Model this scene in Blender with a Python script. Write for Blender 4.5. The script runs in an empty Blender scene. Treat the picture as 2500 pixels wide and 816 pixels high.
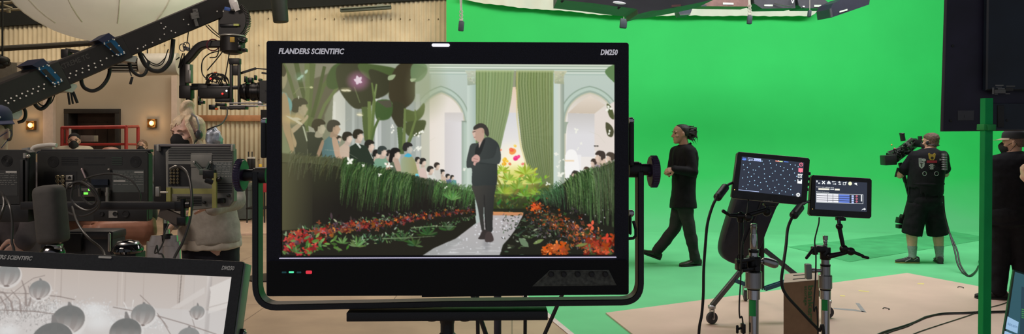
import bpy, bmesh, math, random
from mathutils import Vector, Matrix, Euler, Quaternion
import numpy as np
V = Vector
PI = math.pi
random.seed(7)
SC = bpy.context.scene
COL = SC.collection
F = 1785.0; HZ = 335.0; CZ = 1.65
def P(px, py, Y):
 return V(((px - 1250.0) * Y / F, Y, CZ - (py - HZ) * Y / F))
def G(px, py, z=0.0):
 Y = F * (CZ - z) / (py - HZ)
 return V(((px - 1250.0) * Y / F, Y, z))
def lin(c):
 return c / 12.92 if c <= 0.04045 else ((c + 0.055) / 1.055) ** 2.4
def rgb(r, g, b):
 return (lin(r / 255.0), lin(g / 255.0), lin(b / 255.0))
def rot(ax, a):
 return Matrix.Rotation(a, 3, ax)
MATS = {}
def mat(name, col, rough=0.5, metal=0.0, var=0.12, vscale=14.0, bump=0.0, bscale=60.0, emit=None, estr=0.0, spec=0.5, trans=0.0, alpha=1.0, sheen=0.0, coat=0.0):
 if name in MATS:
  return MATS[name]
 m = bpy.data.materials.new(name)
 m.use_nodes = True
 nt = m.node_tree
 b = nt.nodes['Principled BSDF']
 b.inputs['Roughness'].default_value = rough
 b.inputs['Metallic'].default_value = metal
 b.inputs['Specular IOR Level'].default_value = spec
 b.inputs['Transmission Weight'].default_value = trans
 b.inputs['Alpha'].default_value = alpha
 b.inputs['Sheen Weight'].default_value = sheen
 b.inputs['Coat Weight'].default_value = coat
 tc = nt.nodes.new('ShaderNodeTexCoord')
 if var > 0:
  n = nt.nodes.new('ShaderNodeTexNoise')
  n.inputs['Scale'].default_value = vscale
  n.inputs['Detail'].default_value = 4.0
  nt.links.new(tc.outputs['Object'], n.inputs['Vector'])
  r = nt.nodes.new('ShaderNodeValToRGB')
  r.color_ramp.elements[0].position = 0.3
  r.color_ramp.elements[1].position = 0.7
  r.color_ramp.elements[0].color = tuple(c * (1 - var) for c in col) + (1,)
  r.color_ramp.elements[1].color = tuple(min(1, c * (1 + var)) for c in col) + (1,)
  nt.links.new(n.outputs['Fac'], r.inputs['Fac'])
  nt.links.new(r.outputs['Color'], b.inputs['Base Color'])
 else:
  b.inputs['Base Color'].default_value = tuple(col) + (1,)
 if bump > 0:
  n2 = nt.nodes.new('ShaderNodeTexNoise')
  n2.inputs['Scale'].default_value = bscale
  n2.inputs['Detail'].default_value = 5.0
  nt.links.new(tc.outputs['Object'], n2.inputs['Vector'])
  bp = nt.nodes.new('ShaderNodeBump')
  bp.inputs['Strength'].default_value = bump
  bp.inputs['Distance'].default_value = 0.01
  nt.links.new(n2.outputs['Fac'], bp.inputs['Height'])
  nt.links.new(bp.outputs['Normal'], b.inputs['Normal'])
 if emit is not None:
  b.inputs['Emission Color'].default_value = tuple(emit) + (1,)
  b.inputs['Emission Strength'].default_value = estr
 MATS[name] = m
 return m
def nodes(m):
 return m.node_tree, m.node_tree.nodes['Principled BSDF']
WM = {}
def wm(o):
 return WM.get(o.name, Matrix.Identity(4))
def tag(o, label=None, cat=None, group=None, kind=None):
 if label: o['label'] = label
 if cat: o['category'] = cat
 if group: o['group'] = group
 if kind: o['kind'] = kind
 return o
def thing(name, loc, label, cat, group=None, R=None):
 o = bpy.data.objects.new(name, None)
 COL.objects.link(o)
 M = Matrix.Translation(V(loc)) @ (R.to_4x4() if R is not None else Matrix.Identity(4))
 o.matrix_world = M
 o.empty_display_size = 0.1
 WM[o.name] = M
 return tag(o, label, cat, group)
def copy_tree(o, parent=None):
 c = o.copy()
 COL.objects.link(c)
 if parent is not None:
  c.parent = parent
  WM[c.name] = wm(parent)
 for ch in list(o.children):
  copy_tree(ch, c)
 return c
def put(o, loc, R=None):
 M = Matrix.Translation(V(loc)) @ (R.to_4x4() if R is not None else Matrix.Identity(4))
 o.matrix_world = M
 WM[o.name] = M
 return o
_BOX = {}
def _bev_box(sx, sy, sz, bv, seg):
 key = (round(sx, 5), round(sy, 5), round(sz, 5), round(bv, 5), seg)
 if key not in _BOX:
  bm = bmesh.new()
  bmesh.ops.create_cube(bm, size=1.0)
  for v in bm.verts:
   v.co = V((v.co.x * sx, v.co.y * sy, v.co.z * sz))
  if bv > 0:
   bmesh.ops.bevel(bm, geom=bm.edges[:], offset=min(bv, 0.49 * min(sx, sy, sz)), segments=seg, profile=0.5, affect='EDGES')
  bm.verts.index_update()
  _BOX[key] = ([v.co.copy() for v in bm.verts], [[v.index for v in f.verts] for f in bm.faces])
  bm.free()
 return _BOX[key]
class MB:
 """Collects shapes for ONE mesh object."""
 def __init__(s):
  s.v = []; s.f = []; s.m = []; s.cm = 0; s.c = None
 def add(s, vs, fs):
  b = len(s.v)
  s.v.extend(V(x) for x in vs)
  for f in fs:
   s.f.append([b + i for i in f]); s.m.append(s.cm)
  return s
 def box(s, c, size, R=None, bv=0.0, seg=2):
  vs, fs = _bev_box(size[0], size[1], size[2], bv, seg)
  c = V(c)
  return s.add([c + (R @ v if R is not None else v) for v in vs], fs)
 def bar(s, p0, p1, w, h, up=(0, 0, 1), bv=0.0):
  """A rectangular bar from p0 to p1; w across, h along the up vector."""
  p0, p1 = V(p0), V(p1)
  d = (p1 - p0); L = d.length; d.normalize()
  x = d.cross(V(up))
  if x.length < 1e-6: x = V((1, 0, 0))
  x.normalize(); z = x.cross(d)
  R = Matrix((x, d, z)).transposed()
  return s.box((p0 + p1) / 2, (w, L, h), R, bv)
 def ring_loft(s, rings, cap=True, closed=False):
  b = len(s.v); n = len(rings[0])
  for r in rings: s.v.extend(V(x) for x in r)
  k = len(rings)
  for i in range(k if closed else k - 1):
   a0 = b + i * n; a1 = b + ((i + 1) % k) * n
   for j in range(n):
    s.f.append([a0 + j, a0 + (j + 1) % n, a1 + (j + 1) % n, a1 + j]); s.m.append(s.cm)
  if cap and not closed:
   s.f.append([b + j for j in reversed(range(n))]); s.m.append(s.cm)
   s.f.append([b + (k - 1) * n + j for j in range(n)]); s.m.append(s.cm)
  return s
 def cyl(s, p0, p1, r0, r1=None, n=20, cap=True):
  p0, p1 = V(p0), V(p1)
  if r1 is None: r1 = r0
  d = (p1 - p0).normalized()
  x = d.orthogonal().normalized(); y = d.cross(x)
  rr = []
  for p, r in ((p0, r0), (p1, r1)):
   rr.append([p + (x * math.cos(2 * PI * i / n) + y * math.sin(2 * PI * i / n)) * r for i in range(n)])
  return s.ring_loft(rr, cap)
 def lathe(s, p0, axis, prof, n=24):
  """prof: list of (distance along the axis, radius)."""
  p0 = V(p0); d = V(axis).normalized()
  x = d.orthogonal().normalized(); y = d.cross(x)
  rr = [[p0 + d * t + (x * math.cos(2 * PI * i / n) + y * math.sin(2 * PI * i / n)) * max(r, 1e-5) for i in range(n)] for t, r in prof]
  return s.ring_loft(rr, True)
 def pipe(s, p0, p1, r_out, r_in, n=24):
  p0, p1 = V(p0), V(p1); d = p1 - p0; L = d.length
  x = d.orthogonal().normalized(); y = d.normalized().cross(x)
  pr = [(0, r_in), (0, r_out), (L, r_out), (L, r_in)]
  dn = d.normalized()
  rr = [[p0 + dn * t + (x * math.cos(2 * PI * i / n) + y * math.sin(2 * PI * i / n)) * r for i in range(n)] for t, r in pr]
  return s.ring_loft(rr, False, True)
 def tube(s, pts, r, n=10, cap=True, closed=False):
  pts = [V(p) for p in pts]
  k = len(pts)
  rs = r if isinstance(r, (list, tuple)) else [r] * k
  rr = []; x = None
  for i, p in enumerate(pts):
   if closed: t = pts[(i + 1) % k] - pts[i - 1]
   else: t = pts[min(i + 1, k - 1)] - pts[max(i - 1, 0)]
   if t.length < 1e-9: t = V((0, 0, 1))
   t.normalize()
   if x is None: x = t.orthogonal().normalized()
   else:
    x = x - t * x.dot(t)
    if x.length < 1e-6: x = t.orthogonal()
    x.normalize()
   y = t.cross(x)
   rr.append([p + (x * math.cos(2 * PI * j / n) + y * math.sin(2 * PI * j / n)) * rs[i] for j in range(n)])
  return s.ring_loft(rr, cap, closed)
 def ell(s, c, r, R=None, nu=20, nv=12):
  c = V(c)
  if not isinstance(r, (tuple, list, Vector)): r = (r, r, r)
  rr = []
  for i in range(nv + 1):
   a = PI * (i + (0.02 if i == 0 else -0.02 if i == nv else 0)) / nv
   ring = []
   for j in range(nu):
    b = 2 * PI * j / nu
    v = V((r[0] * math.sin(a) * math.cos(b), r[1] * math.sin(a) * math.sin(b), -r[2] * math.cos(a)))
    ring.append(c + (R @ v if R is not None else v))
   rr.append(ring)
  return s.ring_loft(rr, True)
 def cap(s, p0, p1, r0, r1=None, n=16):
  """Tapered capsule."""
  p0, p1 = V(p0), V(p1)
  if r1 is None: r1 = r0
  d = p1 - p0; L = d.length
  if L < 1e-6: return s.ell(p0, max(r0, r1))
  pr = [(-r0 * math.cos(a), r0 * math.sin(a)) for a in (0.05, 0.5, 1.0, PI / 2)]
  pr += [(L + r1 * math.sin(a), r1 * math.cos(a)) for a in (0, 0.5, 1.0, PI / 2 - 0.05)]
  return s.lathe(p0, d, pr, n)
 def prism(s, poly, o, ux, uy, depth):
  """poly in 2-D extruded along ux x uy by depth (from o)."""
  o, ux, uy = V(o), V(ux), V(uy)
  nrm = ux.cross(uy).normalized() * depth
  a = [o + ux * p[0] + uy * p[1] for p in poly]
  return s.ring_loft([a, [q + nrm for q in a]], True)
 def quad(s, a, b, c, d):
  return s.add([a, b, c, d], [[0, 1, 2, 3]])
 def build(s, name, mats, parent=None, smooth=True, local=False, angle=35, label=None, sub=0):
  me = bpy.data.meshes.new(name)
  vs = s.v
  if parent is not None and not local:
   inv = wm(parent).inverted()
   vs = [inv @ v for v in vs]
  me.from_pydata([tuple(v) for v in vs], [], s.f)
  if not isinstance(mats, (list, tuple)): mats = [mats]
  for m in mats: me.materials.append(m)
  if len(mats) > 1:
   me.polygons.foreach_set('material_index', s.m)
  bm = bmesh.new(); bm.from_mesh(me)
  bmesh.ops.recalc_face_normals(bm, faces=bm.faces[:])
  if smooth:
   lim = math.radians(angle)
   for f in bm.faces: f.smooth = True
   for e in bm.edges:
    if len(e.link_faces) == 2 and e.calc_face_angle(0) > lim: e.smooth = False
  bm.to_mesh(me); bm.free()
  o = bpy.data.objects.new(name, me)
  COL.objects.link(o)
  if parent is not None:
   o.parent = parent
   WM[o.name] = wm(parent)
  if sub:
   md = o.modifiers.new('s', 'SUBSURF'); md.levels = sub; md.render_levels = sub
  if label: o['label'] = label
  return o
def struct(o):
 o['kind'] = 'structure'
 return o
def bez(p0, p1, p2, p3, n=16):
 out = []
 for i in range(n + 1):
  t = i / n; u = 1 - t
  out.append(V(p0) * u ** 3 + V(p1) * 3 * u * u * t + V(p2) * 3 * u * t * t + V(p3) * t ** 3)
 return out
def spline(pts, n=8):
 """Catmull-Rom through points (any dimension of Vector)."""
 pts = [V(p) for p in pts]
 q = [pts[0] * 2 - pts[1]] + pts + [pts[-1] * 2 - pts[-2]]
 out = []
 for i in range(1, len(q) - 2):
  a, b, c, d = q[i - 1], q[i], q[i + 1], q[i + 2]
  for k in range(n):
   t = k / n
   out.append(0.5 * ((2 * b) + (c - a) * t + (2 * a - 5 * b + 4 * c - d) * t * t + (3 * b - a - 3 * c + d) * t ** 3))
 out.append(pts[-1])
 return out
def px_path(lst, n=8):
 """(px, py, depth) triples to a smooth 3-D path."""
 return spline([P(*a) for a in lst], n)
def text_mb(txt, size, o, ux, uy, depth=0.0005, shear=0.0, align='LEFT', width=None, mbx=None, bold=0.0):
 """Writing as mesh: in the plane ux, uy at o (baseline, left or centre); width sets its length."""
 cu = bpy.data.curves.new('t', 'FONT')
 cu.body = txt; cu.size = 1.0; cu.shear = shear; cu.extrude = 0.0; cu.align_x = align
 cu.offset = bold
 cu.resolution_u = 2
 ob = bpy.data.objects.new('t', cu)
 COL.objects.link(ob)
 dg = bpy.context.evaluated_depsgraph_get(); dg.update()
 me = bpy.data.meshes.new_from_object(ob.evaluated_get(dg))
 xs = [v.co.x for v in me.vertices]
 w = (max(xs) - min(xs)) if xs else 1
 x0 = min(xs) if (xs and align == 'LEFT') else 0
 sx = (width / w) if width else size
 ux, uy, o = V(ux).normalized(), V(uy).normalized(), V(o)
 nz = ux.cross(uy)
 M = mbx or MB()
 M.add([o + ux * (v.co.x - x0) * sx + uy * v.co.y * size + nz * depth for v in me.vertices], [list(p.vertices) for p in me.polygons])
 bpy.data.objects.remove(ob); bpy.data.curves.remove(cu); bpy.data.meshes.remove(me)
 return M
# camera, light
cam = bpy.data.cameras.new('camera')
cam.sensor_width = 36.0
cam.lens = 36.0 * F / 2500.0
cam.shift_y = -(408.0 - HZ) / 2500.0
cam.clip_end = 200
co = bpy.data.objects.new('camera', cam)
co.location = (0, 0, CZ); co.rotation_euler = (PI / 2, 0, 0)
COL.objects.link(co); SC.camera = co
SC.view_settings.view_transform = 'Standard'
SC.view_settings.look = 'None'
SC.view_settings.exposure = 0.0
SC.view_settings.gamma = 1.0
SC.view_settings.use_curve_mapping = False
w = bpy.data.worlds.new('world'); SC.world = w
w.use_nodes = True
w.node_tree.nodes['Background'].inputs[0].default_value = (0.86, 0.9, 1.0, 1)
w.node_tree.nodes['Background'].inputs[1].default_value = 0.22
def area(name, loc, target, sx, sy, power, col=(1, 1, 1)):
 l = bpy.data.lights.new(name, 'AREA')
 l.shape = 'RECTANGLE'; l.size = sx; l.size_y = sy; l.energy = power; l.color = col
 o = bpy.data.objects.new(name, l)
 o.location = loc
 o.rotation_euler = (V(target) - V(loc)).to_track_quat('-Z', 'Y').to_euler()
 COL.objects.link(o)
 return o
area('stage_light', (2.0, 9.6, 5.9), (2.0, 13.6, 0.4), 4.5, 1.6, 220, (1.0, 0.98, 0.97))
area('stage_light', (7.6, 9.6, 5.9), (7.6, 13.6, 0.4), 4.5, 1.6, 220, (1.0, 0.98, 0.97))
area('stage_light', (4.4, 8.8, 5.9), (4.4, 9.2, 0), 6.0, 1.6, 215, (1.0, 0.95, 0.95))
area('house_or_fill_light', (-8.0, 12.6, 5.9), (-8.0, 14.5, 1.6), 5.0, 1.0, 112, (1.0, 0.84, 0.66))
area('house_or_fill_light', (-3.0, 11.8, 5.9), (-3.2, 15.0, 2.2), 3.4, 1.2, 92, (1.0, 0.85, 0.62))
area('house_or_fill_light', (-2.4, 7.4, 5.9), (-2.4, 7.6, 0), 3.0, 3.0, 170, (1.0, 0.84, 0.70))
area('house_or_fill_light', (-4.0, 1.2, 4.6), (-2.4, 5.0, 1.3), 2.0, 1.2, 115, (1.0, 0.84, 0.72))  # added fill, no such lamp seen; brightens the people at the left
# materials of the place
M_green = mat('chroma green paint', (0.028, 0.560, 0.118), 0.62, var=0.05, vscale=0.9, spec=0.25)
def cove_fade(m):  # soft brightening down the cove put into the colour, fading to the floor paint
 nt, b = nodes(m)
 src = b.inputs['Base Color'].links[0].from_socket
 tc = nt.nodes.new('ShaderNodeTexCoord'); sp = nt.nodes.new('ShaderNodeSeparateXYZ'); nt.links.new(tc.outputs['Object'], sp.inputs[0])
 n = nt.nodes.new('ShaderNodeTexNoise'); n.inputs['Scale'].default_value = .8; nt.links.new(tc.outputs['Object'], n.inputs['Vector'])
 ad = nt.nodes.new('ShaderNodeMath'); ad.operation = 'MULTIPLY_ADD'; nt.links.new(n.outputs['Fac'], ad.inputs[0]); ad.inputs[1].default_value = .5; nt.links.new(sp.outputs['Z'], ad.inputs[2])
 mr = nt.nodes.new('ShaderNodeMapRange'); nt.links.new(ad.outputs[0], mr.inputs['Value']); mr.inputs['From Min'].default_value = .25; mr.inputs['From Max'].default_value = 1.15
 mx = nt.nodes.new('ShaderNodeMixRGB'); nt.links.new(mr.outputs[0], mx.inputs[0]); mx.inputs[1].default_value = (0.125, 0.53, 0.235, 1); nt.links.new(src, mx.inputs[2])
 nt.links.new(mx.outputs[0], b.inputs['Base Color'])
cove_fade(M_green)
M_greenfloor = mat('chroma green floor paint', (0.125, 0.53, 0.235), 0.55, var=0.10, vscale=1.3, bump=0.05, bscale=30)
M_greenmat = mat('worn green matting', (0.055, 0.36, 0.135), 0.7, var=0.16, vscale=4)
M_black = mat('black ceiling', (0.006, 0.007, 0.007), 0.9, var=0.2)
def floor_material(name, base, dark, tile=2.4):
 m = bpy.data.materials.new(name); m.use_nodes = True
 nt, b = nodes(m)
 tc = nt.nodes.new('ShaderNodeTexCoord')
 br = nt.nodes.new('ShaderNodeTexBrick')
 br.offset = 0.5
 br.inputs['Scale'].default_value = 1.0
 br.inputs['Brick Width'].default_value = tile; br.inputs['Row Height'].default_value = tile / 2
 br.inputs['Mortar Size'].default_value = 0.006; br.inputs['Mortar Smooth'].default_value = 0.2
 br.inputs['Color1'].default_value = base + (1,)
 br.inputs['Color2'].default_value = tuple(c * 0.9 for c in base) + (1,)
 br.inputs['Mortar'].default_value = dark + (1,)
 nt.links.new(tc.outputs['Object'], br.inputs['Vector'])
 n = nt.nodes.new('ShaderNodeTexNoise'); n.inputs['Scale'].default_value = 2.2; n.inputs['Detail'].default_value = 8
 nt.links.new(tc.outputs['Object'], n.inputs['Vector'])
 r = nt.nodes.new('ShaderNodeValToRGB')
 r.color_ramp.elements[0].position = 0.32; r.color_ramp.elements[0].color = (0.66, 0.66, 0.68, 1)
 r.color_ramp.elements[1].position = 0.62; r.color_ramp.elements[1].color = (1, 1, 1, 1)
 nt.links.new(n.outputs['Fac'], r.inputs['Fac'])
 mx = nt.nodes.new('ShaderNodeMixRGB'); mx.blend_type = 'MULTIPLY'; mx.inputs[0].default_value = 0.6
 nt.links.new(br.outputs['Color'], mx.inputs[1]); nt.links.new(r.outputs['Color'], mx.inputs[2])
 nt.links.new(mx.outputs['Color'], b.inputs['Base Color'])
 b.inputs['Roughness'].default_value = 0.55
 bp = nt.nodes.new('ShaderNodeBump'); bp.inputs['Strength'].default_value = 0.08
 nt.links.new(n.outputs['Fac'], bp.inputs['Height']); nt.links.new(bp.outputs['Normal'], b.inputs['Normal'])
 return m
M_floor = floor_material('tan board floor', (0.46, 0.335, 0.235), (0.20, 0.14, 0.10))
M_sheet = mat('bare hardboard', (0.60, 0.435, 0.36), 0.6, var=0.08, vscale=1.6, bump=0.04)
M_corr = mat('painted corrugated steel', (0.62, 0.53, 0.36), 0.55, var=0.14, vscale=2.3, spec=0.3)
M_beige = mat('beige plaster', (0.43, 0.36, 0.27), 0.8, var=0.05, vscale=1.2, bump=0.05)
M_pilaster = mat('pale plaster', (0.62, 0.50, 0.42), 0.8, var=0.05)
M_rail = mat('orange brown timber', (0.42, 0.19, 0.085), 0.6, var=0.25, vscale=5)
M_darkwood = mat('dark door frame', (0.018, 0.015, 0.013), 0.5, var=0.2)
M_dooropen = mat('dark brown doorway boards', (0.045, 0.026, 0.016), 0.7, var=0.5, vscale=2.5)
M_tape_pale = mat('pale gaffer tape', (0.62, 0.55, 0.52), 0.7)
M_tape_grey = mat('grey gaffer tape', (0.30, 0.29, 0.30), 0.7)
M_tape_yellow = mat('yellow tape', (0.72, 0.62, 0.20), 0.7)
M_tape_green = mat('green gaffer tape', (0.015, 0.33, 0.075), 0.65)
# the setting
m = MB(); m.box((1.5, 7.2, -0.05), (26, 17.4, 0.1))
struct(m.build('floor', M_floor))
m = MB(); m.box((1.5, 7.2, 6.65), (26, 17.4, 0.1))
struct(m.build('ceiling', M_black))
m = MB()
R_ = 1.7; YB = 14.7; XL = -1.32; XR = 12.2
prof = [(YB - R_ - 0.3, 0.0044)] + [(YB - R_ + R_ * math.sin(a), R_ - R_ * math.cos(a) + 0.0044) for a in [i * PI / 2 / 14 for i in range(15)]] + [(YB, 6.5)]
path = [(XL, YB, 0.0, 1.0)]
rows = []
for i in range(2):
 rows.append([V((XL + (XR - XL - 3) * i, y, z)) for y, z in prof])
for i in range(1, 13):
 a = i * PI / 2 / 12
 rows.append([V((XR - 3 + (3 - (YB - y)) * math.sin(a) if 3 > (YB - y) else XR - 3, YB - 3 + (3 - (YB - y)) * math.cos(a), z)) for y, z in prof])
rows.append([V((XR - (YB - y), 4.0, z)) for y, z in prof])
b0 = 0
n_ = len(prof)
for r in rows: m.v.extend(r)
for i in range(len(rows) - 1):
 for j in range(n_ - 1):
  m.f.append([i * n_ + j, (i + 1) * n_ + j, (i + 1) * n_ + j + 1, i * n_ + j + 1]); m.m.append(0)
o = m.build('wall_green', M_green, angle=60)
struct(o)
m = MB()
poly = [(-1.55, 14.7), (0.349, 6.77), (0.62, 5.7), (1.60, 1.6), (12.0, 1.6), (12.0, 14.7)]
m.prism(poly, (0, 0, 0.0), (1, 0, 0), (0, 1, 0), 0.004)
struct(m.build('floor_green', M_greenfloor))
m = MB()
g = G(1923, 604), G(2074, 641), G(2424, 583), G(2295, 562)
m.prism([(p.x, p.y) for p in g], (0, 0, 0.0045), (1, 0, 0), (0, 1, 0), 0.004)
tag(m.build('floor_mat', M_greenmat), 'darker green mat on the green stage floor under the camera operator', 'mat')
m = MB()
m.prism([(0.872, 6.80), (1.03, 5.9), (1.75, 2.2), (7.2, 2.2), (5.62, 6.9), (4.75, 8.79)], (0, 0, 0.0045), (1, 0, 0), (0, 1, 0), 0.012)
tag(m.build('hardboard_sheet', M_sheet), 'bare pinkish tan hardboard laid over the green floor', 'floor sheet')
m = MB()
m.prism([(-1.60, 14.6), (0.30, 6.78), (0.57, 5.7), (1.2, 3.2), (1.26, 3.2), (0.62, 5.7), (0.349, 6.80), (-1.55, 14.6)], (0, 0, 0.004), (1, 0, 0), (0, 1, 0), 0.002)
tag(m.build('floor_tape', M_tape_pale), 'pale tape strip along the left edge of the green floor', 'tape')
YC = 15.2
def roof(x):
 return 4.26 + (x + 5.53) * 0.0625
def corrugated(x0, x1, z0, ztop, y0, pitch=0.098, amp=0.017, per=8):
 m = MB(); n = int((x1 - x0) / pitch * per)
 for i in range(n + 1):
  x = x0 + (x1 - x0) * i / n
  y = y0 - amp * math.sin(2 * PI * (x - x0) / pitch)
  zt = ztop(x)
  m.v += [V((x, y, z0)), V((x, y, zt))]
  if i:
   b = 2 * i
   m.f.append([b - 2, b, b + 1, b - 1]); m.m.append(0)
 return m
m = corrugated(-13.2, -1.0, 0.0, roof, YC)
o = m.build('wall_back', M_corr, angle=80)
md = o.modifiers.new('t', 'SOLIDIFY'); md.thickness = 0.012; md.offset = 1
struct(o)
m = MB(); a = [V((-13.2, 15.12, roof(-13.2))), V((-1.0, 15.12, roof(-1.0))), V((-1.0, 15.12, 6.6)), V((-13.2, 15.12, 6.6))]
m.ring_loft([a, [q + V((0, 0.1, 0)) for q in a]], True)
struct(m.build('wall_upper', mat('black upper wall', (0.008, 0.010, 0.009), 0.9)))
m = MB()
random.seed(3)
for zz in (1.2, 2.72, 3.55, 4.1):
 for i in range(62):
  x = -12.9 + i * 0.196
  if random.random() < 0.55 and zz < roof(x) - 0.05:
   m.cyl((x, YC - 0.008, zz + random.uniform(-.02, .02)), (x, YC - 0.03, zz + random.uniform(-.02, .02)), 0.013, n=6)
struct(m.build('wall_back_screws', mat('weathered washers', (0.16, 0.12, 0.075), 0.6)))
YP = 14.5
xr = (432 - 1250) * YP / F
m = MB()
dx0 = (160 - 1250) * YP / F; dx1 = (295 - 1250) * YP / F; dz = CZ + (HZ - 266) * YP / F
ztop = CZ + (HZ - 152) * YP / F
for x0, x1, z0, z1 in ((-13.2, dx0, 0, ztop), (dx1, xr, 0, ztop), (dx0, dx1, dz, ztop)):
 m.box(((x0 + x1) / 2, YP + 0.15, (z0 + z1) / 2), (x1 - x0, 0.3, z1 - z0))
struct(m.build('wall_left', M_beige, smooth=False))
m = MB(); x0 = (111 - 1250) * YP / F; x1 = (136 - 1250) * YP / F
m.box(((x0 + x1) / 2, YP - 0.03, ztop / 2), (x1 - x0, 0.1, ztop - 0.02))
struct(m.build('trim_1', M_pilaster, smooth=False))
m = MB(); x0 = (424 - 1250) * YP / F; x1 = (438 - 1250) * YP / F; zt = CZ + (HZ - 186) * YP / F
m.box(((x0 + x1) / 2, YP - 0.02, zt / 2), (x1 - x0, 0.16, zt))
struct(m.build('trim_2', M_pilaster, smooth=False))
m = MB(); x1 = (42 - 1250) * YP / F; zt = CZ + (HZ - 165) * YP / F
m.box(((x1 - 13.2) / 2, YP - 0.08, ztop - 0.32), (x1 + 13.2, 0.14, 0.6))
struct(m.build('trim_3', mat('dark grey header', (0.10, 0.09, 0.075), 0.7), smooth=False))
m = MB(); x0 = (488 - 1250) * YC / F; x1 = (640 - 1250) * YC / F
zc = CZ + (HZ - 289) * YC / F
m.box(((x0 + x1) / 2 , YC - 0.06, zc), (x1 - x0 + 0.3, 0.07, 0.125), bv=0.006)
struct(m.build('trim_4', M_rail))
m = MB()
for x in (dx0 + 0.045, dx1 - 0.045): m.box((x, YP + 0.1, dz / 2), (0.09, 0.32, dz), bv=0.006)
m.box(((dx0 + dx1) / 2, YP + 0.1, dz - 0.045), (dx1 - dx0, 0.33, 0.09), bv=0.006)
d1 = m.build('door_1', M_darkwood); struct(d1)
m = MB()
m.box(((dx0 + dx1) / 2, YP + 0.27, dz / 2), (dx1 - dx0 - 0.1, 0.03, dz - 0.06))
for i in range(4):
 m.box((dx0 + 0.2 + i * 0.24, YP + 0.25, dz / 2 - 0.1), (0.015, 0.02, dz - 0.3))
m.box(((dx0 + dx1) / 2, YP + 0.25, dz - 0.3), (dx1 - dx0 - 0.2, 0.03, 0.05))
m.build('door_panel', M_dooropen, d1)
m = MB()
m.tube([P(-40, 121, 13.4), P(120, 112, 13.4), P(330, 98, 13.4)], 0.055, 10)
struct(m.build('beam_left', mat('dark brown beam', (0.03, 0.027, 0.020), 0.7)))
m = MB(); m.box((-11.6, 7.2, 3.3), (0.1, 17.4, 6.6))
struct(m.build('wall_side', M_beige))
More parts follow.
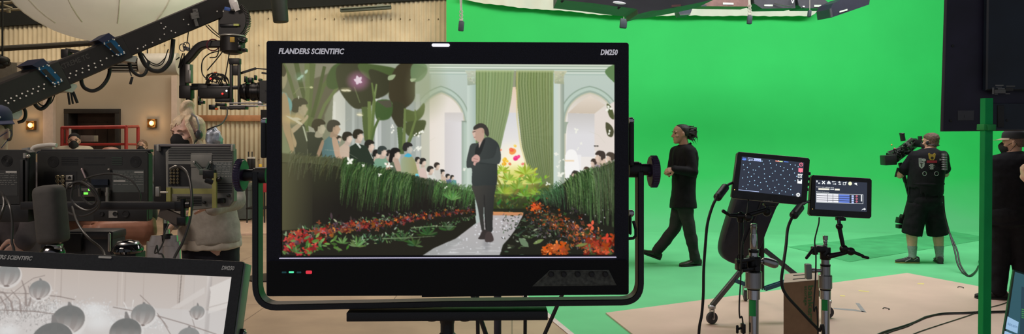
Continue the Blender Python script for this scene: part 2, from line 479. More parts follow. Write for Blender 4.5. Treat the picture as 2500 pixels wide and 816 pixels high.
# pictures shown on the screens (drawn as flat colour fields)
class Canvas:
 def __init__(s, x0, y0, x1, y1, sc, seed=1):
  s.x0, s.y0, s.sc = x0, y0, sc
  s.W, s.H = int(round((x1 - x0) * sc)), int(round((y1 - y0) * sc))
  s.a = np.zeros((s.H, s.W, 3))
  s.rng = random.Random(seed)
  s.np = np.random.default_rng(seed)
 def bbox(s, xs0, xs1, ys0, ys1):
  i0 = max(0, int((xs0 - s.x0) * s.sc) - 1); i1 = min(s.W, int((xs1 - s.x0) * s.sc) + 2)
  j0 = max(0, int((ys0 - s.y0) * s.sc) - 1); j1 = min(s.H, int((ys1 - s.y0) * s.sc) + 2)
  if i1 <= i0 or j1 <= j0: return None
  X, Y = np.meshgrid((np.arange(i0, i1) + 0.5) / s.sc + s.x0, (np.arange(j0, j1) + 0.5) / s.sc + s.y0)
  return i0, i1, j0, j1, X, Y
 def blend(s, b, mask, col, al):
  i0, i1, j0, j1, X, Y = b
  c = col(X, Y) if callable(col) else np.array(col, float)
  k = (mask * al)[..., None]
  s.a[j0:j1, i0:i1] = s.a[j0:j1, i0:i1] * (1 - k) + c * k
 @staticmethod
 def inside(pts, X, Y):
  r = np.zeros(X.shape, bool)
  n = len(pts)
  for i in range(n):
   xa, ya = pts[i]; xb, yb = pts[(i + 1) % n]
   if ya == yb: continue
   c = ((ya > Y) != (yb > Y)) & (X < (xb - xa) * (Y - ya) / (yb - ya) + xa)
   r ^= c
  return r
 def poly(s, pts, col, al=1.0, soft=0.0):
  xs = [p[0] for p in pts]; ys = [p[1] for p in pts]
  b = s.bbox(min(xs) - 3 * soft, max(xs) + 3 * soft, min(ys) - 3 * soft, max(ys) + 3 * soft)
  if b is None: return
  m = s.inside(pts, b[4], b[5]).astype(float)
  if soft > 0:
   k = max(1, int(soft * s.sc))
   for _ in range(2):
    for ax in (0, 1):
     c = np.cumsum(np.pad(m, [(k + 1, k) if a == ax else (0, 0) for a in (0, 1)], mode='edge'), axis=ax)
     n = m.shape[ax]
     m = (np.take(c, range(2 * k + 1, 2 * k + 1 + n), ax) - np.take(c, range(0, n), ax)) / (2 * k + 1)
  s.blend(b, m, col, al)
 def smooth(s, pts, col, al=1.0, soft=0.0, n=5):
  """Closed smooth outline through the points."""
  q = []
  k = len(pts)
  for i in range(k):
   a, b, c, d = [pts[(i + j - 1) % k] for j in range(4)]
   for t in [u / n for u in range(n)]:
    q.append(tuple(0.5 * (2 * b[e] + (c[e] - a[e]) * t + (2 * a[e] - 5 * b[e] + 4 * c[e] - d[e]) * t * t + (3 * b[e] - a[e] - 3 * c[e] + d[e]) * t ** 3) for e in (0, 1)))
  s.poly(q, col, al, soft)
 def ell(s, cx, cy, rx, ry, col, al=1.0, ang=0.0, glow=False):
  r = max(rx, ry)
  b = s.bbox(cx - r, cx + r, cy - r, cy + r)
  if b is None: return
  c, d = math.cos(ang), math.sin(ang)
  u = ((b[4] - cx) * c + (b[5] - cy) * d) / rx; v = (-(b[4] - cx) * d + (b[5] - cy) * c) / ry
  q = u * u + v * v
  m = np.clip(1 - q, 0, 1) ** 1.5 if glow else (q < 1).astype(float)
  s.blend(b, m, col, al)
 def rect(s, x0, y0, x1, y1, col, al=1.0):
  s.poly([(x0, y0), (x1, y0), (x1, y1), (x0, y1)], col, al)
 def stroke(s, pts, w0, w1, col, al=1.0):
  L = []; R = []
  k = len(pts)
  for i, p in enumerate(pts):
   a = pts[max(0, i - 1)]; c = pts[min(k - 1, i + 1)]
   dx, dy = c[0] - a[0], c[1] - a[1]; h = math.hypot(dx, dy) or 1
   w = (w0 + (w1 - w0) * i / max(1, k - 1)) / 2
   L.append((p[0] - dy / h * w, p[1] + dx / h * w)); R.append((p[0] + dy / h * w, p[1] - dx / h * w))
  s.poly(L + R[::-1], col, al)
 def blade(s, x, y, dx, dy, w, col, bend=0.0, al=1.0):
  pts = [(x + dx * t + bend * t * t, y + dy * t) for t in (0, 0.35, 0.7, 1.0)]
  s.stroke(pts, w, w * 0.15, col, al)
 def leaf(s, x, y, ang, L, w, col, al=1.0):
  c, d = math.cos(ang), math.sin(ang)
  pts = [(0, 0), (.25, .38), (.55, .5), (.8, .3), (1, 0), (.8, -.3), (.55, -.5), (.25, -.38)]
  s.poly([(x + c * L * u - d * w * v, y + d * L * u + c * w * v) for u, v in pts], col, al)
def vgrad(y0, c0, y1, c1):
 c0, c1 = np.array(c0, float), np.array(c1, float)
 def f(X, Y):
  t = np.clip((Y - y0) / (y1 - y0), 0, 1)[..., None]
  return c0 * (1 - t) + c1 * t
 return f
def hgrad(x0, c0, x1, c1):
 c0, c1 = np.array(c0, float), np.array(c1, float)
 def f(X, Y):
  t = np.clip((X - x0) / (x1 - x0), 0, 1)[..., None]
  return c0 * (1 - t) + c1 * t
 return f
def jit(r, c, k):
 d = r.uniform(-k, k)
 return tuple(max(0, min(255, v + d + r.uniform(-k, k) * 0.35)) for v in c)
def paint_garden():
 cv = Canvas(686, 156, 1502, 627, 1.6, 11)
 R = cv.rng
 mk = lambda x0, y0, k: (lambda pts: [(x0 + k * x, y0 + k * y) for x, y in pts])
 c1, c2, c3, c4 = mk(680, 150, .331), mk(840, 150, .331), mk(1020, 150, .331), mk(1220, 150, .3554)
 c5, c6, c7 = mk(1100, 290, .429), mk(860, 330, .282), mk(1260, 380, .3125)
 cv.rect(680, 150, 1510, 640, vgrad(160, (190, 204, 193), 420, (178, 190, 184)))
 cv.rect(680, 150, 1050, 640, hgrad(700, (128, 128, 104), 1050, (176, 190, 178)))
 for y0, y1, c in ((155, 160, (206, 214, 196)), (160, 163, (160, 176, 158)), (163, 167, (218, 226, 212)), (167, 169, (140, 158, 142)), (169, 172, (196, 210, 196)), (172, 175, (148, 166, 150)), (175, 180, (205, 216, 204)), (180, 182, (168, 188, 176))):
  cv.rect(1045, y0, 1505, y1, c)
 def arch(xl, xr, ya, ys, yb):
  pts = []
  xm = (xl + xr) / 2; h = xm - xl; H = ys - ya
  r = (h * h + H * H) / (2 * h); am = math.acos(max(-1, min(1, (r - h) / r)))
  for i in range(15):
   t = am * i / 14
   pts.append((xl + r - r * math.cos(t), ys - r * math.sin(t)))
  for i in range(14, -1, -1):
   t = am * i / 14
   pts.append((xr - r + r * math.cos(t), ys - r * math.sin(t)))
  return pts + [(xr, yb), (xl, yb)]
 for xl, xr, ya, ys in ((1021, 1129, 229, 302), (1381, 1502, 228, 300)):
  cv.poly(arch(xl - 17, xr + 15, ya - 19, ys - 4, 520), (150, 168, 152))
  cv.poly(arch(xl - 14, xr + 12, ya - 16, ys - 3, 520), (186, 203, 190))
  cv.poly(arch(xl - 7, xr + 6, ya - 8, ys - 1, 520), (158, 174, 160))
  cv.poly(arch(xl - 3, xr + 3, ya - 3, ys, 520), (198, 196, 172))
  cv.poly(arch(xl, xr, ya, ys, 520), vgrad(ya, (214, 205, 190), ya + 90, (236, 231, 226)))
 cv.poly(arch(1024, 1128, 231, 302, 520), hgrad(1024, (226, 210, 192), 1090, (238, 230, 222)), 0.6)
 cv.rect(1083, 276, 1128, 480, hgrad(1083, (212, 206, 206), 1128, (226, 222, 224)))
 cv.rect(1083, 276, 1128, 300, vgrad(276, (205, 198, 192), 300, (218, 213, 212)), 0.7)
 cv.poly(c4([(470, 355), (655, 360), (730, 300), (625, 232), (540, 290)]), vgrad(228, (228, 216, 202), 280, (204, 190, 172)))
 cv.poly(c4([(470, 355), (655, 362), (655, 660), (455, 660)]), vgrad(276, (200, 196, 192), 330, (222, 220, 222)))
 cv.poly(c4([(655, 362), (800, 270), (800, 660), (655, 620)]), (226, 216, 208))
 cv.rect(1380, 380, 1420, 520, (238, 236, 236)); cv.smooth(c4([(455, 640), (500, 610), (535, 650), (545, 800), (455, 800)]), (246, 244, 242))
 cv.rect(1380, 392, 1402, 396, (238, 214, 180))
 cv.poly(c3([(312, 442), (352, 442), (345, 470), (342, 525), (328, 525), (326, 470)]), (138, 152, 138))
 cv.poly(c4([(434, 418), (474, 418), (462, 440), (455, 498), (436, 498)]), (160, 172, 154))
 cv.rect(1124, 300, 1134, 500, hgrad(1124, (150, 166, 152), 1134, (184, 202, 190)))
 cv.rect(1138, 206, 1164, 500, hgrad(1136, (206, 218, 208), 1164, (160, 180, 170)))
 cv.rect(1350, 200, 1368, 500, hgrad(1350, (196, 212, 206), 1368, (208, 214, 202)))
 cv.rect(1368, 200, 1377, 500, hgrad(1368, (176, 184, 170), 1378, (140, 154, 140)))
 cv.poly(c3([(340, 68), (440, 70), (425, 95), (428, 170), (358, 178), (356, 100)]), vgrad(172, (196, 202, 180), 208, (158, 170, 150)))
 cv.poly(c4([(372, 62), (465, 62), (440, 100), (442, 155), (376, 150)]), vgrad(172, (200, 200, 170), 206, (160, 168, 140)))
 for i in range(26):
  cv.ell(R.uniform(1138, 1160), R.uniform(175, 203), R.uniform(1.5, 4), R.uniform(1, 2.6), jit(R, (182, 190, 168), 22), .7)
  cv.ell(R.uniform(1354, 1376), R.uniform(175, 200), R.uniform(1.5, 4), R.uniform(1, 2.6), jit(R, (186, 188, 158), 22), .7)
 cv.rect(1205, 205, 1345, 300, vgrad(205, (232, 204, 178), 300, (226, 220, 214)))
 cv.rect(1205, 276, 1345, 420, vgrad(276, (214, 214, 220), 370, (236, 232, 228)))
 cv.rect(1245, 172, 1262, 212, (150, 152, 128))
 cv.ell(1252, 400, 60, 62, (255, 246, 214), .95, glow=True)
 cv.ell(1250, 440, 75, 52, (246, 238, 150), .9, glow=True)
 for x, y, r, c in ((1250, 372, 9, (246, 150, 70)), (1247, 368, 6, (244, 100, 60)), (1258, 388, 7, (240, 40, 120)), (1264, 385, 5, (250, 60, 130)), (1243, 402, 4, (226, 120, 80)), (1275, 402, 4, (240, 120, 110)), (1256, 358, 4, (250, 206, 90)), (1230, 392, 6, (244, 190, 50)), (1229, 402, 6, (240, 170, 40)), (1236, 395, 4, (250, 200, 60)), (1221, 368, 3, (246, 150, 120))):
  cv.ell(x, y, r, r * .8, c, 1.0, R.uniform(-1, 1))
  cv.ell(x - r * .3, y - r * .3, r * .45, r * .3, tuple(min(255, v + 40) for v in c), .7)
 def curtain(left, right, n, base, dark, lite, sw):
  ys = [172 + (475 - 172) * i / 40 for i in range(41)]
  for k in range(n):
   u0, u1 = k / n, (k + 1) / n
   for (a, b, c) in ((u0, u0 + .45 / n, dark), (u0 + .25 / n, u1, base), (u0 + .55 / n, u0 + .8 / n, lite)):
    cc = jit(R, c, 7)
    f = lambda y, u: left(y) + (right(y) - left(y)) * u
    pts = [(f(y, a), y) for y in ys] + [(f(y, b), y) for y in reversed(ys)]
    cv.poly(pts, vgrad(172, tuple(v * 1.03 for v in cc), 470, tuple(v * .84 for v in cc)))
 def interp(tab):
  X = [t[0] for t in tab]; Yv = [t[1] for t in tab]
  return lambda y: float(np.interp(y, X, Yv))
 lc_r = interp([(172, 1253), (205, 1251), (240, 1247), (280, 1240), (320, 1230), (360, 1221), (400, 1212), (475, 1200)])
 curtain(lambda y: 1159, lc_r, 12, (134, 154, 104), (114, 134, 86), (146, 164, 114), 0)
 rc_l = interp([(172, 1259), (205, 1257), (260, 1262), (310, 1267), (360, 1273), (400, 1284), (430, 1296), (455, 1312), (475, 1338)])
 curtain(rc_l, lambda y: 1351, 13, (128, 144, 94), (104, 120, 72), (142, 156, 106), 0)
 cv.poly(c4([(110, 70), (118, 70), (120, 400), (150, 600), (215, 816), (205, 816), (135, 590), (108, 380)]), (214, 202, 120), .55)
 cv.rect(1159, 170, 1254, 176, (176, 190, 140), .6); cv.rect(1258, 170, 1352, 176, (176, 186, 136), .6)
 cv.rect(680, 150, 1046, 420, hgrad(690, (112, 112, 84), 1046, (168, 176, 154)), .55)
 cv.poly(c1([(395, 250), (470, 190), (500, 250), (600, 330), (604, 560), (380, 560)]), hgrad(811, (236, 236, 226), 880, (168, 172, 166)))
 cv.rect(811, 250, 816, 320, (250, 250, 244), .8)
 cv.poly(c2([(0, 250), (130, 350), (300, 250), (400, 300), (560, 300), (560, 720), (0, 720)]), (160, 166, 160), .9)
 for x, w_, c in ((856, 6, (190, 196, 190)), (868, 5, (150, 156, 150)), (912, 7, (226, 228, 222)), (920, 8, (196, 200, 196)), (930, 10, (158, 164, 158)), (950, 9, (172, 178, 172)), (966, 8, (186, 192, 188)), (1000, 8, (160, 168, 164)), (1012, 10, (186, 190, 184))):
  cv.rect(x, 230, x + w_, 410, c, .8)
 cv.poly(c1([(250, 130), (340, 100), (420, 60), (470, 190), (395, 250), (330, 400), (330, 440), (215, 440)]), (92, 86, 68), .9, 1.5)
 cv.poly(c1([(270, 20), (400, 20), (380, 80), (250, 130)]), (142, 136, 118), .9, 1)
 G1, G2, G3 = (88, 104, 56), (70, 84, 44), (108, 124, 72)
 for pts, w0, w1, c in (([(20, 10), (70, 120), (120, 290)], 9, 8, G1), ([(120, 10), (150, 150), (190, 300)], 12, 10, G2), ([(240, 20), (225, 200), (200, 520)], 16, 14, G1), ([(200, 20), (205, 200), (190, 480)], 12, 10, G3),
      ([(420, 60), (320, 190), (230, 430), (205, 520)], 9, 12, G1), ([(470, 130), (330, 330), (290, 430)], 7, 9, G3), ([(330, 40), (290, 220), (240, 420)], 8, 9, G2)):
  cv.stroke([(680 + .331 * x, 150 + .331 * y) for x, y in pts], w0, w1, c, .95)
 LF = (58, 58, 40); LG = (66, 92, 40)
 cv.smooth(c1([(420, 20), (604, 20), (604, 180), (480, 180), (400, 210), (350, 190), (350, 110)]), (66, 86, 46), 1, .6)
 cv.smooth(c2([(-60, 40), (80, 10), (240, 60), (230, 160), (200, 320), (110, 355), (40, 330), (-50, 200)]), LF, 1, .6)
 cv.smooth(c2([(100, 20), (250, 30), (380, 60), (330, 110), (220, 150), (120, 90)]), (74, 92, 50), 1, .6)
 cv.smooth(c2([(180, 60), (330, 110), (350, 150), (320, 230), (260, 270), (210, 270), (190, 160)]), LF, 1, .5)
 cv.smooth(c2([(400, 20), (520, 20), (600, 60), (520, 150), (510, 280), (440, 350), (390, 350), (330, 290), (320, 230), (330, 130)]), (64, 58, 40), 1, .6)
 cv.smooth(c2([(360, 300), (440, 330), (440, 400), (430, 490), (395, 500), (350, 430), (335, 380)]), (60, 58, 40), 1, .5)
 cv.smooth(c2([(500, 20), (590, 20), (605, 80), (560, 140), (500, 150), (480, 90)]), (104, 132, 92), .9, 1)
 cv.smooth(c2([(225, 300), (330, 290), (350, 350), (330, 420), (270, 440), (225, 420)]), (66, 90, 48), 1, .4)
 cv.poly(c2([(230, 296), (335, 290), (345, 340), (300, 345)]), (84, 78, 66), .9)
 cv.smooth(c2([(440, 360), (520, 370), (580, 310), (585, 370), (560, 420), (500, 460), (440, 440)]), (88, 100, 54), 1, .4)
 cv.smooth(c2([(440, 460), (530, 440), (590, 440), (592, 480), (560, 540), (480, 560), (440, 520)]), (74, 82, 48), 1, .4)
 cv.smooth(c2([(320, 110), (370, 100), (350, 135), (315, 140)]), (156, 170, 132), 1)
 cv.smooth(c2([(480, 130), (525, 130), (490, 155)]), (170, 186, 146), 1)
 cv.poly(c2([(60, 190), (70, 190), (112, 310), (104, 312)]), (96, 106, 68), .9)
 for pts, w0, w1, c in (([(140, 340), (150, 460), (165, 590)], 14, 16, (84, 98, 56)), ([(175, 300), (180, 450), (185, 590)], 8, 12, (112, 128, 72)), ([(230, 170), (205, 330), (195, 590)], 4, 8, (120, 138, 84)), ([(195, 160), (215, 300), (190, 580)], 4, 7, (98, 116, 62)), ([(250, 420), (215, 500), (195, 590)], 6, 6, (84, 104, 56)),
      ([(400, 490), (410, 600), (415, 690)], 13, 13, (80, 98, 58)), ([(440, 350), (435, 520), (432, 640)], 5, 9, (108, 124, 72)), ([(515, 360), (520, 430), (460, 620)], 3, 7, (104, 120, 66)), ([(500, 540), (470, 610), (450, 660)], 4, 6, (90, 108, 60))):
  cv.stroke([(840 + .331 * x, 150 + .331 * y) for x, y in pts], w0, w1, c)
 cv.ell(1040, 215, 60, 95, (150, 158, 116), .5, glow=True)
 cv.smooth(c4([(730, 60), (770, 25), (816, 25), (816, 150), (780, 130), (740, 90)]), (98, 130, 84), 1)
 cv.smooth(c4([(742, 290), (770, 310), (790, 360), (790, 400), (760, 380), (745, 330)]), (84, 92, 56), 1)
 cv.smooth(c4([(735, 420), (770, 440), (790, 480), (780, 520), (750, 515), (735, 470)]), (80, 80, 56), 1)
 cv.rect(1196, 452, 1340, 540, vgrad(440, (120, 124, 60), 500, (52, 60, 34)))
 cv.ell(1262, 440, 60, 40, (206, 206, 90), .8, glow=True)
 for i in range(120):
  x = R.uniform(1205, 1330); y = R.uniform(420, 515)
  a = R.uniform(-2.9, -.25)
  t = (y - 420) / 95
  c = (176 - 130 * t + R.uniform(-30, 30), 186 - 100 * t + R.uniform(-25, 25), 70 - 30 * t + R.uniform(-15, 15))
  cv.leaf(x, y, a, R.uniform(10, 24), R.uniform(2.5, 7), c)
 for cx, cy, n, L in ((1282, 428, 13, 30), (1240, 442, 11, 24), (1300, 450, 11, 28), (1225, 420, 8, 20), (1262, 464, 12, 24), (1228, 475, 12, 26), (1310, 478, 10, 22), (1280, 482, 10, 22)):
  for k in range(n):
   a = -PI + PI * (k + .5) / n
   c = jit(R, (170 - (cy - 420) * .9, 190 - (cy - 420) * .6, 60), 28)
   cv.leaf(cx, cy, a + R.uniform(-.1, .1), L * R.uniform(.7, 1.1), 4.5, c)
 cv.ell(1238, 470, 20, 14, (214, 216, 70), .5, glow=True)
 cv.ell(1300, 470, 22, 14, (190, 206, 70), .4, glow=True)
 for i in range(40):
  cv.leaf(R.uniform(1205, 1330), R.uniform(492, 520), R.uniform(-2.6, -.5), R.uniform(6, 15), 4, jit(R, (72, 82, 40), 24))
 cv.rect(1200, 512, 1320, 640, (40, 42, 30))
 cv.poly([(1202, 520), (1276, 522), (1276, 530), (1200, 529)], vgrad(519, (222, 150, 92), 530, (186, 132, 100)))
 cv.poly([(1196, 529), (1278, 530), (1264, 552), (1250, 575), (1226, 602), (1214, 640), (1000, 640), (1060, 606), (1110, 584), (1150, 556)], vgrad(528, (182, 176, 176), 626, (172, 172, 172)))
 for i in range(70):
  y = R.uniform(534, 624); t = (y - 530) / 95
  x = R.uniform(1190 - 150 * t, 1272 - 50 * t)
  cv.ell(x, y, R.uniform(.8, 2.6), R.uniform(.7, 2.2), (236, 238, 244), R.uniform(.4, .95))
 for i in range(16):
  cv.ell(R.uniform(1100, 1220), R.uniform(595, 625), R.uniform(6, 18), R.uniform(.8, 1.8), (206, 206, 206), .6)
 cv.poly([(1000, 640), (1060, 606), (1110, 584), (1130, 590), (1040, 640)], (150, 152, 150), .5, 2)
 SK, SKD = (214, 190, 172), (176, 150, 132)
 def guest(f, head, hw, hair, body, col, skin=SK, long_=False, face=1, hh=(38, 38, 34)):
  k = abs(f([(1, 0)])[0][0] - f([(0, 0)])[0][0])
  (hx, hy), = f([head]); hw *= k
  if long_: cv.smooth([(hx - hw * .95, hy - hw * .4), (hx - hw * .2, hy - hw * 1.05), (hx + hw * .7, hy - hw * .6), (hx + hw * .3, hy + hw * .3), (hx + hw * .1, hy + hw * 2.0), (hx - hw * 1.2, hy + hw * 2.0), (hx - hw * 1.2, hy + hw * .4)], hh)
  cv.poly(f(body), col)
  cv.smooth([(hx - hw * .25, hy + hw * .3), (hx + hw * .4, hy + hw * .4), (hx + hw * .45, hy + hw * 1.4), (hx - hw * .6, hy + hw * 1.4)], tuple(v * .9 for v in skin))
  cv.smooth([(hx - hw * .4, hy - hw * .6), (hx + face * hw * .55, hy - hw * .6), (hx + face * hw * .75, hy + hw * .0), (hx + face * hw * .95, hy + hw * .25), (hx + face * hw * .72, hy + hw * .5), (hx + face * hw * .6, hy + hw * .95), (hx, hy + hw * .8)], skin)
  cv.smooth([(hx + hw * .92 * face, hy - hw * .42), (hx + hw * .6 * face, hy - hw * .98), (hx - hw * .1, hy - hw * 1.18), (hx - hw * .8 * face, hy - hw * .95), (hx - hw * 1.1 * face, hy - hw * .1), (hx - hw * .85 * face, hy + hw * .55), (hx - hw * .28 * face, hy + hw * .58), (hx - hw * .14 * face, hy - hw * .02), (hx + hw * .12 * face, hy - hw * .1), (hx + hw * .25 * face, hy - hw * .3)], hair)
  cv.smooth([(hx + hw * .3 * face, hy + hw * .1), (hx + hw * .75 * face, hy - hw * .1), (hx + hw * .92 * face, hy + hw * .28), (hx + hw * .6 * face, hy + hw * .9)], tuple(min(255, v * 1.07) for v in skin), .7, 1)
  cv.ell(hx - hw * .02, hy + hw * .12, hw * .16, hw * .24, tuple(v * .92 for v in skin))
 HR = (40, 38, 34)
 guest(c6, (855, 372), 17, HR, [(835, 385), (890, 400), (895, 470), (840, 470)], (96, 150, 146), long_=True)
 guest(c6, (818, 365), 20, HR, [(800, 385), (845, 390), (850, 460), (800, 460)], (86, 100, 140))
 guest(c6, (770, 330), 24, HR, [(740, 360), (800, 365), (810, 440), (745, 430)], (206, 180, 160))
 guest(c6, (725, 272), 26, (52, 44, 38), [(700, 300), (755, 310), (760, 400), (700, 400)], (206, 204, 196))
 guest(c6, (668, 308), 30, HR, [(640, 345), (690, 330), (720, 380), (725, 420), (650, 415)], (214, 214, 206), long_=False)
 guest(c6, (602, 240), 30, HR, [(560, 300), (620, 285), (640, 360), (635, 410), (570, 400)], (214, 190, 180))
 guest(c6, (556, 222), 22, HR, [(530, 250), (570, 250), (570, 310), (540, 310)], SK)
 guest(c6, (310, 170), 30, HR, [(280, 200), (330, 200), (340, 320), (280, 320)], SKD)
 guest(c6, (365, 170), 46, (30, 29, 27), [(310, 250), (380, 215), (410, 290), (410, 345), (310, 345)], (90, 100, 80), long_=True, hh=(30, 29, 27))
 cv.smooth(c6([(345, 225), (385, 215), (410, 290), (408, 340), (380, 330)]), (186, 160, 142))
 guest(c6, (200, 172), 34, HR, [(170, 200), (230, 200), (230, 260), (170, 260)], SKD)
 guest(c6, (250, 150), 42, (58, 66, 62), [(150, 270), (190, 215), (270, 195), (310, 250), (315, 350), (150, 350)], vgrad(385, (128, 164, 138), 430, (104, 146, 120)))
 cv.smooth(c6([(165, 220), (180, 225), (150, 300), (140, 290)]), (200, 172, 154))
 cv.smooth(c6([(285, 250), (312, 270), (318, 340), (285, 345)]), (176, 142, 118))
 guest(c6, (472, 120), 44, (42, 40, 38), [(415, 220), (450, 185), (500, 185), (535, 230), (560, 340), (560, 400), (410, 380)], hgrad(975, (156, 168, 138), 1015, (150, 150, 100)), skin=(186, 182, 172))
 cv.smooth(c6([(440, 190), (470, 165), (505, 185), (480, 200)]), (70, 172, 206)); cv.smooth(c6([(535, 350), (560, 345), (575, 395), (555, 410)]), (110, 200, 220))
 guest(c6, (140, 98), 44, (44, 42, 34), [(95, 190), (130, 150), (175, 190), (170, 290), (80, 290)], (40, 50, 42))
 cv.poly(c6([(118, 150), (140, 150), (172, 215), (160, 215)]), (214, 218, 210))
 guest(c1, (580, 552), 40, (46, 42, 32), [(510, 640), (560, 610), (640, 630), (700, 760), (510, 780)], (44, 54, 42))
 cv.poly(c1([(556, 605), (580, 610), (600, 640), (592, 650)]), (210, 212, 204))
 guest(c1, (500, 568), 38, (44, 40, 32), [(440, 640), (490, 600), (515, 640), (512, 720), (440, 720)], (200, 178, 158))
 guest(c1, (432, 578), 22, (46, 42, 34), [(415, 590), (445, 590), (445, 620), (415, 620)], SKD)
 guest(c1, (290, 490), 52, (50, 44, 32), [(200, 530), (280, 520), (320, 580), (330, 640), (300, 720), (210, 740)], (46, 50, 40), skin=(196, 186, 160))
 cv.poly(c1([(210, 480), (250, 500), (262, 530), (215, 525)]), (176, 176, 160))
 guest(c1, (400, 495), 50, (60, 56, 48), [(310, 610), (360, 560), (400, 556), (440, 600), (415, 740), (310, 740)], hgrad(785, (82, 114, 118), 818, (96, 132, 134)), skin=(190, 158, 132))
 cv.smooth(c1([(385, 570), (420, 575), (440, 650), (445, 700), (475, 735), (460, 750), (415, 720), (395, 650)]), (196, 164, 138))
 cv.smooth(c1([(310, 590), (325, 610), (300, 690), (275, 730), (263, 720)]), (170, 138, 112))
 guest(c1, (150, 345), 62, (54, 50, 38), [(100, 500), (160, 440), (185, 480), (206, 600), (200, 760), (120, 760)], (58, 62, 48), skin=(196, 178, 146))
 cv.poly(c1([(165, 480), (180, 490), (205, 590), (198, 600)]), (206, 214, 186))
 cv.smooth(c1([(90, 500), (170, 440), (200, 400), (210, 420), (170, 470), (100, 535)]), (206, 184, 150))
 cv.smooth(c1([(20, 60), (45, 70), (55, 130), (40, 190), (20, 200)]), (176, 164, 130)); cv.smooth(c1([(18, 20), (48, 70), (40, 110), (18, 110)]), (60, 54, 40))
 cv.poly(c1([(18, 230), (50, 240), (85, 330), (80, 420), (18, 420)]), (150, 176, 164))
 cv.smooth(c1([(62, 270), (90, 310), (85, 370), (60, 340)]), (120, 190, 196))
 cv.smooth(c1([(20, 250), (55, 270), (75, 380), (80, 520), (105, 640), (90, 690), (60, 600), (20, 470)]), (196, 164, 124))
 cv.smooth(c1([(80, 490), (100, 540), (125, 610), (110, 640), (90, 560)]), (200, 172, 132))
 cv.poly(c1([(18, 480), (55, 600), (85, 680), (80, 740), (18, 740)]), (140, 150, 110), .9)
 guest(c7, (462, 155), 28, (60, 54, 48), [(430, 190), (480, 185), (500, 260), (410, 260)], (94, 98, 86), skin=(206, 178, 160), face=-1, long_=True, hh=(60, 54, 48))
 guest(c7, (552, 120), 24, (84, 70, 58), [(535, 150), (580, 150), (590, 200), (540, 200)], (180, 160, 150), face=-1)
 guest(c7, (610, 60), 26, (70, 58, 50), [(590, 85), (640, 85), (650, 160), (590, 160)], (176, 150, 150), face=-1)
 guest(c7, (660, 15), 42, (66, 56, 50), [(620, 80), (680, 60), (720, 90), (730, 170), (610, 170)], (160, 144, 154), face=-1, skin=(214, 190, 172))
 cv.smooth(c7([(665, 60), (700, 30), (715, 90), (700, 130), (670, 90)]), (214, 190, 170))
 guest(c7, (740, 20), 36, (76, 66, 56), [(700, 60), (770, 50), (780, 160), (700, 160)], (186, 164, 150), face=-1)
 cv.poly([(686, 376), (760, 384), (820, 388), (900, 408), (980, 424), (1060, 444), (1120, 456), (1120, 480), (686, 440)], hgrad(690, (86, 86, 60), 900, (56, 66, 44)), .92, 1.5)
 cv.poly([(680, 398), (720, 400), (800, 404), (880, 420), (960, 438), (1000, 446), (1060, 456), (1100, 462), (1155, 470), (1160, 530), (1000, 545), (800, 566), (680, 600)], vgrad(400, (44, 46, 32), 500, (33, 30, 25)))
 cv.rect(686, 400, 760, 600, hgrad(686, (92, 90, 62), 760, (40, 38, 30)), .8)
 cv.poly([(1300, 640), (1300, 500), (1345, 470), (1390, 440), (1440, 420), (1505, 396), (1505, 640)], vgrad(400, (44, 52, 36), 490, (30, 29, 24)))
 def grass(n, xf, top, bot, cols, lean, w=(1.0, 2.2)):
  for i in range(n):
   x = R.uniform(*xf); yt = top(x) + R.uniform(-9, 14)
   L = R.uniform(.25, 1.0) ** 1.3 * (bot(x) - yt)
   l = lean + R.uniform(-7, 7)
   cv.stroke([(x + l * .55, yt + L), (x + l * .1, yt + L * .55), (x - l * .3, yt + L * .2), (x - l * .9, yt)], w[0] * .6, R.uniform(*w), jit(R, R.choice(cols), 14), R.uniform(.7, 1))
 gt = interp([(690, 378), (760, 386), (820, 390), (880, 408), (960, 426), (1010, 438), (1060, 448), (1155, 464)])
 gb = interp([(690, 440), (780, 470), (860, 520), (980, 528), (1010, 510), (1155, 520)])
 GC = [(56, 82, 42), (74, 104, 54), (44, 68, 34), (100, 130, 78), (34, 50, 28), (40, 58, 32)]
 grass(150, (700, 860), gt, lambda y: gt(y) + 60, [(74, 78, 50), (60, 64, 42), (98, 104, 74)], -8)
 grass(560, (830, 1000), gt, gb, GC, -10)
 grass(120, (1000, 1065), gt, gb, [(44, 58, 36), (36, 48, 30)], -4)
 grass(240, (1055, 1158), gt, gb, [(70, 108, 56), (88, 128, 66), (52, 84, 42)], -6, (.8, 1.7))
 for i in range(60):
  cv.leaf(1100, 492, R.uniform(-2.7, -.2), R.uniform(14, 30), 2, jit(R, (92, 140, 72), 24))
 gt2 = interp([(1320, 474), (1350, 462), (1390, 444), (1420, 428), (1450, 418), (1500, 400)])
 gb2 = interp([(1320, 505), (1380, 520), (1440, 540), (1500, 580)])
 grass(170, (1316, 1380), gt2, gb2, [(60, 94, 58), (84, 122, 82), (48, 76, 46)], 8, (.8, 1.7))
 grass(380, (1385, 1460), gt2, gb2, GC + [(122, 150, 100)], 6)
 grass(170, (1455, 1502), gt2, gb2, [(70, 84, 54), (56, 70, 46), (94, 110, 78)], 4)
 for i in range(10):
  x = R.uniform(1440, 1502); cv.stroke([(x, 560), (x - 2, 480), (x - 3, 420)], 1.6, 1, (76, 106, 62), .8)
 def scatter(n, xf, yc, yh, cols, size, kind='f'):
  for i in range(n):
   x = R.uniform(*xf); y = yc(x) + R.gauss(0, 1) * yh(x)
   s_ = size(x) * R.uniform(.6, 1.35)
   c = jit(R, R.choice(cols), 24)
   w_ = R.uniform(.55, 1.08)
   if kind == 'f':
    a = R.uniform(0, PI)
    for k in range(R.choice((2, 3, 4))): cv.leaf(x, y, a + k * 1.7, s_ * 1.3, s_ * .75, tuple(v * w_ for v in c))
   else:
    cv.leaf(x, y, R.uniform(-PI, .2), s_ * 2.6, s_ * .9, c)
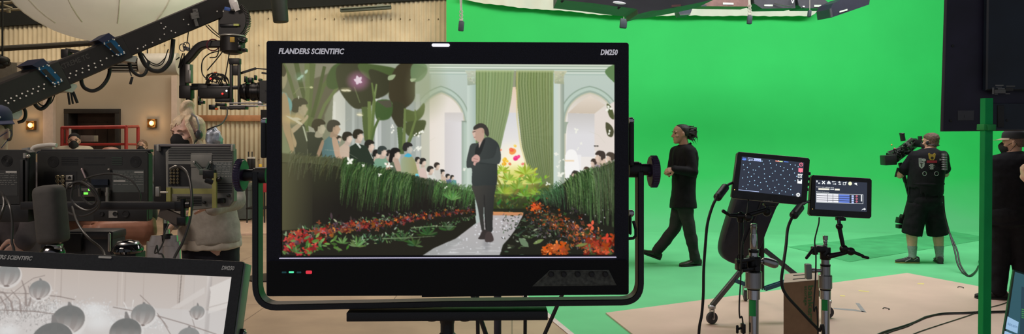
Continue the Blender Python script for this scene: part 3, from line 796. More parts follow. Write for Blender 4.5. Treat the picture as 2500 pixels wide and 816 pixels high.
 cv.poly([(680, 640), (680, 566), (800, 556), (900, 540), (1000, 528), (1155, 512), (1160, 548), (1110, 586), (1056, 610), (1010, 640)], (36, 34, 26))
 cv.poly([(1278, 524), (1300, 500), (1380, 520), (1420, 540), (1505, 560), (1505, 640), (1212, 640), (1230, 600), (1256, 565)], (34, 34, 26))
 yl = interp([(690, 600), (780, 572), (860, 556), (950, 546), (1050, 530), (1155, 515)])
 sl = interp([(690, 7), (800, 5.5), (950, 3.6), (1155, 2.0)])
 hl = interp([(690, 15), (800, 13), (950, 9), (1155, 4)])
 GL = [(60, 90, 50), (84, 118, 70), (46, 70, 40), (110, 140, 98), (150, 168, 136)]
 scatter(220, (690, 1150), lambda x: yl(x) - 2, hl, [(58, 52, 46), (74, 62, 66), (46, 42, 34)], sl, 'l')
 scatter(150, (690, 1150), lambda x: yl(x) - 10, lambda x: hl(x) * .6, GL, lambda x: sl(x) * .7, 'l')
 FL = [(186, 68, 36), (166, 46, 40), (200, 104, 46), (140, 54, 52), (92, 62, 74), (140, 84, 56), (120, 92, 100), (206, 134, 56), (70, 50, 44), (64, 58, 44)]
 scatter(420, (780, 1155), yl, lambda x: hl(x) * .62, FL, sl)
 scatter(60, (690, 790), lambda x: yl(x) - 4, lambda x: 9, [(206, 60, 56), (190, 44, 44), (222, 110, 60), (150, 100, 110)], sl)
 scatter(26, (690, 780), lambda x: 612, lambda x: 6, [(214, 60, 64), (196, 44, 48), (90, 120, 56)], lambda x: 7)
 yg = interp([(690, 622), (820, 600), (950, 585), (1050, 560), (1155, 534)])
 scatter(230, (860, 1158), yg, lambda x: hl(x) * .75, GL + [(38, 54, 34)] * 4, lambda x: sl(x) * .95, 'l')
 scatter(34, (690, 860), lambda x: 606, lambda x: 12, [(96, 140, 66), (120, 160, 84), (70, 104, 50)], lambda x: 6, 'l')
 for cx, cy, n, L in ((868, 606, 8, 30), (832, 598, 6, 24), (720, 620, 5, 22), (980, 592, 8, 30), (1040, 578, 10, 30), (1090, 566, 10, 26), (1010, 604, 9, 26)):
  for k in range(n): cv.leaf(cx, cy, -PI * (k + .3) / n + R.uniform(-.2, .2), L * R.uniform(.7, 1), 5, jit(R, (88, 122, 66) if cx < 960 else (56, 82, 46), 22))
 for pts in ([(1000, 560), (1050, 556), (1110, 556)], [(930, 586), (1000, 584), (1060, 580)]): cv.stroke(pts, 3, 1, (126, 150, 108), .8)
 def ydiag(x): return float(np.interp(x, [1280, 1320, 1380, 1440, 1502], [516, 526, 556, 588, 606]))
 sr = interp([(1280, 2.4), (1350, 3.6), (1430, 5.5), (1502, 7)])
 scatter(240, (1225, 1400), lambda x: ydiag(x) + 36, lambda x: 20, [(44, 46, 36), (60, 66, 52), (78, 70, 78), (96, 110, 92), (52, 60, 44)], sr, 'l')
 OR = [(196, 90, 38), (210, 104, 44), (176, 76, 36), (146, 78, 50), (206, 118, 60), (120, 68, 50), (84, 62, 50), (64, 64, 44)]
 scatter(420, (1282, 1470), ydiag, lambda x: 13 + (x - 1280) * .03, OR, lambda x: sr(x) * .8)
 scatter(130, (1290, 1480), lambda x: ydiag(x) + 6, lambda x: 22, [(66, 58, 62), (96, 84, 96), (64, 84, 50), (44, 44, 34)], lambda x: sr(x) * .7)
 scatter(34, (1318, 1384), lambda x: 612, lambda x: 7, [(232, 100, 36), (214, 84, 32), (240, 130, 60)], lambda x: 8)
 scatter(60, (1430, 1502), lambda x: 606, lambda x: 12, [(196, 62, 40), (206, 90, 46), (150, 60, 40), (104, 110, 70)], lambda x: 8)
 scatter(26, (1298, 1318), lambda x: 508, lambda x: 5, [(240, 104, 40), (232, 84, 34)], lambda x: 4)
 for i in range(40):
  a = R.uniform(0, 1); x = 1290 - 70 * a + R.uniform(0, 60); y = 530 + 90 * a + R.uniform(-10, 10)
  cv.leaf(x, y, R.uniform(-.6, .5) + PI, R.uniform(8, 22), 4, jit(R, R.choice([(150, 164, 140), (70, 86, 60), (40, 46, 34), (60, 76, 50)]), 18))
 cv.leaf(1290, 608, -2.4, 34, 16, (106, 128, 98)); cv.leaf(1300, 600, -.4, 30, 9, (120, 140, 84)); cv.leaf(1404, 606, -.2, 34, 8, (120, 130, 70))
 for i in range(34): cv.ell(R.uniform(1300, 1490), R.uniform(508, 596), R.uniform(.8, 2), R.uniform(.8, 1.8), (206, 200, 204), .8)
 J, JD, TR = (44, 50, 50), (30, 36, 37), (58, 56, 52)
 cv.ell(1185, 602, 13, 24, (120, 120, 124), .45, glow=True)
 cv.smooth(c5([(120, 378), (245, 378), (245, 440), (238, 520), (234, 600), (232, 650), (196, 650), (188, 560), (186, 480), (182, 560), (186, 640), (170, 640), (150, 520), (130, 440)]), hgrad(1150, (64, 61, 56), 1206, (44, 45, 44)), n=3)
 cv.stroke(c5([(186, 440), (190, 560), (200, 646)]), 3, 2, (38, 37, 36), .9)
 cv.smooth(c5([(180, 640), (206, 648), (204, 690), (180, 696), (152, 692), (160, 676)]), (56, 50, 48)); cv.smooth(c5([(196, 660), (222, 652), (240, 690), (234, 708), (208, 712), (190, 704)]), (70, 60, 58))
 cv.smooth(c5([(110, 150), (150, 140), (200, 108), (240, 122), (268, 150), (282, 210), (278, 250), (262, 262), (262, 320), (258, 378), (246, 386), (182, 384), (118, 382), (116, 290), (88, 284), (84, 250), (94, 200)]), hgrad(1136, (52, 57, 56), 1222, (36, 41, 42)), n=4)
 cv.smooth(c5([(150, 150), (190, 118), (186, 150), (164, 205), (136, 215), (134, 180)]), (24, 26, 27), n=4)
 cv.smooth(c5([(262, 160), (280, 215), (276, 250), (262, 262), (176, 252), (160, 238), (240, 226)]), (50, 56, 56), n=3)
 cv.stroke(c5([(160, 258), (262, 264)]), 2, 1, JD, .8)
 cv.poly(c5([(154, 140), (176, 128), (166, 150), (156, 172)]), (196, 170, 158))
 FC = (188, 152, 134)
 cv.smooth(c5([(126, 66), (170, 54), (184, 66), (186, 100), (178, 126), (156, 138), (138, 124), (136, 132), (132, 118), (118, 86)]), FC, n=4)
 cv.smooth(c5([(124, 70), (136, 62), (134, 92), (138, 128), (130, 118), (118, 88)]), (214, 180, 164), n=3)
 cv.smooth(c5([(128, 46), (160, 28), (190, 36), (208, 60), (214, 92), (206, 106), (196, 98), (188, 84), (184, 62), (166, 54), (134, 66), (124, 64)]), (46, 42, 38), n=4)
 cv.stroke(c5([(120, 80), (136, 74)]), 2.2, 1.6, (60, 44, 40)); cv.stroke(c5([(126, 110), (138, 108)]), 2, 1.2, (140, 92, 84)); cv.ell(1177, 322, 3, 5, (176, 138, 120))
 cv.smooth(c5([(116, 226), (140, 208), (160, 222), (158, 246), (140, 256), (134, 270), (122, 264), (126, 250), (114, 244)]), (204, 158, 148), n=3)
 cv.stroke(c5([(124, 232), (150, 236)]), 1.6, 1, (150, 104, 100)); cv.stroke(c5([(122, 246), (150, 250)]), 1.4, 1, (150, 108, 104))
 def petal(x, y, s_, col, glow=None, n=4, a0=None):
  if glow: cv.ell(x, y, s_ * 3.4, s_ * 3.0, glow, .55, glow=True)
  a0 = R.uniform(0, 3) if a0 is None else a0
  for k in range(n): cv.leaf(x, y, a0 + k * 2 * PI / n + R.uniform(-.4, .4), s_ * R.uniform(.9, 1.5), s_ * .8, col)
 petal(871, 199, 10, (244, 222, 240), (236, 130, 210), 5, -.6)
 for x, y, a in ((728, 192, -.6), (733, 190, 2.6), (741, 182, -1.0)): cv.leaf(x, y, a, 13, 7, (206, 240, 222))
 cv.ell(730, 190, 18, 16, (150, 220, 190), .35, glow=True)
 cv.ell(714, 292, 34, 18, (252, 214, 140), .7, glow=True)
 for x, y, a, L in ((694, 284, .45, 46), (712, 290, .2, 22), (716, 296, .5, 24)): cv.leaf(x, y, a, L, 6, (250, 238, 206))
 cv.stroke([(714, 232), (728, 216), (756, 214)], 1.6, 1.2, (150, 160, 104)); cv.ell(757, 215, 4, 2.6, (240, 240, 180))
 for x, y in ((836, 221), (846, 221), (875, 281)): cv.leaf(x - 8, y, .15, 17, 5, (244, 240, 220)); cv.ell(x, y, 12, 8, (240, 226, 170), .4, glow=True)
 cv.smooth(c1([(20, 20), (18, 20), (18, 22)]), (0, 0, 0), 0)
 cv.ell(726, 240, 1.5, 4, (244, 246, 226))
 for x, y, s_ in ((955, 311, 5), (956, 322, 6), (1012, 330, 5), (1019, 330, 7), (1028, 323, 5), (1018, 364, 6), (1009, 368, 4), (1024, 362, 3), (942, 405, 8), (947, 407, 7), (1072, 446, 4), (1086, 460, 4), (1358, 378, 5), (1368, 428, 8), (1366, 396, 4), (1361, 408, 4), (1376, 392, 3), (1337, 452, 5), (1489, 264, 8), (1490, 324, 6), (1408, 319, 6), (1412, 365, 4), (1420, 352, 3), (1130, 416, 4), (924, 428, 5), (884, 406, 4), (850, 396, 8)):
  petal(x, y, s_, (240, 240, 228), None, R.choice((2, 3, 4)))
 cv.ell(1454, 358, 3, 1.6, (70, 66, 60)); cv.ell(1460, 358, 3, 1.6, (70, 66, 60))
 for pts in ([(1440, 322), (1462, 330), (1480, 352)], [(790, 368), (840, 372), (870, 390)], [(838, 300), (850, 290)], [(1019, 372), (1040, 350), (1060, 338)]): cv.stroke(pts, .9, .6, (200, 200, 180), .6)
 cv.ell(700, 330, 150, 330, (112, 108, 78), .30, glow=True)
 cv.ell(760, 210, 220, 190, (136, 136, 104), .28, glow=True)
 cv.ell(1180, 350, 260, 180, (214, 214, 196), .10, glow=True)
 a = cv.a
 p = np.pad(a, ((1, 1), (1, 1), (0, 0)), mode='edge')
 blur = sum(p[i:i + cv.H, j:j + cv.W] for i in range(3) for j in range(3)) / 9.0
 cv.a = a * .35 + blur * .65
 return cv
def paint_lanterns(Z):
 """Z takes a point of the picture on the tilted screen, in image pixels, to canvas units."""
 cv = Canvas(0, 0, 1000, 563, 0.9, 5)
 R = cv.rng
 z = lambda x, y: Z(x * .2647, 600 + y * .2647)
 zs = lambda l: [z(*p) for p in l]
 cv.rect(-5, -5, 1005, 570, vgrad(0, (188, 176, 167), 200, (198, 191, 187)))
 for x, c in ((500, (200, 189, 181)), (560, (168, 156, 148)), (720, (194, 183, 175)), (1080, (176, 164, 156)), (1120, (202, 191, 183)), (1150, (174, 162, 154)), (1320, (180, 168, 160)), (1640, (170, 158, 150)), (1790, (176, 166, 160))):
  cv.stroke(zs([(x, 180), (x - 12, 560)]), 3, 3, c)
 cv.stroke(zs([(1665, 270), (1642, 545)]), 4, 4, (132, 122, 116))
 cv.poly(zs([(1700, 240), (2200, 260), (2160, 900), (1650, 900)]), (200, 194, 190), .5)
 cv.poly(zs([(1905, 280), (1950, 285), (1910, 900), (1870, 900)]), hgrad(z(1880, 500)[0], (206, 199, 194), z(1930, 500)[0], (166, 158, 154)))
 cv.poly(zs([(1925, 385), (2140, 290), (2130, 560), (1910, 630), (1935, 430)]), (212, 206, 201)); cv.stroke(zs([(1905, 575), (2110, 520)]), 4, 3, (186, 178, 172))
 cv.poly(zs([(1560, 580), (1880, 380), (1880, 440), (1640, 580)]), (204, 197, 192), .9)
 cv.poly(zs([(-60, 560), (500, 520), (1050, 560), (1900, 600), (2200, 600), (2100, 1500), (-100, 1500)]), (203, 200, 198), .5)
 for i in range(1100):
  x = R.uniform(-40, 520); y = 590 + R.gauss(0, 1) * 80
  g = R.uniform(140, 226); p = z(x, y)
  cv.leaf(p[0], p[1], R.uniform(-PI, PI), R.uniform(4, 13), R.uniform(2, 4.5), (g, g - 4, g - 7), .8)
 for i in range(900):
  x = R.uniform(450, 1500); y = 590 + R.gauss(0, 1) * 40 + (x > 1000) * 120
  g = R.uniform(184, 226); p = z(x, y)
  cv.leaf(p[0], p[1], R.uniform(-PI, PI), R.uniform(4, 12), R.uniform(2, 5), (g, g - 1, g - 2), .7)
 for pts, w in (([(230, 560), (225, 420), (190, 320)], 9), ([(255, 560), (275, 470), (250, 370)], 8), ([(110, 610), (90, 520), (20, 430), (-20, 420)], 8), ([(-10, 470), (40, 560), (60, 640)], 6), ([(180, 620), (170, 500), (90, 410)], 6), ([(1130, 520), (1160, 580), (1190, 640)], 4), ([(1220, 500), (1210, 580)], 4), ([(340, 560), (410, 510)], 4)):
  cv.stroke(zs(pts), w, w * .4, (146, 134, 129) if w > 4 else (222, 219, 216), .9)
 for i in range(30):
  x = R.uniform(0, 420); y = R.uniform(560, 700); cv.stroke(zs([(x, y), (x + R.uniform(-20, 20), y - 40), (x + R.uniform(-50, 50), y - 80)]), 2.2, 1, (150, 138, 134), .7)
 for x, y, r in ((860, 590, 60), (900, 700, 80), (60, 790, 60), (650, 800, 60)):
  p = z(x, y); cv.ell(p[0], p[1], r, r * .6, (220, 220, 219), .75, glow=True)
 for pts, w in (([(-20, 540), (200, 365), (300, 300), (405, 275)], 2.2), ([(-20, 434), (270, 445), (540, 470), (680, 500)], 3), ([(-20, 594), (300, 606), (520, 636)], 3), ([(1280, 455), (1400, 570), (1480, 680), (1570, 830)], 2.4), ([(1030, 568), (1400, 636), (1700, 722), (1990, 820)], 3), ([(1735, 600), (1770, 690), (1800, 800)], 2), ([(1440, 645), (1500, 700), (1540, 760)], 2)):
  cv.stroke(zs(pts), w, w, (136, 124, 119))
 def lantern(zx, zy, zr, ztop, g):
  (x, y), r = z(zx, zy), zr * .455
  cv.ell(x + r * .1, y + r * .12, r * 1.06, r * .96, (214, 210, 207), .7)
  tx, ty = z(zx + zr * .05, ztop)
  cv.poly([(tx - r * .06, ty), (tx + r * .06, ty), (x + r * .2, y - r * .75), (x - r * .2, y - r * .75)], (130, 126, 124))
  dark = (g + 2, g + 2, g)
  cv.ell(x, y, r, r * .86, vgrad(y - r * .3, dark, y + r * .9, (196, 186, 181)))
  for k in (-3, -1, 1, 3):
   u0, u1 = (k - .55) / 3.6, (k + .45) / 3.6
   pts = [(x + r * math.sin(u0 * 1.5) * math.cos(t), y + r * .86 * math.sin(t)) for t in [i * PI / 10 - PI / 2 for i in range(11)]]
   pts += [(x + r * math.sin(u1 * 1.5) * math.cos(t), y + r * .86 * math.sin(t)) for t in [PI / 2 - i * PI / 10 for i in range(11)]]
   cv.poly(pts, vgrad(y - r * .5, tuple(v * .98 for v in dark), y + r * .5, (150, 141, 137)), .75)
  p = z(zx - zr * .1, zy + zr * .95); cv.ell(p[0], p[1], r * .24, r * .07, (120, 108, 104))
 for a in ((60, 270, 108, 120, 136), (355, 405, 92, 300, 132), (1310, 635, 106, 520, 132), (1810, 615, 66, 530, 142), (620, 685, 142, 520, 116), (470, 880, 178, 640, 112), (1145, 800, 138, 610, 112), (1730, 850, 100, 740, 140)): lantern(*a)
 a = cv.a; p = np.pad(a, ((1, 1), (1, 1), (0, 0)), mode='edge')
 cv.a = sum(p[i:i + cv.H, j:j + cv.W] for i in range(3) for j in range(3)) / 9.0
 return cv
def screen_mesh(name, cv, corner, step, m, parent):
 """A flat screen as a fine grid whose points carry the picture's colours. corner(u, v) gives the place of a point."""
 nx, ny = int(cv.W / step), int(cv.H / step)
 a = cv.a
 xi = np.linspace(0, cv.W - 1, nx + 1); yi = np.linspace(0, cv.H - 1, ny + 1)
 k = max(1, int(round(step)))
 pad = np.pad(a, ((k, k), (k, k), (0, 0)), mode='edge')
 c = np.zeros_like(a); n = 0
 for dy in range(-(k // 2), k // 2 + 1):
  for dx in range(-(k // 2), k // 2 + 1):
   c += pad[k + dy:k + dy + cv.H, k + dx:k + dx + cv.W]; n += 1
 c /= n
 col = c[np.round(yi).astype(int)][:, np.round(xi).astype(int)] / 255.0
 col = np.where(col <= 0.04045, col / 12.92, ((np.clip(col, 0, 1) + 0.055) / 1.055) ** 2.4)
 p00, p10, p01, p11 = [np.array(corner(u, v)) for u, v in ((0, 0), (1, 0), (0, 1), (1, 1))]
 U, Vv = np.meshgrid(xi / (cv.W - 1), yi / (cv.H - 1))
 U = U[..., None]; Vv = Vv[..., None]
 pos = (p00 * (1 - U) + p10 * U) * (1 - Vv) + (p01 * (1 - U) + p11 * U) * Vv
 inv = np.array(wm(parent).inverted())
 pos = pos.reshape(-1, 3) @ inv[:3, :3].T + inv[:3, 3]
 idx = np.arange((nx + 1) * (ny + 1)).reshape(ny + 1, nx + 1)
 quads = np.stack([idx[:-1, :-1], idx[1:, :-1], idx[1:, 1:], idx[:-1, 1:]], -1).reshape(-1, 4)
 me = bpy.data.meshes.new(name)
 me.vertices.add(len(pos)); me.vertices.foreach_set('co', pos.astype(np.float32).ravel())
 me.loops.add(quads.size); me.loops.foreach_set('vertex_index', quads.astype(np.int32).ravel())
 me.polygons.add(len(quads)); me.polygons.foreach_set('loop_start', np.arange(0, quads.size, 4, dtype=np.int32))
 me.polygons.foreach_set('loop_total', np.full(len(quads), 4, np.int32))
 me.update(calc_edges=True)
 at = me.color_attributes.new('picture', 'FLOAT_COLOR', 'POINT')
 at.data.foreach_set('color', np.concatenate([col.reshape(-1, 3), np.ones((len(pos), 1))], 1).astype(np.float32).ravel())
 me.materials.append(m)
 o = bpy.data.objects.new(name, me); COL.objects.link(o)
 o.parent = parent; WM[o.name] = wm(parent)
 return o
def screen_material(name, strength=1.0, gloss=0.25):
 m = bpy.data.materials.new(name); m.use_nodes = True
 nt, b = nodes(m)
 at = nt.nodes.new('ShaderNodeAttribute'); at.attribute_name = 'picture'
 b.inputs['Base Color'].default_value = (0.004, 0.004, 0.005, 1)
 b.inputs['Roughness'].default_value = gloss
 b.inputs['Specular IOR Level'].default_value = 0.15
 nt.links.new(at.outputs['Color'], b.inputs['Emission Color'])
 b.inputs['Emission Strength'].default_value = strength
 return m
# the large picture monitor in front
M_mon = mat('black powder coat', (0.011, 0.011, 0.021), 0.62, var=0.55, vscale=900, bump=0.12, bscale=900, spec=0.35)
M_monlow = mat('black satin plastic', (0.0035, 0.0035, 0.004), 0.55, var=0.4, vscale=700, spec=0.25)
M_white = mat('white print', (0.75, 0.75, 0.78), 0.5, var=0.05, emit=(0.75, 0.72, 0.80), estr=0.35)  # print is no lamp; faint emission added to keep the letters bright
M_print = mat('pale print', (0.55, 0.55, 0.52), 0.5, var=0.05)
M_tally = mat('lit white tally lamp', (0.9, 0.9, 0.9), 0.4, var=0.0, emit=(0.9, 0.88, 0.95), estr=0.9)
M_lip = mat('pale lilac edge strip', (0.80, 0.78, 0.92), 0.35, var=0.05, emit=(0.5, 0.48, 0.66), estr=0.85)  # screen light caught by the strip is put in as emission
M_steelblk = mat('black bracket steel', (0.010, 0.010, 0.012), 0.45, var=0.4, vscale=600, spec=0.5)
M_purple = mat('dark purple knob', (0.030, 0.012, 0.050), 0.4, var=0.4, vscale=500, spec=0.6)
M_grey = mat('mid grey plastic', (0.22, 0.22, 0.22), 0.6)
M_screen = screen_material('picture on the lit screen', 1.0)
class Plane:
 """A plane in the world through point o with axes u (right) and v (up); px() meets it with a line of sight."""
 def __init__(s, o, u, v):
  s.o, s.u, s.v = V(o), V(u).normalized(), V(v).normalized()
  s.n = s.u.cross(s.v)
 def px(s, x, y, off=0.0):
  d = P(x, y, 1.0) - V((0, 0, CZ)); d = V((d.x, 1.0, d.z))
  o = s.o + s.n * off
  t = (o - V((0, 0, CZ))).dot(s.n) / d.dot(s.n)
  return V((0, 0, CZ)) + d * t
 def uv(s, p):
  return (V(p) - s.o).dot(s.u), (V(p) - s.o).dot(s.v)
 def at(s, a, b, off=0.0):
  return s.o + s.u * a + s.v * b + s.n * off
yaw = math.radians(1.6)
pm = Plane(P(1092, 410, 1.2), (math.cos(yaw), math.sin(yaw), -0.0015), (0, 0, 1))
def rrect(w0, h0, w1, h1, r, n=5):
 out = []
 for cx, cy, a0 in ((w1 - r, h0 + r, -PI / 2), (w1 - r, h1 - r, 0), (w0 + r, h1 - r, PI / 2), (w0 + r, h0 + r, PI)):
  for i in range(n + 1):
   a = a0 + PI / 2 * i / n
   out.append((cx + r * math.cos(a), cy + r * math.sin(a)))
 return out
def frame_mesh(pl, outer, inner, off0, off1, mbx=None):
 """A frame between a rectangle pair in plane coordinates, from off0 (back) to off1 (front)."""
 m = mbx or MB()
 (ax0, ay0, ax1, ay1), (bx0, by0, bx1, by1) = outer, inner
 n = 6
 O = rrect(ax0, ay0, ax1, ay1, 0.004, n); I = rrect(bx0, by0, bx1, by1, 0.0012, n)
 rings = [[pl.at(x, y, off0) for x, y in O], [pl.at(x, y, off1 - 0.002) for x, y in O],
   [pl.at(x * 0.997, y * 0.997, off1) for x, y in O], [pl.at(x, y, off1) for x, y in I], [pl.at(x, y, off0) for x, y in I]]
 m.ring_loft(rings, False, True)
 return m
A = pm.uv(pm.px(651, 724)); B = pm.uv(pm.px(1535, 104))
S0 = pm.uv(pm.px(687, 626)); S1 = pm.uv(pm.px(1501, 157))
base = pm.at(0, A[1]); base.z = pm.at(0, A[1]).z
mon = thing('picture_monitor', base + V((0, 0.03, 0)), 'large black picture monitor facing the lens, showing a garden wedding aisle in full colour', 'monitor')
m = frame_mesh(pm, (A[0], A[1], B[0], B[1]), (S0[0], S0[1], S1[0], S1[1]), -0.012, 0.004)
m.box(pm.at((A[0] + B[0]) / 2, (A[1] + B[1]) / 2, -0.034), (B[0] - A[0] - 0.004, 0.044, B[1] - A[1] - 0.004), rot('Z', yaw), 0.004)
m.build('housing', M_mon, mon)
m = MB()
lo = pm.uv(pm.px(653, 722)); hi = pm.uv(pm.px(1533, 633))
m.prism([(p[0], p[1]) for p in rrect(lo[0] + .002, lo[1], hi[0] - .002, hi[1], 0.003)], pm.at(0, 0, 0.0042), pm.u, pm.v, 0.003)
fl0 = pm.uv(pm.px(1030, 724)); fl1 = pm.uv(pm.px(1374, 712))
m.prism([(fl0[0], fl0[1]), (fl1[0], fl0[1] + 0.002), (fl1[0], fl1[1]), (fl0[0], fl1[1])], pm.at(0, 0, 0.001), pm.u, pm.v, 0.005)
low = m.build('lower_panel', M_monlow, mon)
cvg = paint_garden()
screen_mesh('screen', cvg, lambda u, v: pm.at(S0[0] + (S1[0] - S0[0]) * u, S1[1] + (S0[1] - S1[1]) * v, -0.004), 2.0, M_screen, mon)
m = MB()
a = pm.uv(pm.px(684, 631)); b = pm.uv(pm.px(1503, 625.5))
lz = [pm.at(x, y, z) for x, y, z in ((a[0], a[1], .0075), (b[0], a[1], .0075), (b[0], b[1], .004), (a[0], b[1], .004))]
m.ring_loft([lz, [p - pm.n * .006 for p in lz]])
m.build('screen_lip', M_lip, mon)
def px_len(pl, x0, x1, y):
 return (pl.px(x1, y) - pl.px(x0, y)).length
t = text_mb('FLANDERS SCIENTIFIC', px_len(pm, 0, 19, 125), pm.px(682, 132), pm.u, pm.v, 0.0046, 0.22, width=px_len(pm, 682, 842, 130), bold=0.035)
t.build('maker_lettering', M_white, mon, smooth=False)
t = text_mb('DM250', px_len(pm, 0, 19, 125), pm.px(1465, 134.5), pm.u, pm.v, 0.0046, 0.22, width=px_len(pm, 1465, 1507, 130), bold=0.035)
t.build('model_lettering', M_white, mon, smooth=False)
m = MB()
a = pm.uv(pm.px(1055, 115)); b = pm.uv(pm.px(1099, 107.5))
m.prism([(p[0], p[1]) for p in rrect(a[0], a[1], b[0], b[1], abs(b[1] - a[1]) * 0.48)], pm.at(0, 0, 0.004), pm.u, pm.v, 0.002)
m.build('tally_lamp', M_tally, mon)
for x0, x1, y0, y1, nm, c, e in ((691, 702, 662, 666, 'dim status lamp', (0.01, 0.06, 0.07), 0.5), (708, 720, 661.5, 665.5, 'green status lamp', (0.10, 0.85, 0.42), 1.0), (727, 738, 662, 666, 'dim status lamp', (0.01, 0.06, 0.07), 0.5), (749, 764, 659.5, 667.5, 'red status lamp', (0.62, 0.03, 0.05), 1.0)):
 a = pm.uv(pm.px(x0, y1)); b = pm.uv(pm.px(x1, y0))
 m = MB(); m.prism(rrect(a[0], a[1], b[0], b[1], abs(b[1] - a[1]) * .3), pm.at(0, 0, 0.0072), pm.u, pm.v, 0.0008)
 m.build('status_lamp', mat(nm, c, 0.4, var=0, emit=c, estr=e), mon, label=nm)
q = [pm.uv(pm.px(*p)) for p in ((1298, 697), (1503, 694), (1484, 657), (1341, 658))]
m = MB()
o_ = [pm.at(x, y, 0.0075) for x, y in q]
cx = sum(x for x, y in q) / 4; cy = sum(y for x, y in q) / 4
i_ = [pm.at(cx + (x - cx) * .93, cy + (y - cy) * .86, 0.0082) for x, y in q]
d_ = [pm.at(cx + (x - cx) * .90, cy + (y - cy) * .80, 0.0074) for x, y in q]
m.ring_loft([o_, i_, d_], True)
kp = m.build('control_panel', mat('grey green brushed control plate', (0.075, 0.078, 0.062), 0.5, var=0.55, vscale=160), mon)
for kx in (1345, 1376, 1410, 1444, 1477):
 m = MB()
 c = pm.px(kx, 669, 0.008); r = px_len(pm, 0, 6.3, 670)
 m.lathe(c, pm.n, [(0, r), (0.006, r * 0.95), (0.0075, r * 0.8), (0.0075, 0.0)], 20)
 for k in range(12):
  a = k * PI / 6
  m.box(c + (pm.u * math.cos(a) + pm.v * math.sin(a)) * r + pm.n * 0.003, (0.0012, 0.0012, 0.006), rot('Z', yaw) @ rot('X', PI / 2), 0.0002)
 m.build('control_knob', mat('black rubber knob', (0.012, 0.012, 0.013), 0.5), kp)
off = -0.045
yk = MB()
yp = []
for x, y in ((629, 420), (629, 690)): yp.append(pm.px(x, y, off))
cor = [pm.px(629, 690, off), pm.px(629, 747, off), pm.px(680, 747, off)]
for i in range(1, 9):
 t_ = i / 8; yp.append(cor[0] * (1 - t_) ** 2 + cor[1] * 2 * t_ * (1 - t_) + cor[2] * t_ * t_)
yp += [pm.px(900, 743, off), pm.px(1092, 739, off), pm.px(1300, 737, off)]
cor = [pm.px(1515, 735, off), pm.px(1560, 734, off), pm.px(1561, 690, off)]
for i in range(0, 9):
 t_ = i / 8; yp.append(cor[0] * (1 - t_) ** 2 + cor[1] * 2 * t_ * (1 - t_) + cor[2] * t_ * t_)
yp += [pm.px(1561, 420, off)]
w2, d2 = 0.0052, 0.014
rings = []
for i, p in enumerate(yp):
 tg = (yp[min(i + 1, len(yp) - 1)] - yp[max(i - 1, 0)]).normalized()
 nn = pm.n.cross(tg).normalized()
 rings.append([p + nn * (w2 * a) + pm.n * (d2 * b) for a, b in ((-1, -.9), (-1, .9), (-.8, 1), (.8, 1), (1, .9), (1, -.9), (.8, -1), (-.8, -1))])
yk.ring_loft(rings, True)
for x in (871, 978, 1092, 1203, 1317):
 yk.ell(pm.px(x, 738 + (978 - x) * .01, off), (0.0055, 0.0055, 0.0022))
yoke = yk.build('yoke_bracket', M_steelblk, mon)
for sx, kx0, kx1, ax0, ax1 in ((1, 578, 597, 597, 652), (-1, 1606, 1586, 1586, 1534)):
 m = MB()
 a = pm.px(kx0, 428 if sx == 1 else 419, off); b = pm.px(kx1, 428 if sx == 1 else 419, off); d = (b - a)
 r = px_len(pm, 0, 41, 428)
 m.lathe(a, d, [(0, r * .86), (0.0015, r * .95), (0.004, r), (d.length - 0.003, r), (d.length, r * .95), (d.length, r * .35), (d.length + .004, r * .35)], 40)
 for k in range(36):
  t_ = 2 * PI * k / 36
  m.bar(a + d * .15 + (pm.v * math.cos(t_) + pm.n * math.sin(t_)) * r, a + d * .85 + (pm.v * math.cos(t_) + pm.n * math.sin(t_)) * r, .0022, .002)
 kb = m.build('tilt_knob', M_purple, mon, angle=30)
 m = MB()
 a = pm.px(ax0, 428 if sx == 1 else 414, off); b = pm.px(ax1, 428 if sx == 1 else 414, off)
 L = (b - a).length
 m.lathe(a, b - a, [(0, .010), (L * .4, .010), (L * .42, .0122), (L * .5, .0122), (L * .52, .0138), (L, .0138)], 28)
 m.build('hub', M_steelblk, kb)
for x, y0, y1 in ((1541, 295, 297), (1541, 521, 523), (645, 297, 299)):
 m = MB(); c = pm.px(x, y0, -.03)
 m.lathe(c, pm.u if x > 1000 else -pm.u, [(-.004, .006), (.002, .006), (.003, .004), (.0045, .004)], 14)
 m.build('side_screw', mat('bright screw', (0.5, 0.5, 0.55), .3, 1.0), mon)
for x0, x1, y0, y1 in ((1534, 1546, 296, 408), (1534, 1540, 524, 574), (640, 654, 298, 388)):
 m = MB(); a = pm.px((x0 + x1) / 2, (y0 + y1) / 2, -.032)
 m.box(a, (px_len(pm, x0, x1, y0), .02, px_len(pm, 0, y1 - y0, y0)), rot('Z', yaw), .002)
 m.build('side_bracket', M_steelblk, mon)
m = MB(); m.tube([pm.px(1546, 540, -.03), pm.px(1552, 560, -.03), pm.px(1552, 576, -.03), pm.px(1546, 582, -.03), pm.px(1534, 583, -.03)], .0026, 10)
m.build('side_handle', M_steelblk, mon)
b = pm.px(1092, 760, off)
st = thing('monitor_stand', V((b.x, b.y, 0)), 'dark stand with wide top plate carrying the large wedding picture monitor', 'stand')
m = MB()
a = pm.uv(pm.px(853, 772, off)); c = pm.uv(pm.px(1334, 750, off))
zt = min(p.z for p in yp) - w2 * 1.15
m.box(pm.at((a[0] + c[0]) / 2, 0, off) * 1 + V((0, 0, zt - 0.0075 - pm.at(0, 0, off).z)), (c[0] - a[0], 0.055, 0.015), rot('Z', yaw), 0.001)
top = m.build('top_plate', M_steelblk, st)
zp = zt - 0.015
m = MB()
m.lathe((b.x, b.y, zp), (0, 0, -1), [(0, .016), (.006, .013), (.012, .0115), (.026, .0115), (.030, .015), (.05, .016), (.052, .019), (.09, .019), (.09, .014), (.62, .014), (.62, .0), ], 28)
m.build('column', M_steelblk, st)
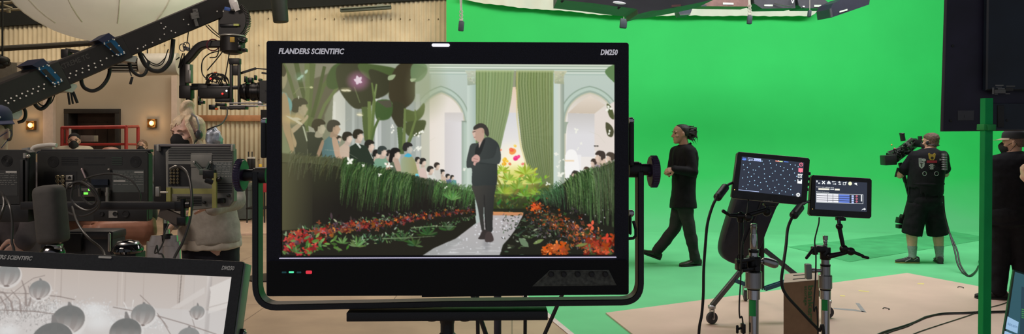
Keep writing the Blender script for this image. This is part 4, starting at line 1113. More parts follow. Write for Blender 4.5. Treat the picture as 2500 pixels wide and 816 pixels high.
for dx in (-0.026, 0.030):
 m = MB(); m.lathe((b.x + dx, b.y, zp), (0, 0, -1), [(0, .011), (.003, .011), (.006, .008), (.007, .0)], 18); m.build('clamp_bolt', M_steelblk, top)
m = MB(); m.cyl((b.x, b.y, zp - .6), (b.x, b.y, .25), .018); m.build('outer_tube', M_steelblk, st)
for k in range(3):
 an = PI / 2 + k * 2 * PI / 3
 m = MB(); f_ = V((b.x + .38 * math.cos(an), b.y + .38 * math.sin(an), .014))
 m.tube([V((b.x + .02 * math.cos(an), b.y + .02 * math.sin(an), .55)), f_ + V((0, 0, .02))], .011, 12)
 m.ell(f_, (.02, .02, .014))
 m.build('leg', M_steelblk, st)
Yt = 3.1
tc = P(1212, 600, Yt)
tp = thing('tripod', V((tc.x, Yt, 0)), 'black tripod whose thin legs show just below the large picture monitor', 'tripod')
for (xa, ya, xb, yb, dy, r) in ((1143, 690, 1186, 816, -.25, .009), (1165, 690, 1166, 760, -.1, .008), (1283, 690, 1282, 816, .1, .008), (1374, 716, 1330, 816, -.22, .008)):
 a = P(xa, ya, Yt + dy); b_ = P(xb, yb, Yt + dy); d = (b_ - a)
 foot = a + d * ((a.z - .012) / -d.z)
 m = MB(); up = a - d * ((1.05 - a.z) / -d.z) if d.z else a
 m.tube([up, foot], r, 10); m.ell(foot, (.016, .016, .012)); m.build('leg', M_steelblk, tp)
m = MB(); m.cyl(V((tc.x + .005, Yt, 1.2)), V((tc.x + .005, Yt, .06)), .016); m.build('centre_column', mat('dark slate tube', (.03, .03, .045), .4), tp)
m = MB(); m.lathe((tc.x + .005, Yt, 1.02), (0, 0, 1), [(0, .05), (.05, .06), (.07, .03), (.09, .03)]); m.build('spider', M_steelblk, tp)
# people
from mathutils import noise as mn
M_skin = mat('warm skin', (0.50, 0.29, 0.20), 0.5, var=0.08, vscale=30, bump=0.03, bscale=200)
M_skin_tan = mat('tan skin', (0.40, 0.22, 0.145), 0.5, var=0.08, vscale=30, bump=0.03, bscale=200)
M_skin_fair = mat('fair skin', (0.74, 0.47, 0.37), 0.5, var=0.08, vscale=30)
M_cloth_black = mat('black cotton', (0.0045, 0.0045, 0.007), 0.85, var=0.3, vscale=30, bump=0.15, bscale=120, spec=0.2)
M_cloth_black2 = mat('faded black twill', (0.006, 0.006, 0.008), 0.85, var=0.3, vscale=20, bump=0.2, bscale=80, spec=0.2)
M_suit = mat('black suit wool', (0.0045, 0.0045, 0.006), 0.8, var=0.3, vscale=24, bump=0.12, bscale=160, spec=0.2)
M_trouser = mat('black grey trouser cloth', (0.010, 0.011, 0.010), 0.85, var=0.5, vscale=9, bump=0.2, bscale=60)
M_hair_dark = mat('dark hair', (0.007, 0.006, 0.0055), 0.55, var=0.5, vscale=60, bump=0.4, bscale=150)
M_hair_brown = mat('short brown hair', (0.10, 0.055, 0.035), 0.6, var=0.5, vscale=60, bump=0.6, bscale=170)
M_hair_blonde = mat('blonde hair', (0.80, 0.62, 0.42), 0.5, var=0.14, vscale=40, bump=0.4, bscale=130)
M_mask_black = mat('black face mask', (0.010, 0.010, 0.011), 0.8, var=0.2)
M_shoe = mat('dark leather', (0.022, 0.016, 0.013), 0.4, var=0.3)
M_sole = mat('black rubber sole', (0.012, 0.012, 0.012), 0.7)
M_eye = mat('dark eye', (0.02, 0.014, 0.012), 0.2, var=0)
M_lipc = mat('lip skin', (0.34, 0.14, 0.11), 0.5, var=0.05)
def fuse(mb, voxel, it=6, fac=0.5):
 me = bpy.data.meshes.new('f')
 me.from_pydata([tuple(v) for v in mb.v], [], mb.f)
 bm = bmesh.new(); bm.from_mesh(me); bmesh.ops.recalc_face_normals(bm, faces=bm.faces[:]); bm.to_mesh(me); bm.free()
 ob = bpy.data.objects.new('f', me); COL.objects.link(ob)
 r = ob.modifiers.new('r', 'REMESH'); r.mode = 'VOXEL'; r.voxel_size = voxel; r.adaptivity = 0.0
 if it:
  s_ = ob.modifiers.new('s', 'SMOOTH'); s_.factor = fac; s_.iterations = it
 dg = bpy.context.evaluated_depsgraph_get(); dg.update()
 out = bpy.data.meshes.new_from_object(ob.evaluated_get(dg))
 bpy.data.objects.remove(ob); bpy.data.meshes.remove(me)
 return out
def put_mesh(name, me, mats, parent, pick=None, wrinkle=0.0, wscale=9.0, label=None, stretch=1.0):
 """Fused world-space mesh to a child object. pick(co, normal) returns a material slot."""
 me.name = name
 n = len(me.vertices)
 co = np.empty(n * 3); me.vertices.foreach_get('co', co); co = co.reshape(-1, 3)
 if wrinkle:
  no = np.empty(n * 3); me.vertices.foreach_get('normal', no); no = no.reshape(-1, 3)
  for i in range(n):
   p = V(co[i]) * wscale
   p.z *= stretch
   w_ = mn.noise(p) + 0.5 * mn.noise(p * 2.3 + V((3, 1, 7)))
   co[i] += no[i] * (w_ * wrinkle)
 me.materials.clear()
 if not isinstance(mats, (list, tuple)): mats = [mats]
 for m_ in mats: me.materials.append(m_)
 if pick is not None:
  me.vertices.foreach_set('co', co.ravel()); me.update()
  mi = [pick(V(f.center), V(f.normal)) for f in me.polygons]
  me.polygons.foreach_set('material_index', mi)
 inv = np.array(wm(parent).inverted())
 co = co @ inv[:3, :3].T + inv[:3, 3]
 me.vertices.foreach_set('co', co.ravel())
 me.polygons.foreach_set('use_smooth', [True] * len(me.polygons))
 me.update()
 o = bpy.data.objects.new(name, me); COL.objects.link(o)
 o.parent = parent; WM[o.name] = wm(parent)
 if label: o['label'] = label
 return o
class Fig:
 """A person: base on the ground, facing fwd, scaled by k (1 = 1.75 m)."""
 def __init__(s, label, base, fwd, k=1.0, group=None):
  s.base = V(base); f = V((fwd[0], fwd[1], 0)).normalized()
  s.f = f; s.l = V((-f.y, f.x, 0)); s.k = k
  s.root = thing('person', s.base, label, 'person', group)
  s.J = {}
  s.body = MB()
 def L(s, f, l, u):
  return s.base + (s.f * f + s.l * l) * s.k + V((0, 0, u * s.k))
 def D(s, f, l, u):
  return (s.f * f + s.l * l + V((0, 0, u)))
 def pose(s, **kw):
  d = dict(hip=(0, 0, .95), chest=(0, 0, 1.25), neck=(0, 0, 1.47), head=(.025, 0, 1.645),
    shL=(0, .175, 1.41), elL=(-.02, .235, 1.13), wrL=(.06, .235, .89),
    shR=(0, -.175, 1.41), elR=(-.02, -.235, 1.13), wrR=(.06, -.235, .89),
    hipL=(0, .09, .92), knL=(.02, .10, .50), anL=(-.01, .10, .085),
    hipR=(0, -.09, .92), knR=(.02, -.10, .50), anR=(-.01, -.10, .085))
  d.update(kw)
  for a, b in d.items(): s.J[a] = s.L(*b)
  return s
 def head_frame(s, yaw=0, pitch=0, roll=0):
  """yaw to the left, pitch down positive."""
  R = rot('Z', math.atan2(s.f.y, s.f.x) + yaw) @ rot('Y', pitch) @ rot('X', roll)
  s.hf = R @ V((1, 0, 0)); s.hl = R @ V((0, 1, 0)); s.hu = R @ V((0, 0, 1))
  s.hc = s.J['head']
  s.hR = Matrix((s.hf, s.hl, s.hu)).transposed()
  return s
 def H(s, f, l, u):
  return s.hc + (s.hf * f + s.hl * l + s.hu * u) * s.k
 def ringH(s, u, cf, rl, rf, n=20, p=1.0):
  out = []
  for i in range(n):
   a = 2 * PI * i / n
   out.append(s.H(cf + rf * math.cos(a), rl * math.sin(a), u))
  return out
 def add_head(s, mb, jaw=1.0, ears=True):
  k = s.k
  mb.ring_loft([s.ringH(*r) for r in ((-.118, .060, .016, .020), (-.110, .054, .030 * jaw, .034), (-.092, .044, .045 * jaw, .050), (-.066, .026, .056 * jaw, .070), (-.035, .012, .063, .082), (0, .002, .069, .092), (.035, -.004, .073, .097), (.068, -.008, .070, .093), (.094, -.010, .056, .074), (.108, -.010, .036, .050), (.114, -.010, .014, .022))])
  mb.cap(s.H(.088, 0, .020), s.H(.112, 0, -.026), .0085 * k, .0125 * k)
  for e in (-1, 1):
   mb.ell(s.H(.098, e * .011, -.032), (.011 * k, .009 * k, .008 * k), s.hR)
   mb.ell(s.H(.074, e * .034, .030), (.018 * k, .028 * k, .008 * k), s.hR)
   mb.ell(s.H(.062, e * .042, -.022), (.026 * k, .022 * k, .018 * k), s.hR)
   if ears:
    mb.ell(s.H(-.006, e * .076, -.004), (.020 * k, .008 * k, .031 * k), s.hR @ rot('Z', e * .3))
    mb.ell(s.H(.002, e * .073, -.022), (.011 * k, .007 * k, .014 * k), s.hR)
  mb.ell(s.H(.089, 0, -.058), (.011 * k, .024 * k, .007 * k), s.hR)
  mb.ell(s.H(.087, 0, -.071), (.011 * k, .021 * k, .007 * k), s.hR)
  mb.ell(s.H(.082, 0, -.098), (.016 * k, .020 * k, .013 * k), s.hR)
  mb.cap(s.H(-.018, 0, -.05), s.J['neck'] - V((0, 0, .03 * k)), .056 * k, .062 * k)
 def face(s, brow=None, look=1.0, eyes=True):
  k = s.k
  for e in (-1, 1):
   if eyes:
    m = MB(); m.ell(s.H(.083, e * .033, .009), (.008 * k, .0145 * k, .0058 * k * look), s.hR)
    m.build('eye', M_eye, s.root)
   m = MB(); m.tube([s.H(.094, e * .016, .027), s.H(.096, e * .034, .034), s.H(.084, e * .052, .029)], [.003 * k, .0042 * k, .002 * k], 8)
   m.build('eyebrow', brow or M_hair_dark, s.root)
 def limb(s, mb, a, b, c, r, infl=0.0, n=16):
  k = s.k
  J = s.J
  mb.cap(J[a], J[b], (r[0] + infl) * k, (r[1] + infl) * k, n)
  mb.cap(J[b], J[c], (r[1] + infl) * k, (r[2] + infl) * k, n)
 def torso(s, mb, infl=0.0, wide=1.0, deep=1.0, belly=0.0, hem=None, top=True, flare=0.0, lo=-.10):
  """Loft up the spine from hip + lo to the shoulders."""
  k = s.k; J = s.J
  hip, ch, nk = J['hip'], J['chest'], J['neck']
  axs = (J['shL'] - J['shR']).normalized(); axh = (J['hipL'] - J['hipR']).normalized()
  rows = [(lo, .165 + flare, .115 + flare * .8, 0), (0, .165 + flare * .6, .115 + flare * .4, 0), (.33, .148 + .2 * belly, .105 + belly, .5), (.62, .162, .118 + .4 * belly, .8), (.80, .178, .118, 1.0), (.90, .180, .105, 1.0), (.965, .150, .085, 1.0), (1.0, .085, .068, 1.0), (1.03, .055, .055, 1.0)]
  rings = []
  for t, rl, rf, tw in rows:
   if t <= .5: c = hip + (ch - hip) * (t / .55)
   else: c = ch + (nk - ch) * ((t - .55) / .45)
   if t < 0: c = hip + V((0, 0, t * k * 1.0))
   ax = (axh * (1 - tw) + axs * tw); ax.normalize()
   fw = ax.cross(V((0, 0, 1))).normalized()
   if fw.dot(s.f) < 0: fw = -fw
   c = c + fw * (belly * .55 * k * max(0, 1 - abs(t - .33) / .5))
   rings.append([c + ax * ((rl * wide + infl) * k * (abs(math.sin(q)) ** .85) * (1 if math.sin(q) >= 0 else -1)) + fw * ((rf * deep + infl) * k * (abs(math.cos(q)) ** .85) * (1 if math.cos(q) >= 0 else -1)) for q in [2 * PI * i / 28 for i in range(28)]])
  mb.ring_loft(rings)
  for e in 'LR':
   mb.cap(J['sh' + e], nk - V((0, 0, .03 * k)), (.052 + infl) * k, (.05 + infl * .5) * k)
 def hand(s, mb, w, d, n, side, curl=(.4, .5, .4), size=1.0, thumb=.6, spread=.06):
  """w wrist, d finger direction, n palm normal, side +1 if the thumb lies along d x n."""
  k = s.k * size
  d = V(d).normalized(); n = V(n); n = (n - d * n.dot(d)).normalized()
  sd = d.cross(n).normalized() * side
  for i, (o_, L_, r_) in enumerate(((.027, .074, .0090), (.009, .082, .0094), (-.009, .076, .0090), (-.026, .060, .0080))):
   kn = w + d * (.088 - .006 * abs(i - 1)) * k + sd * o_ * k
   mb.cap(w + d * .012 * k + sd * o_ * .55 * k, kn, .0155 * k, .0125 * k, 12)
   dd = (d + sd * spread * (1.5 - i)).normalized(); p = kn; a = 0
   for j, fr in enumerate((.45, .30, .25)):
    a += curl[j]
    q = (dd * math.cos(a) + n * math.sin(a))
    p2 = p + q * L_ * fr * k
    mb.cap(p, p2, r_ * (1 - .10 * j) * k, r_ * (.92 - .10 * j) * k, 10); p = p2
  p = w + d * .022 * k + sd * .024 * k
  t1 = (d * .62 + sd * .72 + n * .25).normalized(); p2 = p + t1 * .046 * k
  mb.cap(p, p2, .015 * k, .0125 * k, 10)
  t2 = (d * .85 + sd * (.5 - thumb) + n * .3 * (1 + thumb)).normalized(); p3 = p2 + t2 * .032 * k
  mb.cap(p2, p3, .0115 * k, .0105 * k, 10)
  t3 = (d * .8 + sd * (.2 - thumb) + n * .5).normalized()
  mb.cap(p3, p3 + t3 * .026 * k, .0105 * k, .0085 * k, 10)
 def arms(s, mb, r=(.047, .038, .026), infl=0.0):
  for e in 'LR': s.limb(mb, 'sh' + e, 'el' + e, 'wr' + e, r, infl)
 def legs(s, mb, r=(.085, .055, .040), infl=0.0, to=1.0):
  for e in 'LR':
   s.limb(mb, 'hip' + e, 'kn' + e, 'an' + e, r, infl)
 def shoe(s, e, toe, m_up, m_sole, up=None, L=.27, w=.048, band=None, name='shoe'):
  """A shoe at ankle e with the toe direction; up is the sole normal."""
  k = s.k; an = s.J['an' + e]; t = V(toe).normalized()
  u = V(up) if up is not None else V((0, 0, 1)); u = (u - t * u.dot(t)).normalized(); sd = t.cross(u)
  o = an - u * .085 * k
  rings = []
  for x, wd, h, b in ((-.078, .020, .045, .006), (-.070, .034, .075, .0), (-.03, .038, .092, .0), (.02, .036, .088, 0), (.06, .042, .066, 0), (.11, .047, .050, 0), (.16, .044, .040, .002), (.19, .030, .030, .005), (.20, .012, .02, .010)):
   x *= L / .27; wd *= w / .048
   rg = []
   for q in range(20):
    a = 2 * PI * q / 20
    yy = math.cos(a); zz = math.sin(a)
    hh = b + (h - b) * (.5 + .5 * (abs(zz) ** .7) * (1 if zz >= 0 else -1))
    rg.append(o + t * x * k + sd * yy * wd * k + u * (hh + .012) * k)
   rings.append(rg)
  m = MB(); m.ring_loft(rings)
  so = m.build(name, m_up, s.root)
  m = MB(); rr = []
  for z in (0, .004, .016, .020):
   out = []
   ins = 1 - (.06 if z in (0, .020) else 0)
   for x, y in ((-.08, 0), (-.074, .024), (-.05, .036), (0, .036), (.06, .044), (.11, .049), (.16, .046), (.19, .032), (.205, 0), (.19, -.032), (.16, -.046), (.11, -.049), (.06, -.044), (0, -.036), (-.05, -.036), (-.074, -.024)):
    out.append(o + t * x * L / .27 * ins * k + sd * y * w / .048 * ins * k + u * z * k)
   rr.append(out)
  m.ring_loft(rr); m.build('sole', m_sole, so)
  if band:
   m = MB()
   for sx in (-1, 1):
    m.tube([o + t * .04 * k + sd * .040 * sx * k + u * .065 * k, o + t * .08 * k + sd * .044 * sx * k + u * .045 * k, o + t * .11 * k + sd * .047 * sx * k + u * .03 * k], .005 * k, 8)
    m.tube([o - t * .05 * k + sd * .036 * sx * k + u * .075 * k, o - t * .0 * k + sd * .039 * sx * k + u * .045 * k], .005 * k, 8)
   for j in range(4):
    m.tube([o + t * (.045 + .022 * j) * k - sd * .022 * k + u * (.094 - .011 * j) * k, o + t * (.045 + .022 * j) * k + u * (.103 - .012 * j) * k, o + t * (.045 + .022 * j) * k + sd * .022 * k + u * (.094 - .011 * j) * k], .003 * k, 6)
   m.build('laces', band, so)
  return so
 def finish(s, skin, voxel=.006, it=5):
  return put_mesh('body', fuse(s.body, voxel, it), skin, s.root)
 def mask(s, m_, loop=True):
  k = s.k
  m = MB()
  rings = []
  for u, f0, rl in ((.012, .106, .022), (-.004, .122, .034), (-.02, .132, .050), (-.045, .130, .058), (-.075, .118, .053), (-.102, .104, .041), (-.118, .084, .026)):
   rg = []
   for i in range(13):
    a = -1 + 2 * i / 12
    rg.append(s.H(f0 - .062 * abs(a) ** 1.8 * (rl / .055), a * rl * 1.12, u - .004 * a * a))
   inner = [s.H(f0 - .012 - .062 * abs(-1 + 2 * i / 12) ** 1.8 * (rl / .055), (-1 + 2 * i / 12) * rl * 1.08, u) for i in range(12, -1, -1)]
   rings.append(rg + inner)
  m.ring_loft(rings, True)
  mk = m.build('face_mask', m_, s.root, angle=60)
  if loop:
   for e in (-1, 1):
    m = MB()
    m.tube([s.H(.05, e * .062, -.02), s.H(.02, e * .074, .0), s.H(-.012, e * .086, .018), s.H(-.026, e * .084, -.006), s.H(-.01, e * .078, -.03), s.H(.04, e * .060, -.085)], .0022 * k, 6)
    m.build('ear_loop', m_, mk)
  return mk
 def cap_hat(s, m_dome, m_brim, brim_yaw=0.0, lift=.018):
  k = s.k
  m = MB(); rings = []
  for u, rl, rf in ((.028, .080, .104), (.05, .082, .106), (.085, .078, .101), (.112, .062, .080), (.126, .036, .046), (.130, .006, .008)):
   rings.append(s.ringH(u + lift, -.006, rl, rf, 28))
  m.ring_loft(rings)
  m.ell(s.H(-.006, 0, .131 + lift), (.008 * k,) * 3)
  h = m.build('cap', m_dome, s.root)
  m = MB()
  A_ = [(-1.2 + 2.4 * i / 16) for i in range(17)]
  def pt(a, ext, du):
   cf = math.cos(a + brim_yaw); sf = math.sin(a + brim_yaw)
   r0 = 1.0
   b_ = s.H(-.006 + .104 * cf, .080 * sf, .034 + lift + du)
   return b_ + (s.hf * math.cos(brim_yaw) + s.hl * math.sin(brim_yaw)) * ext * k * max(0, math.cos(a * 1.25)) - s.hu * ext * .22 * k
  outer = [pt(a, .075, 0) for a in A_]; inner = [pt(a, 0, 0) for a in A_]
  ring_t = inner + outer[::-1]
  m.ring_loft([[p + s.hu * .003 * k for p in ring_t], [p - s.hu * .002 * k for p in ring_t]])
  m.build('brim', m_brim, h)
  return h
Yw = 9.45
f1 = Fig('man in black suit with tied-back hair walking across the green floor, hands clasped', (P(1660, 400, Yw).x, Yw, 0), (-.86, -.5), 1.05)
J = f1.J
f1.pose()
for n_, (x, y, d) in dict(hip=(1668, 487, 0), chest=(1672, 424, 0), neck=(1672, 357, .0), head=(1662, 327, -.01),
      shL=(1681, 370, -.16), elL=(1693, 420, -.24), wrL=(1647, 414, -.27), shR=(1650, 370, .15), elR=(1640, 415, .10), wrR=(1637, 419, -.16),
      hipL=(1670, 492, -.085), hipR=(1664, 492, .085), knL=(1684, 562, -.10), anL=(1697, 627, -.09), knR=(1646, 560, .07), anR=(1603, 622, .06)).items():
 J[n_] = P(x, y, Yw + d)
J['anL'].z = .085 * 1.05; J['anR'].z = .16
f1.head_frame(yaw=-.40, pitch=.06)
f1.add_head(f1.body)
f1.torso(f1.body, -.012)
f1.arms(f1.body); f1.legs(f1.body)
dh = V((-.9, -.15, -.12))
f1.hand(f1.body, J['wrL'], dh, (.25, .8, -.4), 1, (.6, .7, .5), .98)
f1.hand(f1.body, J['wrR'], V((-.75, -.62, -.05)), (.5, -.75, .1), -1, (.65, .8, .6), .98)
f1.finish(M_skin_tan, .0055, 4)
f1.face(M_hair_dark)
m = MB(); m.ell(f1.H(.0925, 0, -.064), (.008, .018, .0045), f1.hR); m.build('mouth', M_lipc, f1.root)
m = MB(); f1.legs(m, (.088, .060, .048), .016)
m.ell(J['hip'] - V((0, 0, .03)), (.15, .15, .13))
t_ = fuse(m, .012, 6); put_mesh('trousers', t_, M_trouser, f1.root, wrinkle=.012, wscale=7)
m = MB(); f1.torso(m, .020, 1.02, 1.0, 0.01, flare=.035, lo=-.11)
f1.limb(m, 'shL', 'elL', 'wrL', (.058, .048, .037), .013)
f1.limb(m, 'shR', 'elR', 'wrR', (.058, .048, .037), .013)
jk = put_mesh('jacket', fuse(m, .010, 6), M_suit, f1.root, wrinkle=.006, wscale=8)
m = MB()
for e, sgn in (('L', 1), ('R', -1)):
 a = f1.L(.10, .05 * sgn, 1.49);
 nk = J['neck']; ch = J['chest']
 fw = (f1.f + f1.l * 0)
 p0 = nk + (f1.l * .055 * sgn - f1.f * .05) + V((0, 0, .035)); p1 = nk + f1.l * .065 * sgn + f1.f * .055 + V((0, 0, -.02)); p2 = nk + f1.l * .055 * sgn + f1.f * .125 - V((0, 0, .14)); p3 = ch + f1.f * .150 + f1.l * .012 * sgn - V((0, 0, .02))
 m.tube(spline([p0, p1, p2, p3], 6), [.016] * 6 + [.02] * 6 + [.026] * 4 + [.012] * 3, 10)
m.build('lapel', M_suit, jk)
m = MB(); nk = J['neck']
m.tube([nk + f1.l * .03 + f1.f * .075 + V((0, 0, .0)), nk + f1.f * .105 - V((0, 0, .06)), nk + f1.f * .13 - V((0, 0, .13))], [.012, .016, .006], 8)
m.build('shirt_collar', mat('grey white shirt', (.30, .29, .28), .7), f1.root)
m = MB()
m.ring_loft([f1.ringH(u, cf, rl, rf) for u, cf, rl, rf in ((-.035, -.058, .050, .050), (-.005, -.044, .073, .062), (.03, -.034, .081, .076), (.065, -.026, .079, .086), (.092, -.020, .066, .082), (.110, -.018, .044, .058), (.119, -.016, .014, .022))])
m.ell(f1.H(-.108, 0, .02), (.045, .045, .055))
random.seed(5)
for i in range(44):
 a = random.uniform(-1, 1); u = random.uniform(-.07, .09)
 p = f1.H(-.085 - .02 * random.random(), a * .05, u)
 q = f1.H(-.135 - .055 * random.random(), a * .075, u + random.uniform(-.05, .035)); r_ = f1.H(-.15 - .05 * random.random(), a * .09, u + random.uniform(-.10, .04))
 m.tube([p, q, r_], [.012, .009, .003], 6)
put_mesh('hair', fuse(m, .006, 2), M_hair_dark, f1.root)
f1.shoe('L', (-.96, -.30, 0), M_shoe, M_sole, L=.29)
f1.shoe('R', (-.86, -.16, .34), M_shoe, M_sole, up=(.34, 0, .94), L=.29)
Yo = 9.55
f2 = Fig('camera operator in black shirt, shorts and grey socks seen from behind on green floor', (P(2262, 400, Yo).x, Yo, 0), (-.34, .94), 1.0)
f2.pose(); J = f2.J
for n_, (x, y, d) in dict(hip=(2259, 488, 0), chest=(2262, 425, -.02), neck=(2268, 366, .0), head=(2272, 347, .03),
      shL=(2234, 382, .05), elL=(2197, 428, .14), wrL=(2212, 418, .38), shR=(2301, 382, -.03), elR=(2308, 425, .17), wrR=(2280, 420, .40),
      hipL=(2242, 500, .0), hipR=(2277, 500, 0), knL=(2226, 572, .03), anL=(2228, 628, .0), knR=(2290, 572, .03), anR=(2294, 628, 0)).items():
 J[n_] = P(x, y, Yo + d)
for e in 'LR': J['an' + e].z = .085
f2.head_frame(yaw=.25, pitch=.04)
f2.add_head(f2.body)
f2.torso(f2.body, 0, 1.08, 1.1, .03)
f2.arms(f2.body, (.056, .046, .030)); f2.legs(f2.body, (.098, .072, .042))
f2.hand(f2.body, J['wrL'], (-.2, .9, .3), (.7, .1, .4), 1, (.5, .6, .5))
f2.hand(f2.body, J['wrR'], (-.6, .7, .2), (-.2, .1, -.9), -1, (.5, .6, .5))
f2.finish(M_skin, .006, 4)
f2.face(M_hair_brown)
f2.mask(M_mask_black)
m = MB(); f2.torso(m, .022, 1.14, 1.12, .04, lo=-.04)
for e in 'LR':
 a, b = J['sh' + e], J['el' + e]
 m.cap(a, a + (b - a) * .72, .078, .074)
put_mesh('shirt', fuse(m, .010, 5), M_cloth_black, f2.root, wrinkle=.007, wscale=8)
m = MB(); f2.torso(m, .040, 1.08, 1.1, .04, lo=.28)
cut = f2.J['chest'].z
vm = fuse(m, .012, 5)
bm = bmesh.new(); bm.from_mesh(vm)
for v in list(bm.verts):
 q = v.co - f2.J['chest']
 if q.z > .19 - .9 * max(0, abs(q.dot(f2.l)) - .03) ** 1.2 * .0 and (abs(q.dot(f2.l)) > .155 or q.z > .22): bm.verts.remove(v)
bm.to_mesh(vm); bm.free()
vest = put_mesh('rig_vest', vm, M_cloth_black2, f2.root, wrinkle=.004)
bk = -f2.f; rt = -f2.l
def on_back(px, py, d=.0):
 """A point on the operator's back under an image point."""
 return P(px, py, Yo - .185 - d)
def patch(name, pts, col, px0, py0, th=.006):
 m = MB(); o = on_back(px0, py0)
 s_ = Yo / F
 a = [o + V((x * s_, 0, -y * s_)) for x, y in pts]
 m.ring_loft([a, [p + V((0, -th, 0)) for p in a]])
 return m.build(name, mat(name + ' cloth', col, .8, var=.1), vest, smooth=False)
circ = lambda r, n=18: [(r * math.cos(2 * PI * i / n), r * math.sin(2 * PI * i / n)) for i in range(n)]
pb = patch('bear_patch', [(-9, -8), (-6, -10), (-3, -7), (3, -7), (6, -10), (9, -8), (8, -3), (7, 3), (4, 7), (-4, 7), (-7, 3), (-8, -3)], (.42, .26, .04), 2275, 384)
pb['label'] = 'ochre patch with round ears'
patch('patch_centre', circ(3.5), (.03, .02, .01), 2275, 386, .008)
patch('red_patch', [(-12, -3), (12, -3), (12, 3), (-12, 3)], (.30, .012, .03), 2275, 395)
patch('round_patch', circ(9), (.008, .008, .009), 2275, 407)
m = MB(); o = on_back(2275, 407, .009); s_ = Yo / F
for sg in (-1, 1):
 for k_ in range(3):
  m.bar(o + V((sg * 1.2 * s_, 0, -(-5 + 4 * k_) * s_)), o + V((sg * (6 - k_) * s_, 0, -(-2 + 4 * k_) * s_)), .006, .004)
 m.bar(o + V((sg * 1.4 * s_, 0, 6 * s_)), o + V((sg * 1.4 * s_, 0, -7 * s_)), .006, .004)
m.build('patch_emblem', mat('grey white thread', (.5, .5, .5), .8), vest)
patch('shield_patch', [(-7, -6), (0, -8), (7, -6), (6, 3), (0, 9), (-6, 3)], (.46, .46, .46), 2250, 403)
m = MB(); o = on_back(2250, 403, .009)
m.bar(o + V((-4 * s_, 0, 4 * s_)), o + V((4 * s_, 0, 4 * s_)), .006, .006); m.bar(o + V((0, 0, 4 * s_)), o + V((0, 0, -5 * s_)), .007, .005)
m.build('patch_emblem', mat('black thread', (.02, .02, .02), .8), vest)
patch('square_patch', [(-8, -5), (-1, -5), (-1, 5), (-8, 5)], (.30, .30, .31), 2251, 391); patch('oval_patch', [(x * 1.1 + 4, y * .8) for x, y in circ(4.5)], (.40, .40, .40), 2251, 391)
patch('name_patch', [(-6, -2), (6, -2), (6, 2), (-6, 2)], (.30, .30, .30), 2300, 390)
for x, y in ((2256, 424), (2285, 424)):
 m = MB(); o = on_back(x, y, .0)
 m.tube([o + V((4.5 * s_ * math.cos(a), -.012, 5 * s_ * math.sin(a))) for a in [2 * PI * i / 14 for i in range(14)]], .0035, 8, closed=True)
 m.build('buckle_ring', mat('steel ring', (.6, .6, .6), .3, 1.0), vest)
m = MB()
o = on_back(2305, 395, .015)
m.cyl(o + V((0, 0, .11)), o + V((.01, 0, -.11)), .03)
for i in range(7): m.lathe(o + V((0, 0, .09 - .03 * i)), (0, 0, -1), [(0, .032), (.006, .036), (.012, .032)])
m.build('battery_roll', mat('metal sleeve', (.12, .12, .125), .45, .5), vest)
m = MB(); wz = P(2262, 448, Yo)
m.tube([V((wz.x, Yo, wz.z)) + f2.l * .205 * math.cos(q) + f2.f * (.175 * math.sin(q) + .0) for q in [2 * PI * i / 30 for i in range(30)]], .020, 8, closed=True)
m.build('waist_belt', M_cloth_black2, vest)
m = MB()
for e in 'LR':
 a, b, c = J['hip' + e], J['kn' + e], J['an' + e]
 m.cyl(a, b + V((0, 0, -.005)), .128, .125, 24)
m.ell(J['hip'] + V((0, 0, .0)), (.205, .17, .15))
sm = fuse(m, .011, 5)
put_mesh('shorts', sm, M_cloth_black2, f2.root, wrinkle=.010, wscale=7)
M_sock = mat('grey green socks', (.20, .27, .235), .9, var=.15, vscale=60)
for e in 'LR':
 m = MB(); a, b = J['kn' + e], J['an' + e]
 d = b - a
 m.lathe(a + d * .52, d, [(0, .056), (.01, .060), (d.length * .2, .052), (d.length * .40, .046), (d.length * .5, .050), (d.length * .52, .02)], 20)
 m.build('sock', M_sock, f2.root)
M_trainer = mat('dark grey trainers', (.035, .037, .036), .7, var=.4, vscale=80)
M_tsole = mat('yellow green sole edge', (.19, .21, .05), .6)
M_stripe = mat('pale trainer stripes', (.26, .27, .27), .6)
f2.shoe('L', (-.92, .10, 0), M_trainer, M_tsole, L=.29, band=M_stripe)
f2.shoe('R', (.35, .93, 0), M_trainer, M_sole, L=.29, band=M_stripe)
m = MB()
m.ring_loft([f2.ringH(u, cf, rl, rf) for u, cf, rl, rf in ((-.06, -.050, .050, .046), (-.03, -.038, .068, .058), (.01, -.024, .075, .078), (.045, -.014, .079, .098), (.075, -.011, .075, .097), (.1, -.012, .06, .078), (.115, -.012, .038, .052), (.121, -.012, .012, .02))])
put_mesh('hair', fuse(m, .007, 3), M_hair_brown, f2.root, wrinkle=.004, wscale=40)
m = MB(); m.tube([f2.H(.0, .085, -.03), f2.H(-.08, .06, -.045), f2.H(-.10, 0, -.05), f2.H(-.08, -.06, -.045), f2.H(.0, -.085, -.03)], .007, 8)
m.ell(f2.H(.0, .084, -.01), (.02, .014, .028)); m.ell(f2.H(.0, -.084, -.01), (.02, .014, .028))
m.build('headset', mat('black headset', (.02, .02, .025), .5), f2.root)
Yr = 7.35
f3 = Fig('man in black cap, mask and clothes with folded arms, standing beside the green pole', (P(2470, 400, Yr).x, Yr, 0), (-.60, .80), .99)
f3.pose(); J = f3.J
for n_, (x, y, d) in dict(hip=(2466, 520, 0), chest=(2463, 440, 0), neck=(2473, 374, .0), head=(2474, 350, .02),
      shL=(2431, 397, .06), elL=(2422, 436, .06), wrL=(2446, 447, .24), shR=(2505, 396, -.06), elR=(2516, 452, .0), wrR=(2470, 436, .27),
      hipL=(2448, 532, .06), hipR=(2487, 532, -.02), knL=(2441, 632, .06), anL=(2437, 712, .02), knR=(2494, 632, .0), anR=(2500, 715, -.1)).items():
 J[n_] = P(x, y, Yr + d)
for e in 'LR': J['an' + e].z = .1025
